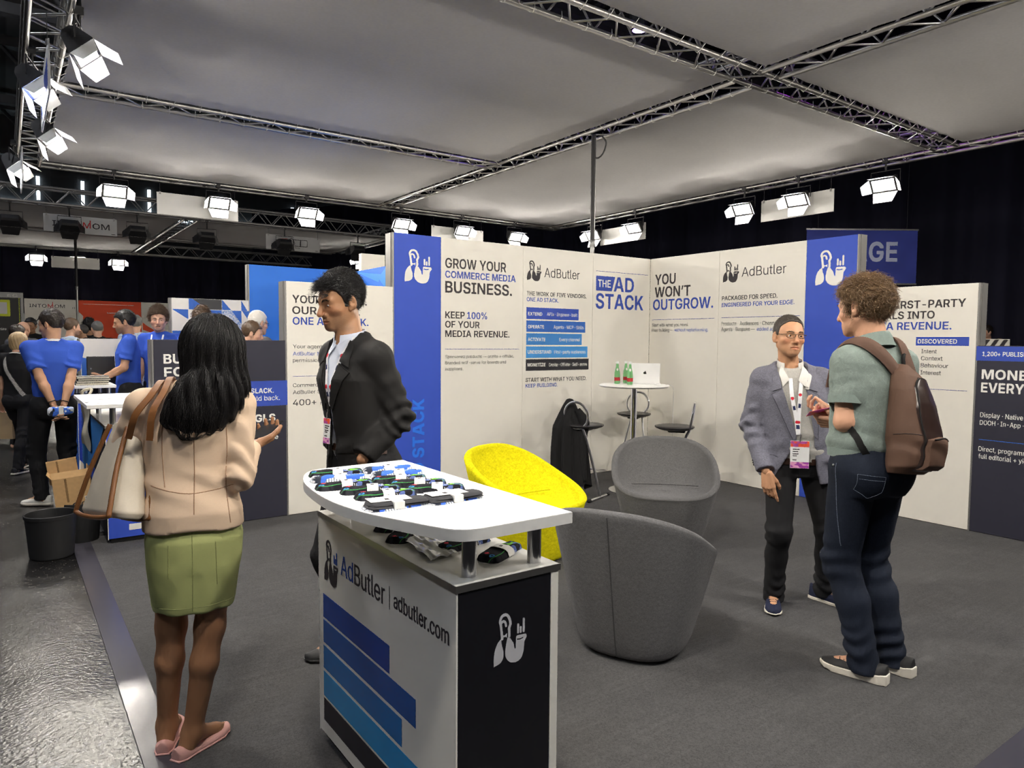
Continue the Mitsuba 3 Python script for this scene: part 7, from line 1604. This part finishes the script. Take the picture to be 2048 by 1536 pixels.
# stand with red, white and dark walls under the far canopy
WQ = (np.array([0, 15.9, 0.0]), np.array([1, 0, 0.0]), np.array([0, 0, 1.0]))
pq = wall_run('wall_far_stand', WQ, [(-5.885, -4.715, 2.5, 'm_white_panel'), (-4.715, -3.23, 2.5, 'm_orange_red'), (-3.23, -1.6, 2.5, 'm_white_panel')], 0.1, 'far stand wall with a white lettered panel and an orange-red panel')
text_on(pq[0]+'__lettering', 'INTO', -5.783, -5.41, 2.282, .085, WQ, 'm_ink', 480); text_on(pq[0]+'__lettering', 'M', -5.385, -5.27, 2.282, .088, WQ, 'm_red', 500); rect_on(pq[0]+'__lettering', -5.284, -5.268, 2.29, 2.43, WQ, 'm_red'); text_on(pq[0]+'__lettering', 'OM', -5.235, -5.013, 2.282, .085, WQ, 'm_ink', 480)
text_on(pq[0]+'__lettering', 'DYNAMIC', -5.861, -4.787, 1.885, .11, WQ, 'm_ink', 500)
for x in (-4.84, -4.80): rect_on(pq[0]+'__mark', x, x+0.012, 2.27, 2.31, WQ, 'm_ink')
rect_on(pq[1]+'__rule', -4.609, -3.56, 2.398, 2.408, WQ, 'm_print_white'); text_on(pq[1]+'__lettering', 'ASSEMBLE', -3.55, -3.40, 2.392, .022, WQ, 'm_print_white', 700)
text_on(pq[1]+'__lettering', 'Lender & Buyer', -4.05, -3.386, 2.166, .040, WQ, 'm_print_white', 800); text_on(pq[1]+'__lettering', 'Pacific', -3.90, -3.632, 2.084, .040, WQ, 'm_print_white', 700)
rect_on(pq[1]+'__rule', -3.9, -3.35, 2.06, 2.066, WQ, 'm_print_white')
poly_on(pq[1]+'__edge', Polygon([(-4.715, 2.2), (-4.61, 2.09), (-4.61, 0.1), (-4.715, 0.1)]), WQ, 'm_white_panel')
poly_on(pq[2]+'__facet', Polygon([(-3.2, 1.75), (-2.9, 1.62), (-2.4, 1.60), (-2.4, 1.66), (-2.85, 1.70), (-3.1, 1.86), (-3.2, 1.95)]), WQ, 'm_orange_red')
for k in range(3): poly_on(pq[2]+'__pattern', LineString([(-3.1+0.25*k, 2.1), (-3.0+0.25*k, 2.25), (-2.9+0.25*k, 2.15), (-2.95+0.25*k, 2.35)]).buffer(0.008), WQ, 'm_ink')
WG = (np.array([0, 13.4, 0.0]), np.array([1, 0, 0.0]), np.array([0, 0, 1.0]))
pg = wall_run('wall_dark_stand', WG, [(-7.6, -6.0, 2.39, 'm_grey_dark'), (-6.0, -5.93, 2.05, 'm_sign_grey')], 0.1, 'dark grey far stand wall with a lime square at the left edge')
poly_on(pg[0]+'__plaque', Polygon([(-6.52, 1.995), (-6.215, 1.995), (-6.215, 2.32), (-6.52, 2.32)]).buffer(0.02), WG, 'm_lime')
rect_on(pg[0]+'__plaque_field', -6.48, -6.25, 2.03, 2.285, WG, 'm_print_white', off=0.0014)
text_on(pg[0]+'__lettering', 'companies', -6.62, -6.277, 1.668, .055, WG, 'm_print_white', 750)
for k in range(16): poly_on(pg[0]+'__dash', Polygon([(-6.035, 1.84+k*.035), (-6.022, 1.845+k*.035), (-6.028, 1.86+k*.035)]).buffer(0.004), WG, 'm_lime')
add('wall_dark_stand__header', box(-7.6, -5.95, 13.42, 13.5, 2.05, 2.51), 'm_sign_grey'); text_on('wall_dark_stand__header__lettering', 'EC', -6.24, -6.05, 2.41, .06, WG, 'm_print_white', 700)
# stage banner behind the right wall
bn = thing('stage_banner', 'blue hanging stage banner with pale capital letters behind the right wall', 'banner')
p0, p1 = np.array([5.72, 1.55]), np.array([7.374, 0.36]); dv = (p1-p0)/np.linalg.norm(p1-p0); LB = np.linalg.norm(p1-p0); WBn = (np.array([p0[0], p0[1], 0]), np.array([dv[0], dv[1], 0]), np.array([0, 0, 1.0]))
add(bn+'__cloth', on_wall(box(0, LB, 2.62, 3.60, -0.006, 0), WBn[0], WBn[1]), 'm_banner')
for z in (2.61, 3.60): add(bn+'__rail', on_wall(box(-0.01, LB+0.01, z-0.012, z+0.016, -0.012, 0.008), WBn[0], WBn[1]), 'm_alu')
text_on(bn+'__lettering', 'STAGE', 0.30, LB-0.36, 3.02, .36, WBn, 'm_banner_text', 750)
for q in (0.1, 0.9): add(bn+'__wire', bar((*(p0+dv*LB*q), 3.6), (*(p0+dv*LB*q), 9.1), 0.003, 4), 'm_cable')
t = thing('striped_board', 'striped white board behind the dark right panel', 'board'); 
bA_ = (np.array([6.2, -0.66, 0.0]), np.array([0.45, -0.89, 0.0]), np.array([0, 0, 1.0])); add(t+'__board', on_wall(box(0, 0.9, 0.0, 1.60, -0.02, 0), bA_[0], bA_[1]), 'm_white_panel')
for k in range(7): poly_on(t+'__stripe', Polygon([(0.02+0.12*k, 1.45), (0.08+0.12*k, 1.45), (0.16+0.12*k, 1.59), (0.10+0.12*k, 1.59)]), bA_, 'm_ink')

# ---------------------------------------------------------------- visitors and staff in the background
def bg(label, x, y, H, heading, top, pants, hmat, hair='short', tint=(0.45, 0.25, 0.15), armR=None, armL=None, sleeve='short', turn=0, nod=4, lan=False, wide=1.0, fine=True, feet=None, group=None, tuck=False, shoe='m_shoe_dark', beard=None):
    P = Person('person', label, H, x, y, heading, group); k = P.k; J = P.J
    P.look(turn=turn, nod=nod)
    if feet: 
        for n, (fx, fy, ft) in zip('RL', feet): P.foot(n, fx, fy, ft)
    for n, a, sx in (('R', armR, 1), ('L', armL, -1)):
        if a is None: a = ((sx*0.235*k, 0.06*k, 0.86*k), (sx*0.4, -1, 0))
        P.arm(n, a[0], a[1])
    if beard: P.stub = beard
    hands = []
    if fine:
        for n, sx in (('R', 1), ('L', -1)):
            d = J['wri'+n]-J['elb'+n]; hands.append(hand_prims(J['wri'+n], d, np.array([-sx*0.8, -0.3, 0.3]), -1 if sx > 0 else 1, (0.4, 0.45, 0.5, 0.55), 0.4, s=k))
    P.skin('m_skin', hands, tint=tint, h_body=0.012 if fine else 0.022, h_head=0.0042 if fine else 0.0065)
    def sh(p):
        d = stack(p, [((0.93 if tuck else 0.84)*k, .172*wide*k, .128*wide*k, 0, 0), (0.98*k, .166*wide*k, .124*wide*k, 0, 0), (1.12*k, .164*wide*k, .120*wide*k, 0, 0), (1.30*k, .182*k, .124*k, 0, 0), (1.40*k, .160*k, .100*k, 0, -.008), (1.455*k, .105*k, .076*k, 0, -.012), (1.50*k, .066*k, .062*k, 0, -.014)], 2.35)
        if fine: d = d-0.005*nz(p, 9, 4)-0.0035*np.sin(p[:, 2]*40+p[:, 0]*22)*np.exp(-((p[:, 2]-0.98*k)/0.09)**2)
        d = smin(d, np.minimum(cap(p, J['shoR'], J['neck']+np.array([0.02, 0.01, 0.0])*k, 0.060*k, 0.045*k), cap(p, J['shoL'], J['neck']+np.array([-0.02, 0.01, 0.0])*k, 0.060*k, 0.045*k)), 0.04)
        for n in 'RL': d = smin(d, P.sleeve(p, n, (0.070, 0.068, 0.05), 0.36 if sleeve == 'short' else 0.97, 0.005 if fine else 0, 1.0), 0.025)
        return d
    P.put('shirt', P.mesh(sh, 0.80*k, 1.56*k, 0.010 if fine else 0.018, 0.16), top)
    P.put('trousers', P.mesh(P.trousers_sdf(waist=1.02, fold=0.006 if fine else 0), 0.01, 1.04*k, 0.012 if fine else 0.024, 0.12), pants)
    if fine:
        for n in 'RL': P.shoe(n, shoe, 'm_sole_white' if shoe != 'm_black' else 'm_sole_black', h=0.008)
    n_ = 1800 if fine else 500
    if hair == 'short': P.hair(hmat, 'short', 0.008, n_, 0.020, 0, (0, -0.6, 0.1), 0.0013, 5, 0.004, 40, 0.0, 0.3, 0.008, hug=0.6, h=0.006 if fine else 0.009)
    elif hair == 'crop': P.hair(hmat, 'recede', 0.003, n_, 0.008, 0, (0, 0.2, 0.4), 0.0012, 3, 0.002, 60, 0.0, 0.3, 0.003, hug=0.2, h=0.006 if fine else 0.009)
    elif hair == 'curly': P.hair(hmat, 'short', 0.016, n_, 0.032, 0.007, (0, 0.1, 0.1), 0.0016, 7, 0.012, 38, 0.05, 0.5, 0.02, nseg=8, h=0.006 if fine else 0.009)
    elif hair in ('bob', 'long'):
        def hf(p):
            q = P.head_local(p); d = smin(cranium(q, 0.014), ell(q, (0, -0.035, -0.045), (0.090, 0.078, 0.075 if hair == 'bob' else 0.13)), 0.03)
            f_ = np.maximum(ell(q, (0, 0.085, -0.05), (0.068, 0.075, 0.105)), -1)
            a = np.arctan2(q[:, 0], -q[:, 1]); return np.maximum(d-0.003*np.sin(a*22+q[:, 2]*30), -f_)*k
        m = P.mesh(hf, J['head'][2]-0.30*k, J['head'][2]+0.18*k, 0.006 if fine else 0.009, 0.1); P.put('hair', m, hmat)
    if lan:
        for sx in (-1, 1): P.put('lanyard', ribbon(sh, np.array([(sx*0.062, 0.3, 1.475), (sx*0.055, 0.3, 1.38), (sx*0.02, 0.3, 1.22), (0, 0.3, 1.15)])*k, 0.018, np.array([0, -1.0, 0]), 0.002, 0.004, 20), 'm_lanyard', smooth=30)
        th = np.linspace(-2.2, 2.2, 24); P.put('lanyard', sheet(np.array([[[0.072*k*math.sin(a), -0.014*k-0.072*k*math.cos(a), z*k-0.02*k*(1-math.cos(a))*0.5] for z in (1.492, 1.512)] for a in th]), 0.002), 'm_lanyard', smooth=40)
    return P
SKD, SKM, SKL = (0.30, 0.155, 0.085), (0.46, 0.255, 0.155), (0.58, 0.34, 0.235)
p1_ = bg('man in a blue T-shirt seen from behind with his hands clasped behind his back', -5.975, 1.60, 1.735, 96, 'm_tee_blue', 'm_pants_black', 'm_hair_dark', 'short', SKM, ((0.045, -0.205, 0.915), (1, -0.55, 0.1)), ((-0.035, -0.215, 0.915), (-1, -0.55, 0.1)), turn=-48, nod=12, lan=True, wide=0.98, feet=((0.10, -0.02, 12), (-0.11, 0.02, -50)), shoe='m_shoe_white')
tt_ = thing('socks', 'blue banded pair of socks held behind the back of the man in the blue T-shirt', 'socks')
m, uv = sock_mesh(0.2, 0.085, 0.022, 3)
add(tt_+'__layer', xf(m, p1_.A @ trans(0.01, -0.262, 0.865) @ rotx(PI/2) ), 'm_sock_blue', smooth=True, uv=uv); add(tt_+'__band', xf(bbox(-0.018, 0.018, -0.045, 0.045, 0.001, 0.026, 0.003), p1_.A @ trans(0.01, -0.262, 0.865) @ rotx(PI/2)), 'm_card')
for n in 'RL': p1_.put('bracelet', tube(np.array([p1_.J['wri'+n]+(p1_.J['elb'+n]-p1_.J['wri'+n])*0.10+0.031*(math.cos(a)*frame(p1_.J['elb'+n]-p1_.J['wri'+n])[1]+math.sin(a)*frame(p1_.J['elb'+n]-p1_.J['wri'+n])[2]) for a in np.linspace(0, 2*PI, 20)]), 0.004, 6), 'm_bracelet')
p2_ = bg('blonde woman in a black polo shirt with a checked bag strap, walking at the left edge', -6.20, 3.72, 1.56, 60, 'm_polo_black', 'm_pants_black', 'm_hair_blond', 'bob', SKL, ((0.22, 0.10, 0.80), (0.4, -1, 0)), ((-0.21, 0.02, 0.77), (-0.4, -1, 0)), turn=10, nod=-2, feet=((0.08, -0.22, 10), (-0.09, 0.20, -5)), shoe='m_shoe_dark')
def p2sh(p): k = p2_.k; return stack(p, [(0.84*k, .174*k, .131*k, 0, 0), (1.12*k, .166*k, .123*k, 0, 0), (1.30*k, .184*k, .127*k, 0, 0), (1.45*k, .11*k, .08*k, 0, -.012)], 2.35)
p2_.put('bag_strap', ribbon(p2sh, [(-0.10, -0.3, 1.30), (-0.06, -0.3, 1.15), (0.02, -0.3, 1.0), (0.10, -0.3, 0.86)], 0.035, np.array([0, 1.0, 0]), 0.003, 0.012, 24), 'm_ribbon_check', smooth=40)
p2_.put('shirt__collar', tube(np.array([[0.072*math.sin(a), -0.012+0.070*math.cos(a), 1.318-0.02*math.cos(a)] for a in np.linspace(0, 2*PI, 30)]), 0.006, 6), 'm_card')
p2_.put('badge', xf(bbox(-0.04, 0.04, -0.001, 0.001, -0.06, 0.06, 0.0005), trans(0.19, 0.03, 0.92) @ rotz(-0.9)), 'm_badge', smooth=False)
kb = thing('paper_bag', 'brown paper bag carried at the left edge of the picture', 'bag'); scene[kb] = mikit.ply(xf(trimesh.convex.convex_hull(np.array([[x, y, z] for x, y in ((-.13, -.05), (.13, -.05), (.13, .05), (-.13, .05)) for z in (0.0, 0.30)])), p2_.A @ trans(-0.22, 0.05, 0.36)), 'm_kraft')
p3_ = bg('bearded man in a blue T-shirt in profile at the book counter, wearing a black watch', -5.19, 3.05, 1.80, 172, 'm_tee_blue', 'm_pants_black', 'm_hair_black', 'short', (0.40, 0.22, 0.135), ((0.10, 0.25, 1.07), (0.6, -1, -0.1)), ((-0.165, 0.250, 1.06), (-0.7, -0.9, 0.0)), nod=10, lan=True, beard=(0.6, 0.6, 0.58))
p3_.put('watch', tube(np.array([p3_.J['wriL']+(p3_.J['elbL']-p3_.J['wriL'])*0.10+0.030*(math.cos(a)*frame(p3_.J['elbL']-p3_.J['wriL'])[1]+math.sin(a)*frame(p3_.J['elbL']-p3_.J['wriL'])[2]) for a in np.linspace(0, 2*PI, 20)]), 0.010, 8), 'm_black_plastic')
p4_ = bg('curly-haired man with a moustache in a blue printed T-shirt behind the dark panel', -4.83, 3.22, 1.84, 236, 'm_tee_blue', 'm_jeans', 'm_hair_midbrown', 'curly', SKL, ((0.225, 0.10, 0.90), (0.5, -1, 0)), None, turn=-22, nod=2, lan=True, beard=(0.25, 0.28, 0.28))
p4_.eyes('m_iris_brown', 'm_hair_midbrown', (-0.3, 0)); mo = strands(march(lambda p: head_sdf(p), np.column_stack([np.linspace(-0.02, 0.02, 160), np.full(160, 0.12), -0.0585-0.004*np.abs(np.linspace(-1, 1, 160))]), np.array([0, -1.0, 0])).astype(float), np.tile([0, 0.3, -1.0], (160, 1)), 0.009, 4, 0.0009, seed=5); mo.vertices = p4_.to_body(mo.vertices); p4_.put('moustache', mo, 'm_hair_midbrown')
k4 = p4_.k
for q, (a, bq) in zip(('media', 'house'), ((1.20, 0.05), (1.16, 0.045))):
    m = letters(q, 0.04, 700, 0.001); m.apply_translation([-m.bounds[:, 0].mean(), 0, 0]); m.apply_scale([-1*0+1, 1, 1]); B = np.eye(4); B[:3, 0], B[:3, 1], B[:3, 2], B[:3, 3] = [-1, 0, 0], [0, 0, 1], [0, 1, 0], [0, 0.138*k4, (a+0.08)*k4]; p4_.put('shirt_print', xf(m, B), 'm_card', smooth=False)
g5 = bg('white-haired man with glasses in front of the blue wall', -4.03, 2.12, 1.80, 20, 'm_cloth_grey', 'm_pants_black', 'm_hair_white', 'short', SKL, sleeve='long', turn=0, nod=6, fine=False); glasses(g5)
bg('brown-haired man whose forehead shows over the dark panel', -4.26, 1.53, 1.67, -20, 'm_cloth_grey', 'm_pants_black', 'm_hair_midbrown', 'short', SKL, sleeve='long', turn=0, nod=10, fine=False)
bg('person with frizzy brown hair behind the woman in pink', -4.49, 2.62, 1.83, 80, 'm_tee_blue', 'm_pants_black', 'm_hair_midbrown', 'curly', SKM, nod=4, fine=False)
GC = 'visitors crowding the far stand'
for lab, x, y, H, hd_, top, hm, hk, tn, sl in (('bald man in the crowd above the blonde woman', -6.087, 7.42, 1.75, 60, 'm_cloth_grey', 'm_hair_dark', None, SKL, 'long'), ('dark-haired person in the far crowd left of the blue T-shirt', -5.93, 9.1, 1.83, 250, 'm_polo_black', 'm_hair_black', 'short', SKD, 'long'),
        ('bearded man in a striped pale blue shirt looking right in the crowd', -5.52, 6.40, 1.775, 20, 'm_shirt_paleblue', 'm_hair_midbrown', 'short', SKL, 'long'), ('person with black hair in the far crowd, right of the bearded man', -5.10, 8.55, 1.81, 90, 'm_polo_black', 'm_hair_black', 'curly', SKD, 'long'),
        ('bald grey-stubbled man in the crowd behind the man with the watch', -5.08, 7.35, 1.77, 100, 'm_polo_black', 'm_hair_grey', 'crop', SKL, 'long'), ('man with short greying hair in the crowd looking left', -5.23, 8.05, 1.72, 170, 'm_cloth_grey', 'm_hair_grey_mix', 'crop', SKM, 'long'),
        ('man in a pale blue shirt seen from behind, between the two blue T-shirts', -4.574, 6.96, 1.86, 84, 'm_shirt_paleblue', 'm_hair_grey', 'short', SKL, 'long'), ('man with short dark hair low in the crowd before the red wall', -4.54, 8.77, 1.76, 240, 'm_polo_black', 'm_hair_dark', 'crop', SKM, 'long'),
        ('person with tied dark hair just behind the blonde woman', -6.19, 5.65, 1.66, 40, 'm_polo_black', 'm_hair_dark', 'short', SKL, 'long')):
    bg(lab, x, y, H, hd_, top, 'm_pants_black', hm, hk, tn, sleeve=sl, fine=False, group=GC, beard=(0.6, 0.6, 0.55) if 'beard' in lab else None)
GR = 'visitors behind the right wall'
bg('blonde woman whose forehead shows over the right dark panel', 7.39, -1.03, 1.60, 215, 'm_cloth_cream', 'm_pants_black', 'm_hair_blond', 'long', SKL, sleeve='long', fine=False, group=GR)
bg('man in red stage light at the far right, looking left', 9.5, -0.06, 1.87, 150, 'm_cloth_plum', 'm_pants_black', 'm_hair_dark', 'short', SKL, sleeve='long', fine=False, group=GR)
bg('dark-haired person at the right edge beside the blonde woman', 9.96, -0.39, 1.715, 40, 'm_cloth_plum', 'm_pants_black', 'm_hair_dark', 'short', SKM, sleeve='long', fine=False, group=GR)
